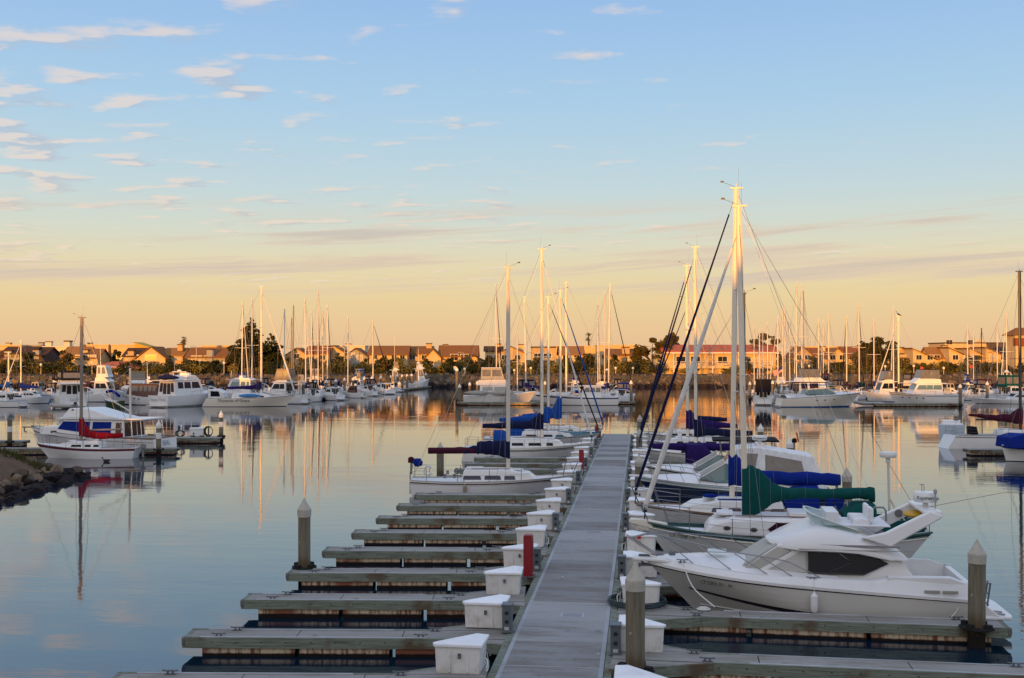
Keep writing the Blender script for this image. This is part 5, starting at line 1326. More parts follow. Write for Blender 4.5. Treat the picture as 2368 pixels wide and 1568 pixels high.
for u in ((-.9, -.3), (-.2, .25), (.35, .9)):
    mb = MB(); mb.across((A(9.3), 1.25), (A(9.2), 2.6), f, u[0], u[1], .05, .85); mb.build('aft_window', GLASSM, h)
mb = MB(); mb.side([(A(8.55), 1.35), (A(9.05), 1.35), (A(9.05), 2.4), (A(8.55), 2.4)], f); mb.build('side_door', MAHOG, h)
mb = MB(); mb.slab([(A(11.0), -1.6), (A(3.7), -1.6), (A(3.4), -1.0), (A(3.4), 1.0), (A(3.7), 1.6), (A(11.0), 1.6)], 2.62, 2.72); mb.build('boat_deck', WHITE, tr, bevel=.03)
ff = lambda x, z: 1.45 - .2 * (z - 2.7)
mb = MB(); mb.prism([(A(8.9), 2.72), (A(3.75), 2.72), (A(4.35), 3.45), (A(5.8), 3.50), (A(6.8), 3.25), (A(7.8), 2.95)], ff); fy = mb.build('flybridge', WHITE, tr, bevel=.08, smooth=40)
mb = MB(); mb.side([(A(4.6), 3.28), (A(4.8), 3.28), (A(4.8), 3.40), (A(4.6), 3.40)], ff); mb.build('side_light', MAHOG, fy)
mb = MB()
for s in (1, -1):
    for a in (9.9, 10.7): mb.tube([(A(a), s * 1.5, 2.62), (A(a + .2), s * 1.6, 1.2)], .03, 5)
mb.build('awning_post', WHITE, tr)
mb = MB(); mb.tube([(A(8.9), 0, 2.7), (A(8.85), 0, 6.6)], .08, 6); mb.tube([(A(8.9), 0, 3.2), (A(6.2), 0, 4.6)], .05, 6); mb.tube([(A(8.8), 0, 6.5), (A(6.2), 0, 4.6)], .012, 4); mb.build('derrick_mast', ALU, tr)
mb = MB(); up = [(A(1.9), 1.5, 2.2), (A(.9), .9, 2.62), (A(-.1), .1, 2.68)]; mb.tube(up + [(x, -v, z) for x, v, z in up[::-1]], .02, 5)
for x, v, z in up[:2]:
    for s in (1, -1): mb.tube([(x, s * v, z), (x, s * v, 1.8)], .018, 4)
mb.build('bow_rail', STEEL, tr)
mb = MB(); mb.box((A(-.3), 0, 1.85), (.9, .2, .08)); mb.tube([(A(-.6), 0, 1.85), (A(-.6), 0, 1.5), (A(-.35), 0, 1.45)], .05, 6); mb.build('anchor', STEELD, tr)
mb = MB()
for s in (1, -1): mb.tube([(-L / 2 + t_ * 2.6, s * H.b(t_ * 2.6 / L), H.zs(t_ * 2.6 / L) + .03) for t_ in (0, .5, 1)], .05, 5)
mb.tube([(-L / 2, -1.7, 1.23), (-L / 2, 1.7, 1.23)], .05, 5); mb.build('cap_rail', TEAK, tr)
lettering('SEAL', .55, tr, (-L / 2 - .16, 0, .80), (R(90), 0, R(-90)), mat('name_blue_grey', (.18, .25, .34), .5))
# red sloop
d = 82.7; c = CP(203, d); L = 7.75
sl_, Hs, Ls = sailboat('small white sloop with bright red sail cover and maroon sheer stripe by the rocks', place=((c[0], c[1], 0), head(178), L), fb=(.78, .78, 1.10), bands=[(.05, WHITE), (.27, MAROONP), (1.0, WHITE)], mast=(.44, 10.4), rr=.125, mm=mat('mast_weathered', (.24, .20, .17), .6, var=.15), cover=None, boom=.40, cabin=(.24, .66), ch=.42, wins=((.20, .35), (.42, .66), (.02, .15)), jib=None, B=2.5, rb=1.2, wt=.55, rs=.35, wire=.012, coverz=1, glass=GLASSD)
xm = Ls / 2 - Ls * .44
sail_cover(sl_, xm, 3.1, [(-.14, 1.55, 3.02, .15), (.15, 1.55, 3.0, .2), (.4, 1.5, 2.35, .22), (.8, 1.44, 2.0, .22), (1.4, 1.38, 1.86, .22), (2.2, 1.40, 1.84, .2), (3.1, 1.52, 1.86, .15)], CV_RED, seed=5)
outboard(sl_, -Ls / 2 - .25, 0, .70, .9, mat('motor_grey', (.2, .2, .21), .5))
mb = MB(); mb.tube([(-Ls / 2 + 1.0, 0, 1.0), (-Ls / 2 - .1, 0, .95)], .03, 5); mb.build('tiller', TEAK, sl_)
dock_run('low timber edged dock between the red sloop and the trawler', -60, 411, 85.4, 1.3)
dock_run('second low dock at the left edge behind the trawler bow', -80, 62, 93.0, 1.5)
wd_ = dock_run('short work dock carrying a white tank and hose reels', 392, 513, 97.0, 2.2)
c = CP(457, 97.2)
tk = thing('fuel_tank', 'white boxy fuel tank standing on the short work dock', 'tank', (c[0], c[1], .5), head(0))
mb = MB(); mb.box((0, 0, .45), (1.15, .8, .62)); mb.box((0, 0, .72), (1.20, .85, .14)); mb.build('body', WHITE, tk, bevel=.03)
mb = MB(); mb.box((-.4, 0, .07), (.2, .7, .14)); mb.box((.4, 0, .07), (.2, .7, .14)); mb.build('skid', STEELD, tk)
mb = MB(); mb.box((-.2, -.42, .32), (.10, .05, .16)); mb.build('valve', BLACKP, tk)
c = CP(420, 97.3)
hy = thing('hose_stand', 'white hose stand with dark hose loops left of the fuel tank', 'hose', (c[0], c[1], .5), head(0))
mb = MB(); mb.lathe([(.10, 0), (.07, .1), (.07, .85), (.11, .9), (.09, 1.0), (.02, 1.05)], 8); mb.build('post', WHITE, hy)
mb = MB()
for i in range(5): mb.tube([(.34 * math.cos(g) + .05 * i - .15, -.15, .30 + .26 * math.sin(g)) for g in [2 * PI * k / 14 for k in range(15)]], .02, 5)
mb.build('hose', mat('hose_green_black', (.02, .03, .025), .6), hy)
c = CP(483, 97.3)
hr = thing('hose_reel', 'black coiled hose reel right of the fuel tank on the work dock', 'hose', (c[0], c[1], .5), head(0))
mb = MB()
for i in range(6): mb.tube([((.40 - .02 * i) * math.cos(g), -.1 + .05 * i, .48 + (.46 - .02 * i) * math.sin(g)) for g in [2 * PI * k / 16 for k in range(17)]], .022, 5)
mb.build('hose', BLACKP, hr)
mb = MB(); mb.box((0, 0, .45), (.06, .3, .9)); mb.build('stand', STEELD, hr)
for p, d, zt, lb, cap, bd in ((24, 91, 2.35, 'flat topped grey pile with pale band at the left edge', 'flat', True), (368, 83.6, 2.75, 'white banded pile at the stern of the trawler', 'cone', True), (512, 97.5, 2.8, 'white capped pile at the end of the short work dock', 'cone', True)):
    c = CP(p, d); pile(c[0], c[1], zt, lb, cap=cap, white=True, band=bd, r=.2)
# duck
c = CP(247, 79.5)
dk = thing('duck', 'small dark duck floating in front of the red covered sloop', 'bird', (c[0], c[1], 0), head(185))
mb = MB(); rows = []
for x, w, z0, z1 in ((-.30, .01, .10, .14), (-.24, .05, .05, .15), (-.12, .10, -.02, .18), (.05, .115, -.03, .18), (.16, .09, 0, .17), (.20, .055, .06, .22), (.215, .045, .12, .28), (.24, .05, .22, .34), (.28, .045, .24, .35), (.32, .02, .25, .30), (.38, .016, .25, .275), (.39, .004, .26, .27)):
    rows.append([(x, w * math.cos(g), (z0 + z1) / 2 + (z1 - z0) / 2 * math.sin(g)) for g in [2 * PI * k / 8 for k in range(8)]])
mb.grid(rows, close=True, caps=True); mb.build('body', mat('duck_brown', (.05, .04, .035), .8, var=.3, vs=20), dk, smooth=True)

# rocky spit on the left
mb = MB(); rows = []
rs_ = random.Random(11)
def uedge(d): return -25.9 - .06 * (d - 54) if d < 69.5 else -26.83 - (d - 69.5) * 1.25
for i in range(29):
    dd = 24 + i * 1.85; row = []
    for j in range(16):
        u = uedge(dd) - j * 1.1 * (1 if j < 9 else 1.8)
        z = -.35 + min(1.95, (uedge(dd) - u) * .42) + rs_.uniform(-.09, .09)
        row.append((u * cy - dd * sy, u * sy + dd * cy, z))
    rows.append(row)
mb.grid(rows); structure(mb.build('spit_ground', mat('spit_earth', (.115, .072, .045), .95, var=.5, vs=1.6, bump=.8, bs=4), smooth=True))
protos = []
def rock_mesh(seed, m):
    r = random.Random(seed); bm = bmesh.new(); bmesh.ops.create_icosphere(bm, subdivisions=3, radius=1)
    pl = [(Vector((r.uniform(-1, 1), r.uniform(-1, 1), r.uniform(-1, 1))).normalized(), r.uniform(.35, .8)) for _ in range(11)]
    for v in bm.verts:
        for n_, k in pl:
            dd = v.co.dot(n_)
            if dd > k: v.co -= n_ * (dd - k) * .97
        v.co *= 1 + r.uniform(-.05, .05)
    me = bpy.data.meshes.new('rock'); bm.to_mesh(me); bm.free(); me.materials.append(m); return me
RM = [rock_mesh(i, (ROCKD, ROCKL, ROCKM)[i % 3]) for i in range(9)]
def rock(u, dd, z, s, k, label=None):
    o = bpy.data.objects.new('rock', RM[k % 9]); COL.objects.link(o)
    o.location = (u * cy - dd * sy, u * sy + dd * cy, z); o.scale = (s * rs_.uniform(.9, 1.3), s * rs_.uniform(.8, 1.1), s * rs_.uniform(.6, .85)); o.rotation_euler = (rs_.uniform(-.4, .4), rs_.uniform(-.4, .4), rs_.uniform(0, 6))
    tag(o, label or 'dark wet boulder heaped along the edge of the left spit', 'rock', None if label else 'boulders of the left spit')
for i in range(190):
    dd = 48 + 28 * rs_.random(); lv = rs_.random() ** 1.3
    u = uedge(dd) + .25 - 2.3 * lv
    rock(u, dd, -.12 + .85 * lv + rs_.uniform(-.1, .1), rs_.uniform(.22, .62) * (1.1 - .25 * lv), (3 * rs_.randrange(3)) + (0 if lv < .62 else (1 if rs_.random() < .5 else 2)))
for u, dd, z, s, k, lb in ((-28.0, 68.5, .55, .72, 1, 'large tan boulder near the tip of the left spit'), (-27.4, 69.8, .35, .5, 2, 'grey peaked boulder at the tip of the left spit'), (-30.2, 69.5, .8, .6, 4, 'rounded pale boulder beside the grass on the left spit'), (-26.7, 70.0, .10, .45, 0, 'black wet boulder farthest out at the tip of the spit')):
    rock(u, dd, z, s, k, lb)
def leaf_cloud(mb, centres, n, size, rnd, mis=(0, 1, 2), flat=0.0, surf=0.35):
    """many small leaf faces spread through lumps (centre, radii)"""
    tot = sum(r[0] * r[1] * r[2] for _, r in centres)
    for c, r in centres:
        k = max(6, int(n * r[0] * r[1] * r[2] / tot))
        for _ in range(k):
            v = Vector((rnd.gauss(0, 1), rnd.gauss(0, 1), rnd.gauss(0, 1))).normalized() * (surf + (1 - surf) * rnd.random() ** .6)
            p = Vector((c[0] + v.x * r[0], c[1] + v.y * r[1], c[2] + v.z * r[2]))
            a = Vector((rnd.gauss(0, 1), rnd.gauss(0, 1), rnd.gauss(0, 1) * (1 - flat))).normalized(); b_ = a.orthogonal().normalized()
            if flat: b_ = (b_ * (1 - flat) + a.cross(Vector((0, 0, 1))) * flat).normalized()
            s = size * rnd.uniform(.6, 1.3)
            mb.add([p - a * s * .5, p + b_ * s * .32, p + a * s * .5, p - b_ * s * .32], [[0, 1, 2, 3]], rnd.choice(mis))
LEAF = [mat('leaf_olive', (.10, .085, .02), .8), mat('leaf_deep_green', (.035, .042, .012), .8), mat('leaf_dusty_green', (.13, .10, .028), .8)]
LEAFY = [mat('leaf_yellow_green', (.20, .17, .03), .8), mat('leaf_olive', (.075, .07, .02), .8), mat('leaf_gold', (.22, .14, .03), .8)]
LEAFD = [mat('needle_dark', (.022, .026, .010), .85), mat('leaf_deep_green', (.035, .045, .014), .8), mat('needle_olive', (.05, .045, .014), .85)]
LEAFC = [mat('cypress_olive', (.085, .07, .02), .85), mat('cypress_deep', (.04, .04, .014), .85), mat('cypress_bronze', (.11, .075, .022), .85)]
BARK = mat('bark_brown', (.07, .045, .03), .9, var=.3, bump=.5)
BARKP = mat('bark_pale', (.24, .19, .14), .9, var=.2)
mb = MB(); r_ = random.Random(5)
for _ in range(1300):
    dd = r_.uniform(68, 73.5); u = uedge(dd) - r_.uniform(1.8, 7); z = min(1.95, (uedge(dd) - u) * .42) - .4
    mb.add([(0, 0, 0)] * 0, [])
    w = CPu = (u * cy - dd * sy, u * sy + dd * cy); h_ = r_.uniform(.2, .5); a = r_.uniform(0, 6)
    mb.add([(w[0] - .04 * math.cos(a), w[1] - .04 * math.sin(a), z), (w[0] + .04 * math.cos(a), w[1] + .04 * math.sin(a), z), (w[0] + r_.uniform(-.12, .12), w[1] + r_.uniform(-.12, .12), z + h_)], [[0, 1, 2]])
structure(mb.build('spit_grass', mat('dry_grass', (.07, .065, .02), .9, var=.3)), 'stuff')

# ---------------------------------------------------------------- centre group beyond the walkway
yc_, Hy, Ly = yacht('white flybridge motor yacht with grey kayaks on its side behind the left boats', fplace(1071, 1240, 177, 2), fb=(1.35, 1.4, 2.0), house=(.32, .78), zr=3.0, fly=(.36, .80, .95), encl=(.44, .76, 1.85, CV_GREY, CV_WHITE), glass=WSCOV, B=4.2, arch=False, mast=(.5, 1.5), ports=0)
for i, (x_, lb) in enumerate(((-Ly * .30, 'grey covered kayak hung on the stern side of the motor yacht'), (Ly * .02, 'grey covered kayak hung amidships on the motor yacht'))):
    k = thing('kayak', lb, 'kayak', (0, 0, 0), 0, 'covered kayaks on the motor yacht')
    w = Matrix.Translation(yc_.location) @ Matrix.Rotation(yc_.rotation_euler.z, 4, 'Z') @ Vector((x_, -Hy.B * .5 - .25, 1.75)); k.location = w; k.rotation_euler.z = yc_.rotation_euler.z
    mb = MB(); rows = []
    for j in range(11):
        t_ = j / 10 * 2 - 1; q = max(.03, (1 - abs(t_) ** 2.2)); rows.append([(t_ * 2.25, .33 * q * math.cos(g), .42 * q * math.sin(g) * (1.0 if math.sin(g) > 0 else .8) + .10 * t_ * t_) for g in [2 * PI * n_ / 8 for n_ in range(8)]])
    mb.grid(rows, close=True, caps=True); mb.build('hull', CV_GREY, k, smooth=True)
    mb = MB()
    for s in (-1, 1): mb.tube([(s * 1.2, -.36, .0), (s * 1.2, .1, -.40), (s * 1.2, .45, -.1)], .03, 5)
    mb.build('strap', BLACKP, k)
ms, Hm, Lm = yacht('white motorsailer with navy blue sheer stripe and glazed wheelhouse', fplace(1236, 1428, 173, 179), fb=(1.25, 1.25, 1.7), B=3.6, bands=[(.05, WHITE), (.22, NAVY), (.95, WHITE), (1, BLACKP)], house=(.52, .80), zr=2.95, wins=((.02, .30), (.36, .64), (.70, .94)), fly=None, glass=VINYL, hrake=1.0, aft=True, plat=False)
mb = MB(); mb.prism([(Lm * .10, 1.4), (Lm * .34, 1.6), (Lm * .28, 1.95), (Lm * .06, 1.95)], lambda x, z: 1.0); mb.build('coach_roof', WHITE, ms, bevel=.05)
mb = MB(); mb.prism([(-Lm * .52, .3), (-Lm * .49, .3), (-Lm * .46, 1.6), (-Lm * .50, 1.7)], lambda x, z: .05); mb.build('rudder', WHITE, ms)
mb = MB(); mb.box((Lm * -.05, -1.35, 2.0), (1.6, .3, .5)); mb.build('blue_rail_cover', CV_BLUE, ms, bevel=.05)
mast_rig(ms, Hm, Lm * .12, ZZ(653, 173), .14, zb=1.8, mm=ALUW, boom=5, jib=None, spr=(.4, .7), far=True, wire=.016)
dock_run('timber edged dock under the white flybridge motor yacht', 1056, 1262, 172, 1.6)
dock_run('short dock behind the motorsailer rudder', 1418, 1468, 175, 1.6)
for p, d, zt, lb in ((1062, 173, 3.3, 'white capped pile at the left end of the centre dock'), (1086, 190, 3.2, 'second white capped pile behind the centre dock'), (1103, 200, 3.2, 'third white capped pile behind the centre dock'), (1121, 212, 3.1, 'fourth white capped pile behind the centre dock'), (1350 - 90, 180, 3.6, 'white capped pile between the motor yacht and the motorsailer'), (1459, 176, 3.8, 'tall white capped pile right of the motorsailer'), (1056, 180, 6.0 - .2, 'tall slim pale pile left of the flybridge motor yacht')):
    c = CP(p, d); pile(c[0], c[1], zt, lb, white=True, collar=False, r=.24)
def fsail(label, p, ytop, d, L=9.5, deg=80, cover=None, jib=None, mm=ALUW, lean=0.0, rr=.125, boom=.38, hood_m=None, group=None, radar=None, off=0.0, bands=None, cov_h=.9):
    """far sailboat placed by its mast"""
    mf = .42; c = CP(p, d); hd = head(deg); o = (0.5 - mf) * L
    loc = (c[0] - o * math.cos(hd), c[1] - o * math.sin(hd), 0)
    return sailboat(label, place=(loc, hd, L), mast=(mf, ZZ(ytop, d)), rr=rr, cover=cover, jib=jib, jibr=.085, boom=boom, mm=mm, far=True, wire=.016, spr=(.5,), lean=lean * d / 2570, hood_m=hood_m, group=group, radar=radar, lines=False, wins=((.1, .4), (.5, .8)), bands=bands, cov_h=cov_h)
G = 'sailboats berthed beyond the walkway end'
fsail('far sailboat with slim white mast just left of the sloop mast', 1148, 659, 188, 10, 75, CV_NAVY, CV_BLACK, lean=6, group=G)
fsail('far sailboat with slim mast and dark plum furled sail right of the motor yacht', 1216, 687, 190, 10.5, 170, CV_PURP, None, lean=-4, group=G)
fsail('far sailboat with a short bare golden mast above the motor yacht bow', 1196, 769, 196, 8, 100, None, None, lean=-3, group=G)
fsail('far sailboat with golden mast seen left of the pair by the palm', 1382, 700, 190, 10, 80, None, SAILC, lean=-2, group=G, boom=.45)
fsail('far sailboat with the left mast of the tall pair by the palm', 1397.5, 675, 186, 10.5, 85, CV_BLUE, None, lean=-3, group=G)
fsail('far sailboat with the right mast of the tall pair by the palm', 1406, 657, 192, 11, 12, CV_NAVY, CV_BLACK, lean=-5, group=G)
yacht('small white cruiser with blue canvas moored beside the motorsailer stern', fplace(1425, 1470, 186, 40), fb=(.9, .95, 1.3), house=(.35, .75), zr=2.0, fly=None, encl=(.45, .85, 1.2, CV_BLUE, CV_BLUE))
yacht('blue canvas covered motor cruiser between the centre masts', fplace(1195, 1265, 192, 20), fb=(1.0, 1.1, 1.4), house=(.3, .75), zr=2.3, fly=None, encl=(.4, .9, 1.3, CV_NAVY, CV_NAVY))
yacht('white cruiser with black canvas cockpit right of the twin masts', fplace(1355, 1425, 200, 150), fb=(1.0, 1.1, 1.5), house=(.3, .75), zr=2.5, fly=(.4, .7, .7), encl=(.4, .75, 1.4, CV_BLACK, CV_BLACK), arch=True)

# ---------------------------------------------------------------- far left basin
G = 'boats of the far left basin'
gr_, Hg, Lg = sailboat('large white centre cockpit sailboat with indigo sail cover and lettered side', place=fplace(484, 682, 168, 2), fb=(1.35, 1.30, 1.75), B=3.9, mast=(.395, ZZ(663, 168)), rr=.15, cover=CV_PURP, boom=.40, jib=SAILC, jibr=.12, cabin=(.28, .72), ch=.55, wins=((.5, .6), (.75, .85)), far=True, wire=.016, spr=(.38, .62), bands=[(.04, WHITE), (.07, BROWNT), (.95, CREAM), (1, NAVY)], group=G, rb=1.6, rs=-.9, wt=.8, cov_h=1.2)
mb = MB(); mb.prism([(-Lg * .5 + .3, 1.3), (-Lg * .30, 1.3), (-Lg * .31, 2.1), (-Lg * .36, 2.5), (-Lg * .47, 2.6), (-Lg * .5 + .2, 2.3)], lambda x, z: 1.6); o = mb.build('cockpit_enclosure', CV_WHITE, gr_, bevel=.06)
mb = MB(); mb.side([(-Lg * .45, 1.55), (-Lg * .34, 1.55), (-Lg * .36, 2.3), (-Lg * .45, 2.35)], lambda x, z: 1.6); mb.build('clear_panel', GLASSD, o)
lettering('Moments of Grace', .62, gr_, (-Lg * .18, -Hg.B * .5 - .06, .95), (R(86), 0, 0), BLACKP)
c = CP(577, 166.9)
dg = thing('dinghy', 'bright blue covered dinghy lashed on the lettered sailboat deck', 'dinghy', (c[0], c[1], 1.62), head(0), None)
mb = MB(); rows = []
for j in range(11):
    t_ = j / 10 * 2 - 1; q = max(.05, (1 - abs(t_) ** 2.0)) ** .7; rows.append([(t_ * 1.75, .6 * q * math.cos(g), .34 * q * max(math.sin(g), -.5)) for g in [2 * PI * n_ / 10 for n_ in range(10)]])
mb.grid(rows, close=True, caps=True); mb.build('cover', mat('dinghy_blue', (.02, .17, .42), .6), dg, smooth=True)
mb = MB(); mb.box((0, 0, -.16), (2.2, .9, .10)); mb.build('hull', CV_GREY, dg, bevel=.03)
# big trawler, stern towards us
d = 166; c = CP(434, d + 4)
hp, Hh, Lp = yacht('white trawler with navy covered dinghy aft, its stern facing us', ((c[0], c[1], 0), head(62), 12.0), fb=(1.75, 1.7, 2.4), B=4.5, house=(.34, .86), zr=3.9, wins=((.1, .3), (.36, .6), (.66, .92)), fly=(.42, .66, .8), glass=GLASSM, arch=True, boot=BLACKP, group=G, bands=[(.04, WHITE), (.88, WHITE), (.93, BLACKP), (.96, WHITE), (1, BLACKP)], roof_over=1.4)
lettering('Happy Trails', .62, hp, (-Lp / 2 - .16, 0, 1.15), (R(90), 0, R(-90)), mat('name_grey', (.4, .38, .35), .6), shear=.2)
w = Matrix.Translation(hp.location) @ Matrix.Rotation(hp.rotation_euler.z, 4, 'Z') @ Vector((-4.0, 0, 4.35))
dg = thing('dinghy', 'dinghy under navy cover on the aft deck roof of the white trawler', 'dinghy', w, hp.rotation_euler.z + R(90))
mb = MB(); rows = []
for j in range(11):
    t_ = j / 10 * 2 - 1; q = max(.05, (1 - abs(t_) ** 2.4)) ** .6; hgt = .75 + .35 * math.exp(-((t_ - .1) / .3) ** 2); rows.append([(t_ * 2.1, .85 * q * math.cos(g), hgt * .5 * q * max(math.sin(g), -.6)) for g in [2 * PI * n_ / 10 for n_ in range(10)]])
mb.grid(rows, close=True, caps=True); mb.build('cover', CV_NAVY, dg, smooth=True)
mb = MB(); mb.box((0, 0, -.36), (2.6, .8, .16)); mb.build('cradle', WHITE, dg)
# classic mahogany-house motor yacht
cl, Hcl, Lcl = yacht('classic white motor yacht with dark mahogany deckhouse and round portholes', fplace(268, 395, 174, 172), fb=(1.2, 1.3, 2.3), B=3.6, house=(.25, .85), zr=3.2, house_m=MAHOG, wins=((.05, .14), (.2, .3), (.36, .46), (.52, .62), (.68, .9)), fly=None, glass=VINYL, hrake=.5, ports=5, plat=False, group=G, boot=BLACKP, awn=CV_GREY)
mb = MB(); mb.blob((Lcl * .28, 0, 2.5), (1.3, .8, .55), 7, None, .1); mb.build('covered_tender', CV_WHITE, cl, smooth=True)
# big express yacht stern on, with the inflatable
d = 164; c = CP(160, d + 5)
la, Hl, Ll = yacht('white sedan yacht with black canvas top, stern on, behind the inflatable', ((c[0], c[1], 0), head(118), 12.5), fb=(1.9, 1.7, 2.2), B=4.4, house=(.35, .80), zr=3.5, wins=((.1, .5), (.55, .92)), fly=(.42, .8, .6), encl=(.45, .82, 1.3, CV_BLACK, CV_BLACK), glass=GLASSD, group=G, boot=WHITE, awn=CV_WHITE)
lettering('Lady', .7, la, (-Ll / 2 - .16, 0, 1.25), (R(90), 0, R(-90)), mat('name_grey', (.4, .38, .35), .6), shear=.3)
def inflatable(label, p, d, deg, L=3.6, m=CV_GREY, motor=True, group=None):
    c = CP(p, d); t_ = thing('inflatable_boat', label, 'dinghy', (c[0], c[1], 0), head(deg), group)
    mb = MB(); pts = arc([(-L / 2, .62, .38), (0, .66, .38), (L * .32, .55, .44), (L / 2, 0, .56), (L * .32, -.55, .44), (0, -.66, .38), (-L / 2, -.62, .38)], 4); mb.tube(pts, .24, 9); mb.build('tube', m, t_, smooth=True)
    mb = MB(); mb.slab([(-L / 2 + .1, -.5), (L * .3, -.45), (L * .3, .45), (-L / 2 + .1, .5)], .12, .2); mb.box((-L / 2 + .12, 0, .4), (.08, 1.0, .4)); mb.build('floor', CV_GREY, t_)
    if motor: outboard(t_, -L / 2 - .05, 0, .62, .9)
    return t_
inflatable('grey inflatable boat with black outboard beside the sedan yacht stern', 146, 161, 165, 3.9, CV_GREY, True)
inflatable('pale inflatable boat tied ahead of the cream express cruiser', 2008, 170, 178, 4.2, CV_GREY, False)
# small green boat with blue cover
c = CP(262, 170)
sg = thing('skiff', 'small olive green hulled boat under a bright blue cover', 'boat', (c[0], c[1], 0), head(150))
Hq = Hull(3.9, 1.7, .8, .75, 1.1, rb=.5, wt=.7); Hq.build(sg, [(.1, CREAM), (1, mat('olive_hull', (.05, .075, .025), .5))], ANTIF, N=12); Hq.deck(sg)
mb = MB(); mb.tube([(-1.4, 0, 1.5), (.2, 0, 2.3), (1.4, 0, 2.1)], .24, 7); mb.build('boat_cover', CV_BLUE, sg, smooth=True)
mb = MB(); mb.tube([(0, 0, .8), (0, 0, 2.2)], .03, 5); mb.tube([(1.3, 0, 1.0), (1.3, 0, 2.0)], .03, 5); mb.build('cover_pole', STEEL, sg)
yacht('cream sport fisher with tall enclosed flybridge behind the sedan yacht', fplace(205, 300, 186, 5), fb=(1.2, 1.4, 2.1), B=4.4, house=(.38, .80), zr=3.3, fly=(.44, .78, .9), encl=(.46, .74, 1.9, CV_WHITE, CV_WHITE), group=G, arch=False, mast=(.7, 4))
yacht('white cabin yacht with long hardtop behind the lettered sailboat', fplace(506, 598, 182, 176), fb=(1.4, 1.5, 2.0), B=4.3, house=(.22, .88), zr=3.7, wins=((.04, .16), (.22, .45), (.55, .9)), fly=(.34, .86, .35), glass=GLASST, group=G, mast=(.3, 1.2))
yacht('white yacht with tan framed flybridge enclosure beside the lettered sailboat bow', fplace(600, 706, 178, 173), fb=(1.4, 1.5, 2.1), B=4.3, house=(.25, .66), zr=3.4, wins=((.1, .45), (.5, .92)), fly=(.36, .68, .5), encl=(.38, .72, 1.7, CV_TAN, CV_TAN), group=G, awn=CV_GREY)
yacht('white launch with pale blue stripe at the left picture edge', fplace(-40, 56, 166, 178), fb=(1.0, 1.0, 1.4), B=3.4, house=(.3, .7), zr=2.0, fly=None, stripe=BLUEP, group=G)
yacht('white cuddy cabin cruiser lying behind the launch at the left edge', fplace(30, 118, 178, 10), fb=(.95, 1.0, 1.3), B=3.0, house=(.3, .7), zr=1.9, fly=None, group=G, wins=((.1, .3), (.4, .6), (.7, .9)))
fsail('navy hulled sailboat with blue boom cover at the far left edge', 49, 789, 192, 9, 165, CV_BLUE, SAILC, group=G, bands=[(.05, WHITE), (.95, NAVY), (1, BLACKP)], lean=-1)
fsail('sailboat under a steel blue awning near the left edge', 20, 815, 198, 8.5, 10, CV_BLUE2, None, group=G)
yacht('small white sport cruiser with dark canvas right of the leaning furled sail', fplace(92, 150, 196, 160), fb=(.9, .95, 1.3), B=3.0, house=(.3, .72), zr=2.0, fly=None, encl=(.45, .85, 1.0, CV_BLACK, CV_BLACK), group=G)
yacht('small white flybridge fishing boat behind the classic yacht', fplace(322, 372, 205, 20), fb=(1.0, 1.0, 1.5), B=3.2, house=(.35, .72), zr=2.8, fly=(.42, .7, .7), group=G, mast=(.6, 3.5))
yacht('white trawler with tan bimini behind the classic yacht bow', fplace(300, 345, 196, 100), fb=(1.1, 1.1, 1.6), B=3.4, house=(.3, .8), zr=2.9, fly=(.4, .7, .7), encl=(.42, .7, 1.3, CV_TAN, CV_TAN), group=G)
# masts of the far left basin
spec = [(559, 700, 186, 85, None, SAILC, -6, ALUW, 'leftmost'), (582.6, 690, 190, 95, CV_NAVY, CV_BLACK, 0, ALUW, 'second'), (657.5, 716, 200, 80, None, None, 0, ALUW, 'third'), (674.6, 736, 205, 95, CV_TAN, None, 4, WOODM, 'fourth'),
        (678, 706, 196, 100, CV_BLACK, None, -13, WOODM, 'fifth'), (707.5, 693, 192, 85, CV_PURP, SAILC, 9, ALUW, 'sixth'), (720, 719, 205, 90, None, CV_BLACK, 0, ALUW, 'seventh'), (735.6, 673.5, 200, 95, None, CV_BLACK, 3, ALUW, 'eighth'),
        (746.6, 721.6, 210, 75, CV_NAVY, None, 2, ALUW, 'ninth'), (757, 707, 206, 85, CV_BLUE, CV_BLACK, 1, ALUW, 'tenth'), (804.4, 733, 212, 90, None, None, 0, ALUW, 'eleventh'), (862.5, 741, 228, 20, CV_NAVY, CV_BLACK, 1, ALU, 'rightmost')]
for p, yt, d, deg, cv_, jb, ln, mm_, o_ in spec:
    fsail('far sailboat carrying the %s mast of the left basin' % o_, p, yt, d, 9.6, deg, cv_, jb, mm_, ln, .14, group='sailboats of the left basin')
# row of fingers, small boats and piles along the basin edge
prow = [(702, 932), (729, 929), (754, 925), (777, 922), (797, 918), (816, 916), (843, 913), (860, 911), (880, 908), (903, 906), (917, 904), (930, 902), (941, 901), (952, 899), (964, 898), (984, 896)]
for i, (p, yw) in enumerate(prow):
    d = 7.5 * 2570 / (yw - 825); c = CP(p, d); pile(c[0], c[1], ZZ(yw - 825 and (870 if i < 2 else 867 if i < 8 else 863) + 3, d) if 0 else 3.6, 'pale capped pile, %s from the left along the basin edge' % ORD[i].replace('nearest', 'first'), 'piles along the basin edge', white=True, collar=False, r=.26)
dock_run('long low dock along the edge of the left basin', 690, 990, 182, 1.4, d1=266)
small = [(715, 745, 186, 30, CV_BLACK, None), (745, 790, 192, 150, None, CV_NAVY), (790, 838, 203, 175, None, None), (832, 868, 212, 160, CV_NAVY, None), (868, 905, 224, 120, None, None), (893, 925, 236, 170, CV_TAN, None)]
sl2 = ['tan covered runabout at the near end of the basin edge', 'white cabin boat with navy tarpaulin on the basin edge', 'white double ended launch with brown cabin on the basin edge', 'small boat under a round navy cover on the basin edge', 'white work boat with open cockpit on the basin edge', 'low white skiff near the fishing boat']
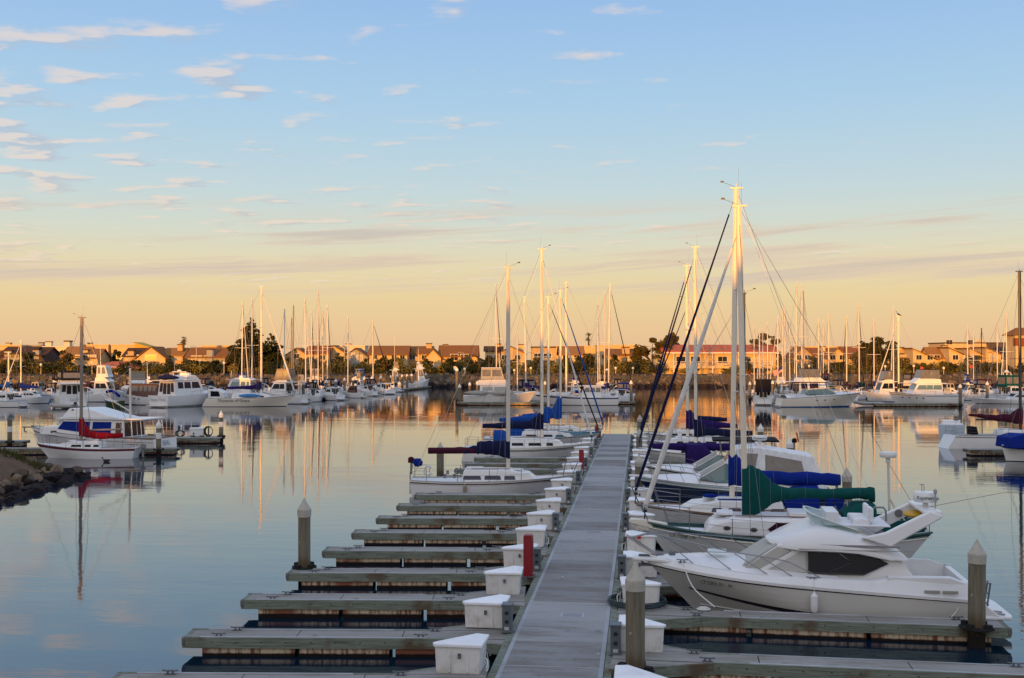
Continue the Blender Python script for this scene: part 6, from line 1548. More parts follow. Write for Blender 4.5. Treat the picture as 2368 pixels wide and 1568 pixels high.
for (pl, pr, d, deg, en, _), lb in zip(small, sl2):
    yacht(lb, fplace(pl, pr, d, deg), fb=(.95, .95, 1.3), B=2.9, house=(.3, .7), zr=2.1, fly=None, encl=(.4, .85, 1.2, en, en) if en else None, group='small boats on the basin edge', rail=False, house_m=MAHOG if 'brown' in lb else None, hrake=.5)
yacht('white fishing boat with sunlit wheelhouse windows at the end of the basin edge', fplace(938, 992, 262, 20), fb=(1.3, 1.3, 2.4), B=4.2, house=(.2, .55), zr=4.6, wins=((.1, .4), (.5, .9)), fly=(.25, .5, .8), arch=True, group=G, glass=VINYL, mast=(.45, 4))
yacht('white trawler with lattice mast and outriggers near the basin end', fplace(880, 945, 255, 10), fb=(1.2, 1.2, 2.0), B=4.0, house=(.3, .6), zr=4.4, fly=(.35, .55, .7), encl=(.36, .55, 1.3, CV_TAN, CV_TAN), group=G, glass=VINYL, mast=(.5, 6))
yacht('white motor cruiser with blue steering canvas amid the left masts', fplace(790, 860, 228, 170), fb=(1.1, 1.1, 1.7), B=3.8, house=(.3, .75), zr=3.0, fly=(.4, .72, .6), encl=(.46, .7, 1.4, CV_BLUE2, CV_WHITE), group=G)
yacht('cream cruiser with sunlit hardtop behind the left basin masts', fplace(700, 770, 222, 10), fb=(1.1, 1.2, 1.8), B=3.8, house=(.28, .78), zr=3.2, fly=(.38, .74, .6), encl=(.4, .74, 1.3, CV_TAN, CV_WHITE), group=G)

# ---------------------------------------------------------------- far right basin
G = 'boats of the far right basin'
e3, H3_, L3_ = express('x', 'cream express cruiser with bright blue bottom paint and four oval portholes', 0, 0, 0, CREAM, mat('cream_line', (.3, .28, .24), .4), BLUEP, None, radar=None, hard=CV_NAVY, loc_=fplace(1800, 1990, 167, 3), B=4.0, f=(1.3, 1.6, 2.1), group=G, z_top=3.7, bottom=BLUEP)
y3, _, _ = yacht('white aft cabin yacht with dark enclosed flybridge behind the cream cruiser', fplace(1790, 1962, 178, 4), fb=(1.5, 1.5, 2.1), B=4.4, house=(.30, .72), zr=3.5, wins=((.05, .3), (.4, .75)), fly=(.36, .70, .8), encl=(.42, .64, 1.35, VINYL, CV_BLACK), glass=GLASSM, group=G, awn=CV_WHITE)
y4, H4_, L4_ = yacht('white motor yacht with black framed flybridge canvas and green tinted saloon window', fplace(2055, 2216, 171, 177), fb=(1.75, 1.7, 2.1), B=4.4, house=(.28, .72), zr=3.4, wins=((.02, .35), (.38, .62), (.64, .94)), fly=(.32, .70, .85), encl=(.40, .68, 1.35, VINYL, CV_BLACK), glass=GLASST, group=G, ports=4, stripe=BROWNT)
dock_run('timber edged dock under the black canvassed motor yacht', 2018, 2222, 167.5, 1.5)
yacht('white sedan with royal blue bimini left of the black canvassed yacht', fplace(1998, 2080, 186, 178), fb=(1.2, 1.2, 1.8), B=3.8, house=(.3, .78), zr=3.3, fly=(.42, .74, .5), encl=(.46, .72, 1.4, VINYL, CV_BLUE), group=G)
c = CP(1772, 172)
bb_ = yacht('boat stern with black canvas back left of the cream cruiser', ((c[0], c[1] + 4, 0), head(75), 8.5), fb=(1.0, 1.1, 1.6), B=3.3, house=(.35, .8), zr=2.1, fly=None, encl=(.5, .97, 1.9, CV_BLACK, CV_BLACK), clear=CV_BLACK, group=G, boot=TEAL)
for i in range(8):
    p = 1733 + i * 13.2; d = 178 + i * 2.0; c = CP(p, d + 12); pile(c[0], c[1], 3.3, 'white capped pile, %s from the left in the row by the big masts' % ORD[i].replace('nearest', 'first'), 'piles by the big masts', white=True, collar=False, r=.25)
for p, d, lb in ((2219, 165, 'white capped pile at the stern of the black canvassed yacht'), (2281, 182, 'white capped pile left of the green canvassed cruiser'), (2312, 186, 'white capped pile by the green canvassed cruiser'), (2164, 190, 'pale pile behind the black canvassed yacht')):
    c = CP(p, d); pile(c[0], c[1], 3.5, lb, white=True, collar=False, r=.25)
yacht('white express cruiser with green canvas and radar arch at the right edge', fplace(2292, 2395, 184, 5), fb=(1.2, 1.3, 1.8), B=3.9, house=(.35, .7), zr=2.6, fly=None, encl=(.4, .8, 1.9, CV_GREEN, CV_GREEN), arch=True, group=G)
yacht('white runabout with navy cover left of the green canvassed cruiser', fplace(2232, 2300, 194, 8), fb=(.9, .9, 1.3), B=3.0, house=(.3, .7), zr=1.9, fly=None, encl=(.4, .8, .9, CV_NAVY, CV_NAVY), group=G)
yacht('low white cruiser with blue tarpaulin at the back of the right basin', fplace(2225, 2290, 208, 175), fb=(1, 1, 1.4), B=3.2, house=(.3, .7), zr=2.2, fly=None, encl=(.4, .8, 1.0, CV_BLUE, CV_BLUE), group=G)
yacht('white cruiser with blue hull stripe beyond the white capped piles', fplace(1735, 1785, 205, 175), fb=(1, 1, 1.5), B=3.2, house=(.3, .75), zr=2.6, fly=None, stripe=BLUEP, group=G)
yacht('white cabin cruiser low between the big masts', fplace(1786, 1830, 212, 10), fb=(1, 1.1, 1.6), B=3.4, house=(.3, .75), zr=2.7, fly=(.4, .7, .6), group=G)
dock_run('long low dock at the back of the right basin', 1730, 2400, 200, 1.4)
specr = [(1743, 755, 205, 90, None, None, 0), (1756, 762, 210, 85, None, SAILC, -2), (1763, 763, 214, 95, None, None, 0), (1774, 746, 208, 80, CV_BLUE, None, 0), (1798, 733, 204, 100, None, SAILC, -1), (1809.7, 716, 206, 88, None, None, -3), (1814.5, 712, 212, 84, None, None, -3), (1825.5, 732, 216, 92, None, None, -3),
         (1840.8, 655, 200, 82, None, SAILC, 5), (1853, 657, 204, 96, CV_NAVY, None, 3), (1857.6, 673.6, 208, 88, None, None, 0), (1892, 737, 210, 100, None, None, 0), (1903, 741.6, 214, 84, CV_MAR, SAILC, 0), (1915, 728.8, 206, 93, None, None, 1), (1956.7, 732, 202, 87, CV_MAR, CV_BLACK, 1), (1986, 704, 198, 60, CV_NAVY, CV_BLACK, 2),
         (2020, 739, 206, 80, CV_BLUE, CV_BLACK, 1), (2065, 710, 192, 78, None, SAILC, 1), (2077, 731, 188, 160, CV_BLACK, SAILC, 0), (2237, 752.6, 206, 95, CV_NAVY, None, -2), (2250, 767, 210, 86, None, None, -1), (2269, 760, 214, 92, None, None, 0), (2305, 748, 208, 88, CV_BLUE, None, 0), (2327, 723, 200, 82, None, SAILC, -4)]
ol = ['leftmost'] + ORD[1:len(specr) - 1] + ['rightmost']
for (p, yt, d, deg, cv_, jb, ln), o_ in zip(specr, ol):
    fsail('far sailboat carrying the %s mast of the right basin' % o_, p, yt, d, 9.6, deg, cv_, jb, DKMAST if p == 2269 else ALUW, ln, .15 if yt < 740 else .12, group='sailboats of the right basin')
# flag on the white yacht's stern
c = CP(1806, 181)
fl = thing('flag', 'United States flag flying at the stern of the white aft cabin yacht', 'flag', (c[0], c[1], 1.8), head(0))
mb = MB(); mb.tube([(0, 0, 0), (.25, 0, 4.3)], .03, 5); mb.build('staff', WHITE, fl)
mb = MB(); W_, H_ = 1.7, 1.0
for i in range(13):
    rows = []
    for j in range(9):
        u = j / 8; x = .22 - u * W_ * .85; dr = -u * .75 + .06 * math.sin(u * 7); yy = .10 * math.sin(u * 8)
        rows.append([(x, yy, 4.2 + dr - H_ * i / 13), (x, yy, 4.2 + dr - H_ * (i + 1) / 13)])
    if i < 7:
        mb.grid(rows[:5], 2); mb.grid(rows[4:], i % 2)
    else: mb.grid(rows, i % 2)
mb.build('cloth', [mat('flag_red', (.35, .03, .03), .8), mat('flag_white', (.6, .55, .5), .8), mat('flag_blue', (.03, .04, .16), .8)], fl)
# bird on a mast
c = CP(2078, 188)
bd = thing('seabird', 'dark cormorant perched on the second mast right of the dark cypress', 'bird', (c[0], c[1], ZZ(731, 188)), head(170))
mb = MB(); rows = []
for x, z, r__ in ((-.45, .05, .03), (-.25, .14, .11), (0, .26, .17), (.2, .40, .13), (.28, .55, .07), (.32, .68, .06), (.38, .74, .07), (.48, .74, .03), (.60, .72, .012)):
    rows.append([(x, r__ * math.cos(g), z + r__ * math.sin(g)) for g in [2 * PI * k / 8 for k in range(8)]])
mb.grid(rows, close=True, caps=True); mb.build('body', BLACKP, bd, smooth=True)

# ---------------------------------------------------------------- right edge, middle distance
G = None
d = 78
r1, Hr1, Lr1 = sailboat('white sloop with long maroon boom cover and black mast at the right edge', place=fplace(2192, 2520, 92, 2), fb=(1.05, 1.0, 1.3), mast=(.495, ZZ(628, 92)), rr=.13, mm=DKMAST, cover=None, boom=.32, cabin=(.3, .66), spr=(.45,), wire=.012, bands=[(.05, WHITE), (.12, BROWNT), (1, WHITE)], rs=-.75, B=3.3)
xm = Lr1 / 2 - Lr1 * .495
sail_cover(r1, xm, 4.3, [(-.16, 1.9, 3.4, .16), (.3, 1.95, 3.2, .22), (.9, 2.05, 2.75, .24), (2.0, 2.2, 2.70, .22), (3.2, 2.42, 2.75, .18), (4.3, 2.6, 2.80, .14)], CV_MAR, seed=9)
mb = MB(); mb.prism([(-Lr1 / 2 + 1.6, 1.1), (-Lr1 / 2 + 2.2, 1.1), (-Lr1 / 2 + 2.05, 1.75), (-Lr1 / 2 + 1.6, 1.75)], lambda x, z: .5); mb.build('helm_pedestal', CV_BLACK, r1, bevel=.05)
yb = thing('dinghy_cruiser', 'pale white boat stern behind the pile at the right edge', 'boat', CP(2199, 97) + (0,), head(68))
Hb_ = Hull(6.5, 2.2, 1.75, 1.6, 1.8, rb=1.0, wt=.95); Hb_.build(yb, [(.4, WHITE), (1, mat('pale_blue_hull', (.42, .50, .58), .4))], ANTIF, N=12); Hb_.deck(yb); pulpit(yb, Hb_, 1.2, .5, .016, nst=2)
mb = MB(); mb.prism([(-1.5, 1.5), (1.6, 1.5), (1.0, 1.95), (-1.3, 1.95)], lambda x, z: .7); mb.build('cabin', WHITE, yb, bevel=.05)
b3, Hb3, Lb3 = sailboat('white boat under a royal blue cockpit cover cut by the right edge', place=fplace(2312, 2520, 80, 182), fb=(.95, .95, 1.2), mast=(.52, 9.5), cover=None, boom=None, cabin=(.3, .6), B=2.8, bands=[(.06, WHITE), (.20, NAVY), (.96, WHITE), (1, NAVY)], pul=False, rb=.4, wt=.95)
mb = MB(); mb.prism([(Lb3 / 2 - 2.6, .95), (Lb3 / 2 - .1, 1.0), (Lb3 / 2 - .15, 1.75), (Lb3 / 2 - 1.0, 2.0), (Lb3 / 2 - 2.6, 1.9)], lambda x, z: 1.25 - .2 * (z - 1)); mb.build('cockpit_cover', CV_BLUE, b3, bevel=.08, smooth=40)
dock_run('weathered dock under the maroon covered sloop', 2232, 2480, 84.5, 1.3)
c = CP(2210, 97); pile(c[0], c[1], 2.95, 'weathered pile with white cone cap at the right edge sloop stern', white=False, collar=False)
yacht('low white pontoon boat beyond the maroon boom', fplace(2238, 2420, 178, 178), fb=(.7, .7, .9), B=3.0, house=(.5, .7), zr=1.6, fly=None)
# ---------------------------------------------------------------- a few low mooring floats

# ---------------------------------------------------------------- back rows that fill the two basins
G2 = 'boats in the back rows of the basins'
CVS = {'navy': CV_NAVY, 'royal blue': CV_BLUE, 'black': CV_BLACK, 'tan': CV_TAN, 'maroon': CV_MAR, 'grey': CV_GREY, 'green': CV_GREEN}
back = [(8, 40, 206, 'navy', 'at the far left edge of the back row'), (62, 100, 208, 'grey', 'behind the leaning rolled sail at the left'), (112, 150, 204, 'black', 'left of the red mast in the back row'), (152, 186, 210, 'royal blue', 'by the red mast in the back row'), (196, 232, 206, 'maroon', 'right of the red mast in the back row'), (236, 268, 212, 'navy', 'below the red tiled pavilion'),
        (296, 330, 214, 'grey', 'below the right end of the red pavilion'), (346, 384, 212, 'black', 'between the classic yacht and the trawler'), (384, 418, 216, 'tan', 'hidden behind the big trawler bow'), (446, 484, 208, 'navy', 'between the big trawler and the lettered sailboat'), (470, 512, 216, 'green', 'in the back row under the flat cream block'), (540, 580, 206, 'royal blue', 'in the back row left of the cedar'), (600, 640, 214, 'navy', 'in the back row below the cedar'),
        (640, 684, 196, 'black', 'in front of the smaller cedar'), (684, 716, 188, 'grey', 'next to the first basin edge pile'), (735, 778, 204, 'navy', 'behind the third basin edge pile'), (770, 806, 216, 'royal blue', 'among the middle left masts'), (812, 846, 226, 'tan', 'near the end of the left masts'), (846, 880, 236, 'black', 'left of the last left mast'),
        (1262, 1300, 196, 'navy', 'between the motorsailer and the shore'), (1310, 1356, 206, 'royal blue', 'behind the motorsailer mast'), (1400, 1440, 202, 'black', 'below the tall centre pair of masts'),
        (1832, 1870, 196, 'royal blue', 'below the tallest right masts'), (1880, 1926, 202, 'maroon', 'in the back row right of the tallest masts'), (1926, 1962, 196, 'navy', 'behind the dark flybridge of the right basin'), (1960, 2000, 204, 'green', 'left of the royal blue bimini'), (2084, 2124, 202, 'black', 'behind the black canvassed yacht bow'), (2130, 2176, 210, 'navy', 'behind the black canvassed yacht saloon'), (2178, 2216, 200, 'grey', 'behind the black canvassed yacht stern'), (2216, 2246, 192, 'royal blue', 'right of the black canvassed yacht stern'), (2262, 2300, 200, 'maroon', 'behind the green canvassed cruiser'), (2330, 2372, 206, 'navy', 'at the far right edge of the back row')]
for i, (pl, pr, d_, cn, where) in enumerate(back):
    k = i % 3; m_ = CVS[cn]
    yacht('white %s with %s canvas %s' % (('cabin cruiser', 'runabout', 'flybridge cruiser')[k], cn, where), fplace(pl, pr, d_, (8, 172, 24, 155)[i % 4]), fb=(.95, 1.05, 1.45), B=3.0, house=(.3, .74), zr=(2.3, 1.8, 2.7)[k], fly=(.42, .7, .6) if k == 2 else None,
          encl=(.42, (.92, .96, .74)[k], (1.2, 1.0, 1.2)[k], m_, m_), group=G2, rail=False, glass=GLASSD, clear=(None, GLASSD, None)[k], plat=False, aft=False)
# ================================================================ FAR SHORE
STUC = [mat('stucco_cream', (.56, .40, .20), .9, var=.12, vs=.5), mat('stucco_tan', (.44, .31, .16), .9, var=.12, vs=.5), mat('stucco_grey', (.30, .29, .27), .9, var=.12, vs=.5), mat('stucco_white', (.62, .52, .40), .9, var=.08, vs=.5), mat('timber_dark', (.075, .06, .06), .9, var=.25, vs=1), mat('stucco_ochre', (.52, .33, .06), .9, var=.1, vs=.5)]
SHING = [mat('shingle_brown', (.20, .088, .03), .9, var=.3, vs=1.5), mat('shingle_dark', (.07, .036, .02), .9, var=.3, vs=1.5), mat('shingle_tan', (.27, .13, .04), .9, var=.25, vs=1.5), mat('shingle_rust', (.22, .08, .03), .9, var=.25, vs=1.5)]
WINF = mat('window_frame_white', (.6, .56, .5), .6)
DARKW = mat('house_window', (.02, .02, .022), .1, spec=.8)
CURT = mat('window_blind', (.42, .36, .26), .8)
def tiles():
    m = bpy.data.materials.new('clay_tile_roof'); m.use_nodes = True; t = NT(m.node_tree); b = m.node_tree.nodes['Principled BSDF']
    co = t.n('ShaderNodeTexCoord').outputs['Object']; w = t.n('ShaderNodeTexWave'); w.bands_direction = 'X'; w.inputs['Scale'].default_value = 1.1; t.l(co, w.inputs['Vector'])
    v = t.n('ShaderNodeTexVoronoi'); v.inputs['Scale'].default_value = 1.6; t.l(co, v.inputs['Vector'])
    c = t.mix(t.m('MULTIPLY', w.outputs[1], .5), (.46, .115, .04, 1), (.27, .06, .025, 1)); c = t.mix(.35, c, v.outputs['Color'], 'SOFT_LIGHT')
    t.l(c, b.inputs['Base Color']); b.inputs['Roughness'].default_value = .85
    bp = t.n('ShaderNodeBump'); bp.inputs['Strength'].default_value = .8; bp.inputs['Distance'].default_value = .1; t.l(w.outputs[1], bp.inputs['Height']); t.l(bp.outputs[0], b.inputs['Normal']); return m
TILE = tiles()
GZ = 3.1
def win(parent, x, z, w, h, y, glass=DARKW, n=2):
    mb = MB(); mb.box((x, y - .04, z), (w + .24, .14, h + .24)); f = mb.build('window', WINF, parent)
    mb = MB()
    for i in range(n): mb.box((x - w / 2 + w * (i + .5) / n, y - .12, z), (w / n - .08, .05, h))
    mb.build('pane', glass, f)
def house(label, p0, p1, d, y_eave, y_ridge, kind, wall, roof, depth=10, chim=None, wins=(), ang=0.0, over=.5, balcony=None, y_base=868, door=False, name='house', cat='house', group=None):
    """p0..p1 columns, heights from picture rows at that depth; kind gable_side / gable_front / flat / mono_l / mono_r / hip"""
    c = CP((p0 + p1) / 2, d + depth / 2); W = (p1 - p0) * d / 2570
    h = thing(name, label, cat, (c[0], c[1], GZ), head(ang), group); ze = ZZ(y_eave, d) - GZ; zr = ZZ(y_ridge, d) - GZ; hw = W / 2; hd = depth / 2
    mb = MB()
    if kind == 'gable_front': mb.shell([(-hw, -hd, -.6), (hw, -hd, -.6), (hw, -hd, ze), (0, -hd, zr - .1), (-hw, -hd, ze)], [(-hw, hd, -.6), (hw, hd, -.6), (hw, hd, ze), (0, hd, zr - .1), (-hw, hd, ze)])
    elif kind == 'gable_side': mb.shell([(-hw, -hd, -.6), (-hw, hd, -.6), (-hw, hd, ze), (-hw, 0, zr - .1), (-hw, -hd, ze)], [(hw, -hd, -.6), (hw, hd, -.6), (hw, hd, ze), (hw, 0, zr - .1), (hw, -hd, ze)])
    elif kind in ('mono_l', 'mono_r'):
        zl, zr_ = (zr, ze) if kind == 'mono_l' else (ze, zr); mb.shell([(-hw, -hd, -.6), (hw, -hd, -.6), (hw, -hd, zr_ - .1), (-hw, -hd, zl - .1)], [(-hw, hd, -.6), (hw, hd, -.6), (hw, hd, zr_ - .1), (-hw, hd, zl - .1)])
    else: mb.box((0, 0, (ze - .6) / 2), (W, depth, ze + .6))
    w_ = mb.build('wall', wall, h)
    mb = MB(); t_ = .22; o = over
    if kind == 'gable_front':
        s = (zr - ze) / hw
        for k in (1, -1): mb.shell([(k * (hw + o), -hd - o, ze - o * s), (0, -hd - o, zr), (0, hd + o, zr), (k * (hw + o), hd + o, ze - o * s)], [(k * (hw + o), -hd - o, ze - o * s + t_), (0, -hd - o, zr + t_), (0, hd + o, zr + t_), (k * (hw + o), hd + o, ze - o * s + t_)])
    elif kind == 'gable_side':
        s = (zr - ze) / hd
        for k in (1, -1): mb.shell([(-hw - o, k * (hd + o), ze - o * s), (-hw - o, 0, zr), (hw + o, 0, zr), (hw + o, k * (hd + o), ze - o * s)], [(-hw - o, k * (hd + o), ze - o * s + t_), (-hw - o, 0, zr + t_), (hw + o, 0, zr + t_), (hw + o, k * (hd + o), ze - o * s + t_)])
    elif kind in ('mono_l', 'mono_r'):
        zl, zr_ = (zr, ze) if kind == 'mono_l' else (ze, zr)
        mb.shell([(-hw - o, -hd - o, zl), (hw + o, -hd - o, zr_), (hw + o, hd + o, zr_), (-hw - o, hd + o, zl)], [(-hw - o, -hd - o, zl + t_), (hw + o, -hd - o, zr_ + t_), (hw + o, hd + o, zr_ + t_), (-hw - o, hd + o, zl + t_)])
    elif kind == 'hip':
        r = min(hw, hd) * .9; a = [(-hw - o, -hd - o, ze), (hw + o, -hd - o, ze), (hw + o, hd + o, ze), (-hw - o, hd + o, ze)]; e = [(-hw + r, -.1, zr), (hw - r, -.1, zr), (hw - r, .1, zr), (-hw + r, .1, zr)]; mb.shell(a, e)
    else:
        mb.box((0, 0, ze + .12), (W + .3, depth + .3, .35)); 
    rf = mb.build('roof', roof, h)
    if chim:
        cx, cyv, cw, yt = chim; zt = ZZ(yt, d) - GZ; mb = MB(); mb.box((cx * hw, cyv * hd, (zt + ze - 1) / 2), (cw, cw * .8, zt - ze + 1)); ch = mb.build('chimney', wall if wall is not STUC[4] else STUC[2], rf)
        mb = MB(); mb.box((cx * hw, cyv * hd, zt + .08), (cw + .2, cw * .8 + .2, .22)); mb.build('chimney_cap', SHING[1], ch)
    for wx, wz, ww, wh in wins: win(h, wx * hw, wz, ww, wh, -hd, random.choice((DARKW, DARKW, CURT)))
    if balcony:
        bx, bw, bz = balcony; mb = MB(); mb.box((bx * hw, -hd - .8, bz), (bw, 1.6, .18)); bl = mb.build('balcony', wall, h)
        mb = MB(); mb.box((bx * hw, -hd - 1.55, bz + 1.0), (bw, .08, .08))
        for i in range(int(bw / .35) + 1): mb.box((bx * hw - bw / 2 + .35 * i, -hd - 1.55, bz + .52), (.05, .05, .95))
        mb.build('balcony_rail', WINF, bl)
    if door:
        mb = MB(); mb.box((hw * .55, -hd - .05, 1.0), (1.0, .12, 2.1)); mb.build('door', STUC[4], h)
    return h
W2 = ((-.5, 1.5, 1.6, 1.3), (.45, 1.5, 1.6, 1.3), (-.5, 4.2, 1.5, 1.2), (.45, 4.2, 1.5, 1.2))
W1 = ((-.45, 1.4, 1.6, 1.2), (.45, 1.4, 1.6, 1.2))
T4 = ((-.7, 4.4, 1.3, 1.2), (-.2, 4.4, 1.3, 1.2), (.3, 4.4, 1.3, 1.2), (.75, 4.4, 1.3, 1.2), (-.5, 1.5, 1.8, 1.3), (.4, 1.5, 1.8, 1.3))
d0 = SHORE + 22
# nearer row, left to right
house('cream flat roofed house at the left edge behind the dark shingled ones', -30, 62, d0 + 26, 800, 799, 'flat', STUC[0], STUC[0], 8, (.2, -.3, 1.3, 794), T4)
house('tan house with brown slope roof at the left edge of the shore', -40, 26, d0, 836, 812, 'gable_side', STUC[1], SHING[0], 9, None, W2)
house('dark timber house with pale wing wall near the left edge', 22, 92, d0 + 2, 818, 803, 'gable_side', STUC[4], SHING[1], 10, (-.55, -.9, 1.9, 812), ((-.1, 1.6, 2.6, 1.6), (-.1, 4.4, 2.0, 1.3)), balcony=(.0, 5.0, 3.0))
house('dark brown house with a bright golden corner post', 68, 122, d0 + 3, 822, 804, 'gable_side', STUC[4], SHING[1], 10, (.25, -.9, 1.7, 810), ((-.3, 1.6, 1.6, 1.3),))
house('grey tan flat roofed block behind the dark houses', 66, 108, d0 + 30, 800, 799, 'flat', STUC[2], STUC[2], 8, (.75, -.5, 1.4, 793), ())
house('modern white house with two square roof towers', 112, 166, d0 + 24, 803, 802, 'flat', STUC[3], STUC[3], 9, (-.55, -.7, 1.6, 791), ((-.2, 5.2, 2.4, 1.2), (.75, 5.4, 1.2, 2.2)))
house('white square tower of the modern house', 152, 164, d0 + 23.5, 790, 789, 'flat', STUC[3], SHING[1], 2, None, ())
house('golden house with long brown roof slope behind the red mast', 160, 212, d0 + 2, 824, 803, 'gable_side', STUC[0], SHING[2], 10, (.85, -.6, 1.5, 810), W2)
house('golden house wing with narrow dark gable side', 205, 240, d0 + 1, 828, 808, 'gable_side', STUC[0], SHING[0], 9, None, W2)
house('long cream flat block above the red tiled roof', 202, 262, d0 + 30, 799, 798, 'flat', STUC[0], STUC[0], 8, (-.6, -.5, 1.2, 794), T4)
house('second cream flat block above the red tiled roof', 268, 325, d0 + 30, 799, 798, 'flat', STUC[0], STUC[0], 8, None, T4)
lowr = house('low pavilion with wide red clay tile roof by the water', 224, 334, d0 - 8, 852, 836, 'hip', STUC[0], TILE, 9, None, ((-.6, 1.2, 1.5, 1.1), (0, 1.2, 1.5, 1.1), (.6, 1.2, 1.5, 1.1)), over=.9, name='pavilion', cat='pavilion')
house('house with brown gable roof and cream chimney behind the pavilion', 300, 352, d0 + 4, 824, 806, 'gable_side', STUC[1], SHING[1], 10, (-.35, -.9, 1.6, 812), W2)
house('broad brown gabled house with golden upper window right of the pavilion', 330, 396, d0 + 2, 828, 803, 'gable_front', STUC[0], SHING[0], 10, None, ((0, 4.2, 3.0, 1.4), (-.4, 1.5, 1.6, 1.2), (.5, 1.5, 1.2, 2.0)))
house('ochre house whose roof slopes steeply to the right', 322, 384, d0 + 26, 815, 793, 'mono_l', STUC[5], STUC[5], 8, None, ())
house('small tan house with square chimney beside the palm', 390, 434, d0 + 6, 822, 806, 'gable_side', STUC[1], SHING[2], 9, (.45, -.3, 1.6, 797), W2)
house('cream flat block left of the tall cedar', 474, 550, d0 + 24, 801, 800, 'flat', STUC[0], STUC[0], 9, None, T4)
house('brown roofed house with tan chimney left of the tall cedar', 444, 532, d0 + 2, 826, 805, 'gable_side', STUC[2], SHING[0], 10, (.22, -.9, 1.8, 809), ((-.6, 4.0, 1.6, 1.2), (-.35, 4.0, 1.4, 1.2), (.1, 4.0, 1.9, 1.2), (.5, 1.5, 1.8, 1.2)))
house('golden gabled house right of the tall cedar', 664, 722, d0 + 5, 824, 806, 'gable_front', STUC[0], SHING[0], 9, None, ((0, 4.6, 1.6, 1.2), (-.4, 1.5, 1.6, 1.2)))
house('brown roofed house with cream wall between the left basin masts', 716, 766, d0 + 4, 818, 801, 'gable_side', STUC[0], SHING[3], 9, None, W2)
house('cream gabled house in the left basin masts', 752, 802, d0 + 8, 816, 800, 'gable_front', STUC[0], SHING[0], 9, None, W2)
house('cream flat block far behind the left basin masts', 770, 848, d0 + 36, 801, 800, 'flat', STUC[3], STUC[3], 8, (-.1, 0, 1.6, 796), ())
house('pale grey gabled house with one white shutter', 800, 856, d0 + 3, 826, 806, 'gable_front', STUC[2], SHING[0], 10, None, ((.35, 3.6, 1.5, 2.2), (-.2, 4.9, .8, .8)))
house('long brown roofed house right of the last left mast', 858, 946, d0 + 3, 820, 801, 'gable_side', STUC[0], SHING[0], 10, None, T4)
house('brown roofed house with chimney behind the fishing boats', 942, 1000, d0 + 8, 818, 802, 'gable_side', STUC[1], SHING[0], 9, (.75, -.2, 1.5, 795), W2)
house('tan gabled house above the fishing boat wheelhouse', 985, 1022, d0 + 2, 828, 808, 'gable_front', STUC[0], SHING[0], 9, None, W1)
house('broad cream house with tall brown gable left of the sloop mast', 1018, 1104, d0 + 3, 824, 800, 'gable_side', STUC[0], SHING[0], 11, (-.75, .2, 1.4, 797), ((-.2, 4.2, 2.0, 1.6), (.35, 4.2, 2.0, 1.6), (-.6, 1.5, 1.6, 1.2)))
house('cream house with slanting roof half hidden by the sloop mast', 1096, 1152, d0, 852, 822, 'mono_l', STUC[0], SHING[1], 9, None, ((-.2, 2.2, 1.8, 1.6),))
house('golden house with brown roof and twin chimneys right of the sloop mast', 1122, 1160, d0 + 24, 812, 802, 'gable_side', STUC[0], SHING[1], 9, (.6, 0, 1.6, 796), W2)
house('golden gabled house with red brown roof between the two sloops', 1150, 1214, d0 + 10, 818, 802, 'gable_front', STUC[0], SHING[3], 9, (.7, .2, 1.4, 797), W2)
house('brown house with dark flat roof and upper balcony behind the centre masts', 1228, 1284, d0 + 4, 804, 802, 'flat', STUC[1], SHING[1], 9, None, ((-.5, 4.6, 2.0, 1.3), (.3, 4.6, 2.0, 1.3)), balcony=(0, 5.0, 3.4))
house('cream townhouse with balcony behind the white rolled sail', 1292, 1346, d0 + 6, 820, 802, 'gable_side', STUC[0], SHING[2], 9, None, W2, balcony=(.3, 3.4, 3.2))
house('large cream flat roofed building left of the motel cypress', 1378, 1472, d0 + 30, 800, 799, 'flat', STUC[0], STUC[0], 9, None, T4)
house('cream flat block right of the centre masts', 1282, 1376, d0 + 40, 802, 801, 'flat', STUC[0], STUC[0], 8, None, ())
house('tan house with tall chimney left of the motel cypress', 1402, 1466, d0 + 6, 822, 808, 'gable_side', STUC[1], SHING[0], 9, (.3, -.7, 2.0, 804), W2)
# motel
d = SHORE + 14; W_ = (1790 - 1526) * d / 2570; c = CP((1526 + 1790) / 2, d + 5)
mo = thing('motel', 'two storey cream motel with red clay tile roof and orange doors', 'motel', (c[0], c[1], BANKZ + .1), head(0)); hw = W_ / 2
g0 = BANKZ + .1; ze = ZZ(814, d) - g0; zr = ZZ(799, d) - g0; z2 = ZZ(846, d) - g0
mb = MB(); mb.box((0, 1.0, ze / 2 - .3), (W_, 8.0, ze + .6)); mb.box((0, -3.6, z2 - .35), (W_, 1.6, .7)); mb.build('wall', STUC[0], mo)
mb = MB(); mb.shell([(-hw - .5, -4.6, ze - .1), (hw + .5, -4.6, ze - .1), (hw + .5, .9, zr), (-hw - .5, .9, zr)], [(-hw - .5, -4.6, ze + .15), (hw + .5, -4.6, ze + .15), (hw + .5, .9, zr + .25), (-hw - .5, .9, zr + .25)])
mb.shell([(-hw - .5, 6, ze), (hw + .5, 6, ze), (hw + .5, .9, zr - .01), (-hw - .5, .9, zr - .01)], [(-hw - .5, 6, ze + .25), (hw + .5, 6, ze + .25), (hw + .5, .9, zr + .24), (-hw - .5, .9, zr + .24)]); mb.build('roof', TILE, mo)
mb = MB(); mb.box((0, -4.55, ze - .25), (W_ + .8, .15, .35)); mb.build('fascia', WINF, mo)
mb = MB(); mb.box((0, -4.35, z2 + 1.05), (W_ - 1.5, .08, .10))
for i in range(int((W_ - 1.5) / .35)): mb.box((-hw + .9 + i * .35, -4.35, z2 + .5), (.06, .06, 1.0))
mb.build('balcony_rail', WINF, mo)
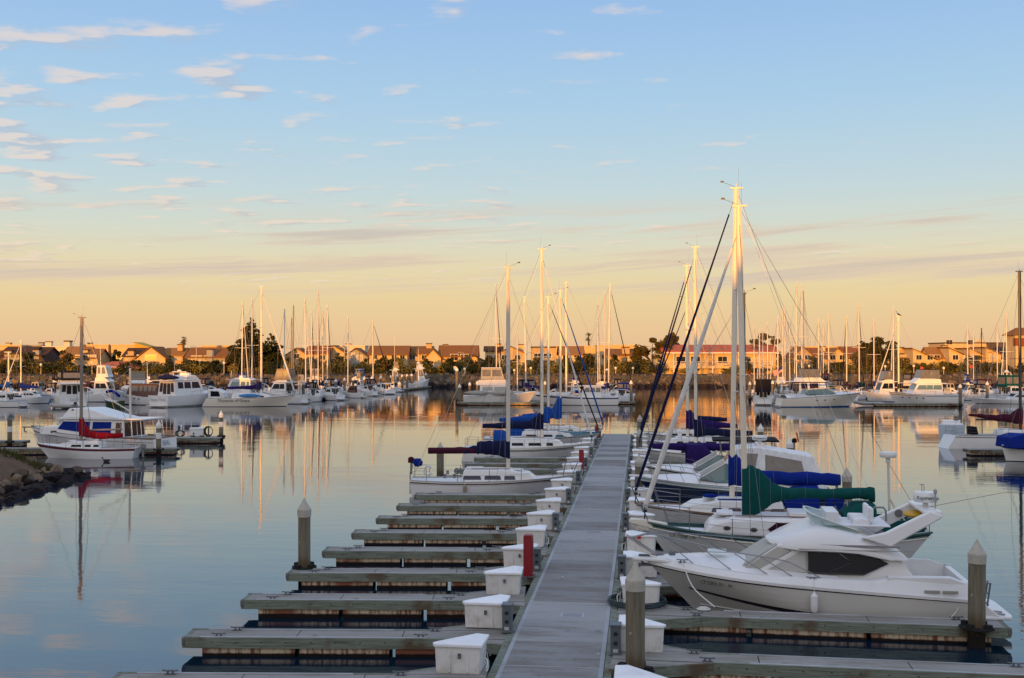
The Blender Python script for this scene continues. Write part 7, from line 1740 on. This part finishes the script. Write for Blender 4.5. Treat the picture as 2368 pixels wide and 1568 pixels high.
ORD_D = mat('door_orange_red', (.42, .06, .015), .6)
PX = lambda p: ((p - 1526) / (1790 - 1526) - .5) * W_
for p in (1556, 1578 + 2, 1726, 1754):
    mb = MB(); mb.box((PX(p), -3.06, 1.15), (1.5, .14, 2.4)); dr = mb.build('door_frame', WINF, mo); mb = MB(); mb.box((PX(p), -3.15, 1.05), (1.1, .1, 2.1)); mb.build('door', ORD_D, dr)
for p in (1600, 1678, 1770): win(mo, PX(p), 1.55, 2.6, 1.5, -3.0, DARKW, 2)
for p in (1568, 1602, 1665, 1720): win(mo, PX(p), z2 + 1.5, 2.4, 1.7, -3.0, DARKW, 2)
for p in (1550, 1640, 1700, 1775):
    mb = MB(); mb.box((PX(p), -4.3, z2 / 2 + .0), (.35, .35, z2 - .05)); mb.box((PX(p), -4.3, (z2 + ze) / 2 + .1), (.25, .25, ze - z2 - .3)); mb.build('post', WINF, mo)
mb = MB(); mb.box((PX(1640), -3.1, 2.2), (1.5, .12, 2.4)); mb.build('notice_panel', SHING[3], mo)
c = CP(1520, d + 3)
wg = thing('motel_wing', 'plain grey cream wing with round plaque at the left end of the motel', 'building', (c[0], c[1], BANKZ + .1), head(0))
mb = MB(); mb.box((0, 0, 2.3), (2.6, 5, 5.4)); mb.build('wall', STUC[2], wg)
mb = MB(); mb.box((0, 0, 5.05), (2.8, 5.2, .2)); mb.build('roof', STUC[2], wg)
mb = MB(); mb.lathe([(.36, 0), (.36, .06), (.26, .07), (.02, .08)], 12, (0, 0, 0)); o = mb.build('round_plaque', BLACKP, wg, loc=(0, -2.53, 3.4)); o.rotation_euler = (R(90), 0, 0)
# right hand rows
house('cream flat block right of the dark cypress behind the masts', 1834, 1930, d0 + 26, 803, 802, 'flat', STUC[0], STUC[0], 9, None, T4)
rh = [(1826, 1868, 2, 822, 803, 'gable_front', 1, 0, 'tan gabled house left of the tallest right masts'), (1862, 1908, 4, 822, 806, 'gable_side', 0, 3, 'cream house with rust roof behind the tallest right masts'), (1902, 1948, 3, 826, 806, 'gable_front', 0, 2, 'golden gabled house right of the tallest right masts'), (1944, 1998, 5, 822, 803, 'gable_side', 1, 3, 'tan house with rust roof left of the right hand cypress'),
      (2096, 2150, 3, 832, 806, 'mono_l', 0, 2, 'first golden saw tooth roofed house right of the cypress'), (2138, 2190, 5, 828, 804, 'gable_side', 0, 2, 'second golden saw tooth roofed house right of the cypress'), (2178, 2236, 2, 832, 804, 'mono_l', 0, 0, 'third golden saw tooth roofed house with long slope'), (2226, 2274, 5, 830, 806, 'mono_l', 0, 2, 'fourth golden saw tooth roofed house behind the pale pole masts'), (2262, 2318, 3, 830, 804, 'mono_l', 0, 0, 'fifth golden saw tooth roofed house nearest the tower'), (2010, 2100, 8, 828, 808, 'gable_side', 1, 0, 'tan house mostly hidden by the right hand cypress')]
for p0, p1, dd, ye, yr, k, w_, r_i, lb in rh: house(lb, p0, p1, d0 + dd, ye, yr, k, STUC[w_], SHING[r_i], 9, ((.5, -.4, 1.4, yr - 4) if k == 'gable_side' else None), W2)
house('long flat commercial building half lit behind the saw tooth roofs', 2164, 2262, d0 + 60, 794, 793, 'flat', STUC[0], SHING[1], 14, None, ((-.8, 9.0, 2, 1.4), (.2, 9.0, 2, 1.4), (.6, 9.0, 2, 1.4)), name='commercial_building', cat='building')
house('dark shaded commercial hall left of the tower', 2258, 2330, d0 + 60, 794, 793, 'flat', STUC[4], SHING[1], 14, None, (), name='commercial_building', cat='building')
d = d0 - 12; c = CP(2364, d + 4)
tw = thing('lookout_building', 'tall golden lookout building with hipped roof and wooden balcony at the right edge', 'building', (c[0], c[1], BANKZ), head(0))
zt = ZZ(775, d) - BANKZ; zp = ZZ(757, d) - BANKZ; zb_ = ZZ(800, d) - BANKZ
mb = MB(); mb.box((0, 1, zt / 2), (5.2, 5, zt)); mb.build('wall', STUC[0], tw)
mb = MB(); mb.shell([(-3.6, -2.6, zt), (3.6, -2.6, zt), (3.6, 4.6, zt), (-3.6, 4.6, zt)], [(-1.2, .8, zp), (1.2, .8, zp), (1.2, 1.2, zp), (-1.2, 1.2, zp)]); mb.build('roof', SHING[0], tw)
mb = MB(); mb.box((0, -2.2, zb_ + 1.0), (6.2, 1.2, 2.0)); mb.build('balcony', mat('balcony_wood', (.22, .06, .02), .8, var=.2), tw)
mb = MB()
for x in (-2.8, 2.8): mb.box((x, -2.6, zb_ / 2), (.5, .5, zb_))
mb.build('post', STUC[0], tw)

# ---------------------------------------------------------------- trees and bushes
r_ = random.Random(21)
def tree(label, p, d, ytop, w, kind='round', ybase=866, leaves=LEAF, n=900, size=.55, group=None, bark=BARK, cat='tree', lean=0.0, seed=None):
    rn = random.Random(seed if seed is not None else int(p * 13 + d))
    c = CP(p, d); zb = GZ - .3; H_ = ZZ(ytop, d) - zb; Wm = w * d / 2570
    t_ = thing('tree' if kind != 'palm' else 'palm_tree', label, cat, (c[0], c[1], zb), rn.uniform(0, 6) if kind not in ('cedar', 'spread') else head(0), group)
    cen = []; mb = MB()
    if kind == 'cedar':
        mb.tube([(0, 0, 0), (.1, 0, H_ * .5), (0, 0, H_ * .97)], Wm * .035, 7, None, .06)
        k = 13
        for i in range(k):
            u = .16 + .82 * i / (k - 1); z = H_ * u; R_ = Wm * .62 * (1 - u) ** .8 * (.75 + .4 * rn.random()) + .3
            m_ = max(3, int(9 * (1 - u)) + 2)
            for j in range(m_):
                a = 2 * PI * (j + rn.random() * .7) / m_; rr = R_ * rn.uniform(.7, 1.15)
                cen.append(((math.cos(a) * rr * .6, math.sin(a) * rr * .6, z + rn.uniform(-.3, .3) + rr * .06), (rr * .48, rr * .48, .38 + .1 * rr)))
                mb.tube([(0, 0, z - .2), (math.cos(a) * rr * .95, math.sin(a) * rr * .95, z + rr * .10)], .07, 4, None, .02)
    elif kind == 'spread':
        mb.tube([(0, 0, 0), (Wm * .03, 0, H_ * .35)], Wm * .045, 7, None, Wm * .03)
        m_ = 20
        for j in range(m_):
            a = rn.uniform(0, 2 * PI); rr = Wm * .5 * rn.random() ** .6; z = H_ * rn.uniform(.38, .93) * (1 - .28 * (rr / (Wm * .5)) ** 2) + rn.uniform(-.2, .2)
            cen.append(((math.cos(a) * rr, math.sin(a) * rr * .8, z), (Wm * rn.uniform(.10, .19), Wm * rn.uniform(.10, .17), H_ * rn.uniform(.05, .09))))
            mb.tube([(Wm * .02, 0, H_ * .3), (math.cos(a) * rr * .5, math.sin(a) * rr * .4, z * .75), (math.cos(a) * rr, math.sin(a) * rr * .8, z)], Wm * .018, 5, None, .04)
        for j in range(9):
            a = rn.uniform(0, 2 * PI); cen.append(((math.cos(a) * Wm * .5, math.sin(a) * Wm * .42, H_ * rn.uniform(.55, .85)), (Wm * .10, Wm * .05, H_ * .03)))
    elif kind == 'palm':
        mb.tube([(0, 0, 0), (lean * .4, 0, H_ * .5), (lean, 0, H_ - Wm * .45)], .34, 8, None, .24)
        tr_ = mb.build('trunk', BARK, t_, smooth=True); mb = MB(); zt = H_ - Wm * .45
        for j in range(34):
            a = rn.uniform(0, 2 * PI); e = rn.uniform(-1.1, 1.35); L_ = Wm * .5 * rn.uniform(.85, 1.1); dirv = Vector((math.cos(a) * math.cos(e), math.sin(a) * math.cos(e), math.sin(e)))
            b0 = Vector((lean, 0, zt)); tip = b0 + dirv * L_ - Vector((0, 0, L_ * .18)); side = dirv.cross(Vector((0, 0, 1))).normalized()
            for q in range(7):
                s = (q - 3) / 3; fan = (dirv + side * s * .75 + Vector((0, 0, -.12 * abs(s)))).normalized(); m0 = b0 + dirv * L_ * .45; m1 = m0 + fan * L_ * .6
                w_ = side * .07; mb.add([m0 - w_, m0 + w_, m1 + Vector((0, 0, -.1))], [[0, 1, 2]], 0)
            mb.add([b0 - side * .04, b0 + side * .04, b0 + dirv * L_ * .5 + side * .03, b0 + dirv * L_ * .5 - side * .03], [[0, 1, 2, 3]], 0)
        mb.build('crown', [mat('palm_leaf', (.07, .07, .02), .6)], t_)
        mb = MB()
        for j in range(150 if w > 20 and p < 1200 else 24):
            a = rn.uniform(0, 2 * PI); z = zt - rn.uniform(.1, Wm * .75); q = .22 + .5 * (1 - (zt - z) / (Wm * .8)) * rn.random(); x, y_ = lean * (z / zt) + math.cos(a) * q, math.sin(a) * q
            mb.add([(x, y_, z + .5), (x + .10 * math.sin(a), y_ - .10 * math.cos(a), z + .45), (x * 1.05, y_ * 1.05, z - .5)], [[0, 1, 2]])
        mb.build('dead_frond_skirt', mat('dead_fronds', (.20, .115, .05), .9, var=.3), t_); return t_
    else:
        mb.tube([(0, 0, 0), (rn.uniform(-.2, .2), 0, H_ * .45)], max(.1, Wm * .04), 6, None, Wm * .022)
        for j in range(12 if Wm > 3 else 7):
            a = rn.uniform(0, 2 * PI); rr = Wm * .36 * rn.random() ** .5; z = H_ * rn.uniform(.35, .86)
            cen.append(((math.cos(a) * rr, math.sin(a) * rr, z), (Wm * rn.uniform(.14, .22), Wm * rn.uniform(.14, .22), H_ * rn.uniform(.09, .15))))
            mb.tube([(0, 0, H_ * .3), (math.cos(a) * rr, math.sin(a) * rr, z)], Wm * .014, 4, None, .02)
    mb.build('trunk', bark, t_)
    mb = MB(); leaf_cloud(mb, cen, n, size, rn, flat=.55 if kind in ('cedar', 'spread') else 0); mb.build('crown', leaves, t_)
    return t_
tree('tall dark cedar towering behind the left basin masts', 581, d0 - 4, 738, 112, 'cedar', leaves=LEAFD, n=13000, size=.8)
tree('smaller dark cedar leaning against the tall cedar on its right', 628, d0 - 2, 774, 74, 'cedar', leaves=LEAFD, n=6000, size=.75)
tree('big spreading bronze cypress left of the motel', 1506, d0 - 4, 776, 86, 'spread', leaves=LEAFC, n=5600, size=.6)
tree('windswept cypress crown behind the motel roof corner', 1552, d0 + 12, 768, 62, 'spread', leaves=LEAFC, n=2600, size=.6, seed=5)
tree('big dark cypress right of the motel behind the masts', 1752, d0 - 2, 764, 92, 'spread', leaves=LEAFC, n=4400, size=.62, seed=8)
tree('dark cypress with layered crown in the right basin masts', 2026, d0 - 2, 770, 84, 'spread', leaves=LEAFD, n=3800, size=.6, seed=3)
tree('golden lit cypress low beside the layered one', 2004, d0 - 8, 806, 62, 'round', leaves=LEAFC, n=1500, size=.55, seed=4)
tree('palm with shaggy skirt rising left of the flat block', 424, d0 + 8, 776, 24, 'palm')
tree('lone slim palm far behind the centre masts', 1362.5, d0 + 60, 768, 25, 'palm', lean=.4)
tree('young palm in front of the broad cream house', 1108, d0 - 10, 828, 26, 'palm')
for p, yt, w, dd, lb in ((150, 806, 48, -4, 'bare brown tree in front of the modern white house'), (60, 812, 30, -4, 'small olive tree before the dark timber house'), (270, 806, 26, 8, 'dark tree between the flat blocks above the pavilion'), (458, 832, 40, -8, 'dense round tree below the brown roofed house'), (500, 830, 46, -6, 'dense dark shrub tree left of the tall cedar'), (660, 822, 30, -4, 'dark tree right of the smaller cedar'),
                     (700, 826, 26, -2, 'slim tree between gabled houses'), (784, 812, 44, -4, 'big dark round tree left of the pale grey gable'), (838, 826, 26, -4, 'green tree right of the pale grey gable'), (885, 828, 40, -6, 'brown tree below the long brown roof'), (925, 824, 48, -2, 'wide brown tree behind the trawler masts'), (985, 832, 40, -6, 'olive tree behind the fishing boat wheelhouse'), (1040, 834, 52, -6, 'broad olive tree below the broad cream house'),
                     (1130, 822, 34, -2, 'dark tree right of the sloop mast'), (1180, 826, 30, -4, 'bare tree with pale trunk between the sloops'), (1238, 826, 50, -6, 'dark green tree behind the centre masts'), (1350, 824, 56, -4, 'wide dark tree left of the palm pair masts'), (1420, 832, 40, -6, 'dark tree right of the palm pair masts'), (1455, 836, 30, -8, 'small olive tree left of the cypress'),
                     (1932, 836, 44, -8, 'dark round tree behind the right masts'), (2110, 842, 46, -10, 'dark green tree right of the layered cypress'), (2140, 838, 40, -8, 'olive tree below the saw tooth houses'), (2196, 838, 44, -8, 'dense dark tree in the middle of the saw tooth houses'), (2250, 842, 34, -8, 'dark tree near the pale pole masts'), (2295, 838, 50, -8, 'wide dark tree left of the tower'), (1960, 844, 36, -10, 'golden shrub tree right of the tall masts')):
    tree(lb, p, d0 + dd, yt, w, leaves=LEAFD if 'dark' in lb else LEAF, n=520 if w < 40 else 800, size=.6, bark=BARKP if 'pale' in lb or 'bare' in lb else BARK)
rt = random.Random(50)
for i in range(46):
    p = -5 + 2370 * (i + rt.random() * .8) / 46
    if 1520 < p < 1790: continue
    k = rt.choice((LEAF, LEAFC, LEAFD, LEAFC)); kn = {id(LEAF): 'olive', id(LEAFC): 'bronze', id(LEAFD): 'dark green'}[id(k)]
    tree('%s garden tree growing between the shore houses' % kn, p, d0 + rt.choice((-9, -7, -5, -3, 12, 14)), rt.uniform(814, 838), rt.uniform(26, 52), leaves=k, n=620, size=.6, group='%s garden trees on the shore' % kn, seed=900 + i)
def bush(p, d, w, h, k, group):
    rn = random.Random(int(p * 7 + k)); c = CP(p, d)
    b_ = thing('bush', {0: 'low olive shrub in the planted strip along the shore path', 1: 'bright yellow green shrub in the planted strip along the shore path', 2: 'dark green shrub in the planted strip along the shore path'}[k], 'bush', (c[0], c[1], BANKZ), 0, group[k])
    cen = [((rn.uniform(-.35, .35) * w, rn.uniform(-.35, .35) * w, h * rn.uniform(.3, .6)), (w * rn.uniform(.22, .38), w * rn.uniform(.22, .38), h * rn.uniform(.25, .42))) for _ in range(5)]
    mb = MB(); leaf_cloud(mb, cen, 300, .55, rn); mb.build('foliage', (LEAF, LEAFY, LEAFD)[k], b_)
    mb = MB(); mb.tube([(0, 0, 0), (0, 0, h * .5)], .08, 5); mb.build('stem', BARK, b_)
GB = {0: 'olive shrubs on the shore', 1: 'yellow green shrubs on the shore', 2: 'dark shrubs on the shore'}
rb = random.Random(77)
for i in range(190):
    p = -10 + 2385 * (i + rb.random()) / 190
    if 1515 < p < 1795 and rb.random() < .8: continue
    dd = SHORE + rb.choice((11.5, 13, 14.5, 16)); w = rb.uniform(2.8, 6.2)
    bush(p, dd, w, rb.uniform(1.8, 4.6), rb.choice((0, 0, 1, 2, 2)), GB)

# ---------------------------------------------------------------- lamps, signs, cars
LAMPG = mat('lamp_globe', (.75, .68, .5), .3)
def lamp(p, d, ytop, label, kind='globe'):
    c = CP(p, d); l_ = thing('street_lamp', label, 'street lamp', (c[0], c[1], BANKZ), head(0)); zt = ZZ(ytop, d) - BANKZ
    mb = MB(); mb.tube([(0, 0, 0), (0, 0, zt - .4)], .10 if kind == 'globe' else .13, 7, None, .08); mb.build('post', mat('lamp_post_cream', (.5, .42, .3), .6), l_)
    mb = MB()
    if kind == 'globe': mb.lathe([(.08, -.42), (.26, -.3), (.33, -.05), (.26, .18), (.05, .28)], 10, (0, 0, zt - .1))
    else: mb.tube([(0, 0, zt - .4), (-.1, 0, zt - .05), (-.9, 0, zt)], .06, 5); mb.box((-1.1, 0, zt), (.8, .3, .14))
    mb.build('lamp_head', LAMPG if kind == 'globe' else STUC[2], l_, smooth=kind == 'globe')
for p, yt, lb in ((213, 838, 'globe lamp in front of the pavilion roof'), (518, 838, 'globe lamp left of the tall cedar'), (1074, 852, 'globe lamp below the broad cream house'), (1189, 855, 'globe lamp behind the motor yacht canvas'), (1227, 850, 'globe lamp behind the centre masts'), (1423, 850, 'globe lamp below the large cream building'), (1463, 850, 'globe lamp left of the motel wing'), (1870, 845, 'bright globe lamp left of the tall masts'), (2046, 846, 'bright globe lamp beside the layered cypress'), (2112, 845, 'bright globe lamp right of the layered cypress'), (2181, 850, 'globe lamp below the saw tooth houses'), (95, 822 + 20, 'globe lamp before the dark houses')):
    lamp(p, SHORE + 9, yt, lb)
for p, yt, lb in ((454, 800, 'tall road lamp right of the palm'), (796, 803, 'tall road lamp among the left basin masts'), (1072, 815, 'tall road lamp beside the broad cream house'), (1234, 816, 'tall road lamp by the brown flat roof'), (1505, 801, 'tall road lamp at the motel cypress'), (1951, 801, 'tall road lamp right of the tall masts'), (2300, 840 - 30, 'tall road lamp left of the tower')):
    lamp(p, SHORE + 17, yt, lb, 'road')
def car(p, d, label, col, van=False, ang=0):
    c = CP(p, d); k = thing('parked_car', label, 'car', (c[0], c[1], GZ + .05), head(ang)); m = mat('car_' + '_'.join(str(int(v * 100)) for v in col), col, .3, coat=.6); h_ = .5 if van else 0
    mb = MB(); f = lambda x, z: .88 - .16 * max(0, z - .85)
    mb.prism([(-2.2, .35), (2.2, .35), (2.25, .7), (1.2, .95), (.5, 1.45 + h_), (-1.5, 1.45 + h_), (-2.2, .95)], f); mb.build('body', m, k, bevel=.06)
    mb = MB(); mb.side([(-1.75, 1.0), (.95, 1.0), (.4, 1.36 + h_), (-1.4, 1.36 + h_)], f); mb.build('window', DARKW, k)
    for x in (-1.4, 1.35):
        for s in (1, -1):
            mb = MB(); mb.lathe([(.32, 0), (.32, .2)], 12, (0, 0, 0)); w_ = mb.build('wheel', RUB, k, loc=(x, s * .78 - .1, .32)); w_.rotation_euler = (R(-90), 0, 0)
car(690, SHORE + 19, 'dark parked car behind the left basin masts', (.02, .02, .025))
car(588, SHORE + 19, 'silver parked van below the tall cedar', (.4, .4, .4), True)
car(726, SHORE + 20, 'second dark parked car behind the left masts', (.03, .03, .05))
car(855, SHORE + 19, 'white parked car right of the pale grey gable', (.6, .6, .6))
car(948, SHORE + 19, 'pale parked car behind the fishing boats', (.5, .48, .45))
car(2118, SHORE + 19, 'pale parked car right of the layered cypress', (.5, .48, .45))
car(1478, SHORE + 19, 'grey parked car under the big cypress', (.2, .2, .2))
for p, yt, lb, m_ in ((1052, 850, 'small white notice board below the broad cream house', WINF), (2130, 852, 'round red sign before the saw tooth houses', ORD_D), (2244, 848, 'round red topped lifebuoy post behind the blue tarpaulin', ORD_D)):
    c = CP(p, SHORE + 8.5); s_ = thing('sign_post', lb, 'sign', (c[0], c[1], BANKZ), head(0)); zt = ZZ(yt, SHORE + 8.5) - BANKZ
    mb = MB(); mb.tube([(0, 0, 0), (0, 0, zt)], .07, 6); mb.build('post', STUC[2], s_)
    mb = MB()
    if 'round' in lb: mb.lathe([(.45, 0), (.45, .06)], 14, (0, 0, 0)); o = mb.build('sign_face', m_, s_, loc=(0, -.12, zt)); o.rotation_euler = (R(90), 0, 0)
    else: mb.box((0, -.1, zt - .2), (.7, .06, 1.0)); mb.build('sign_face', m_, s_)
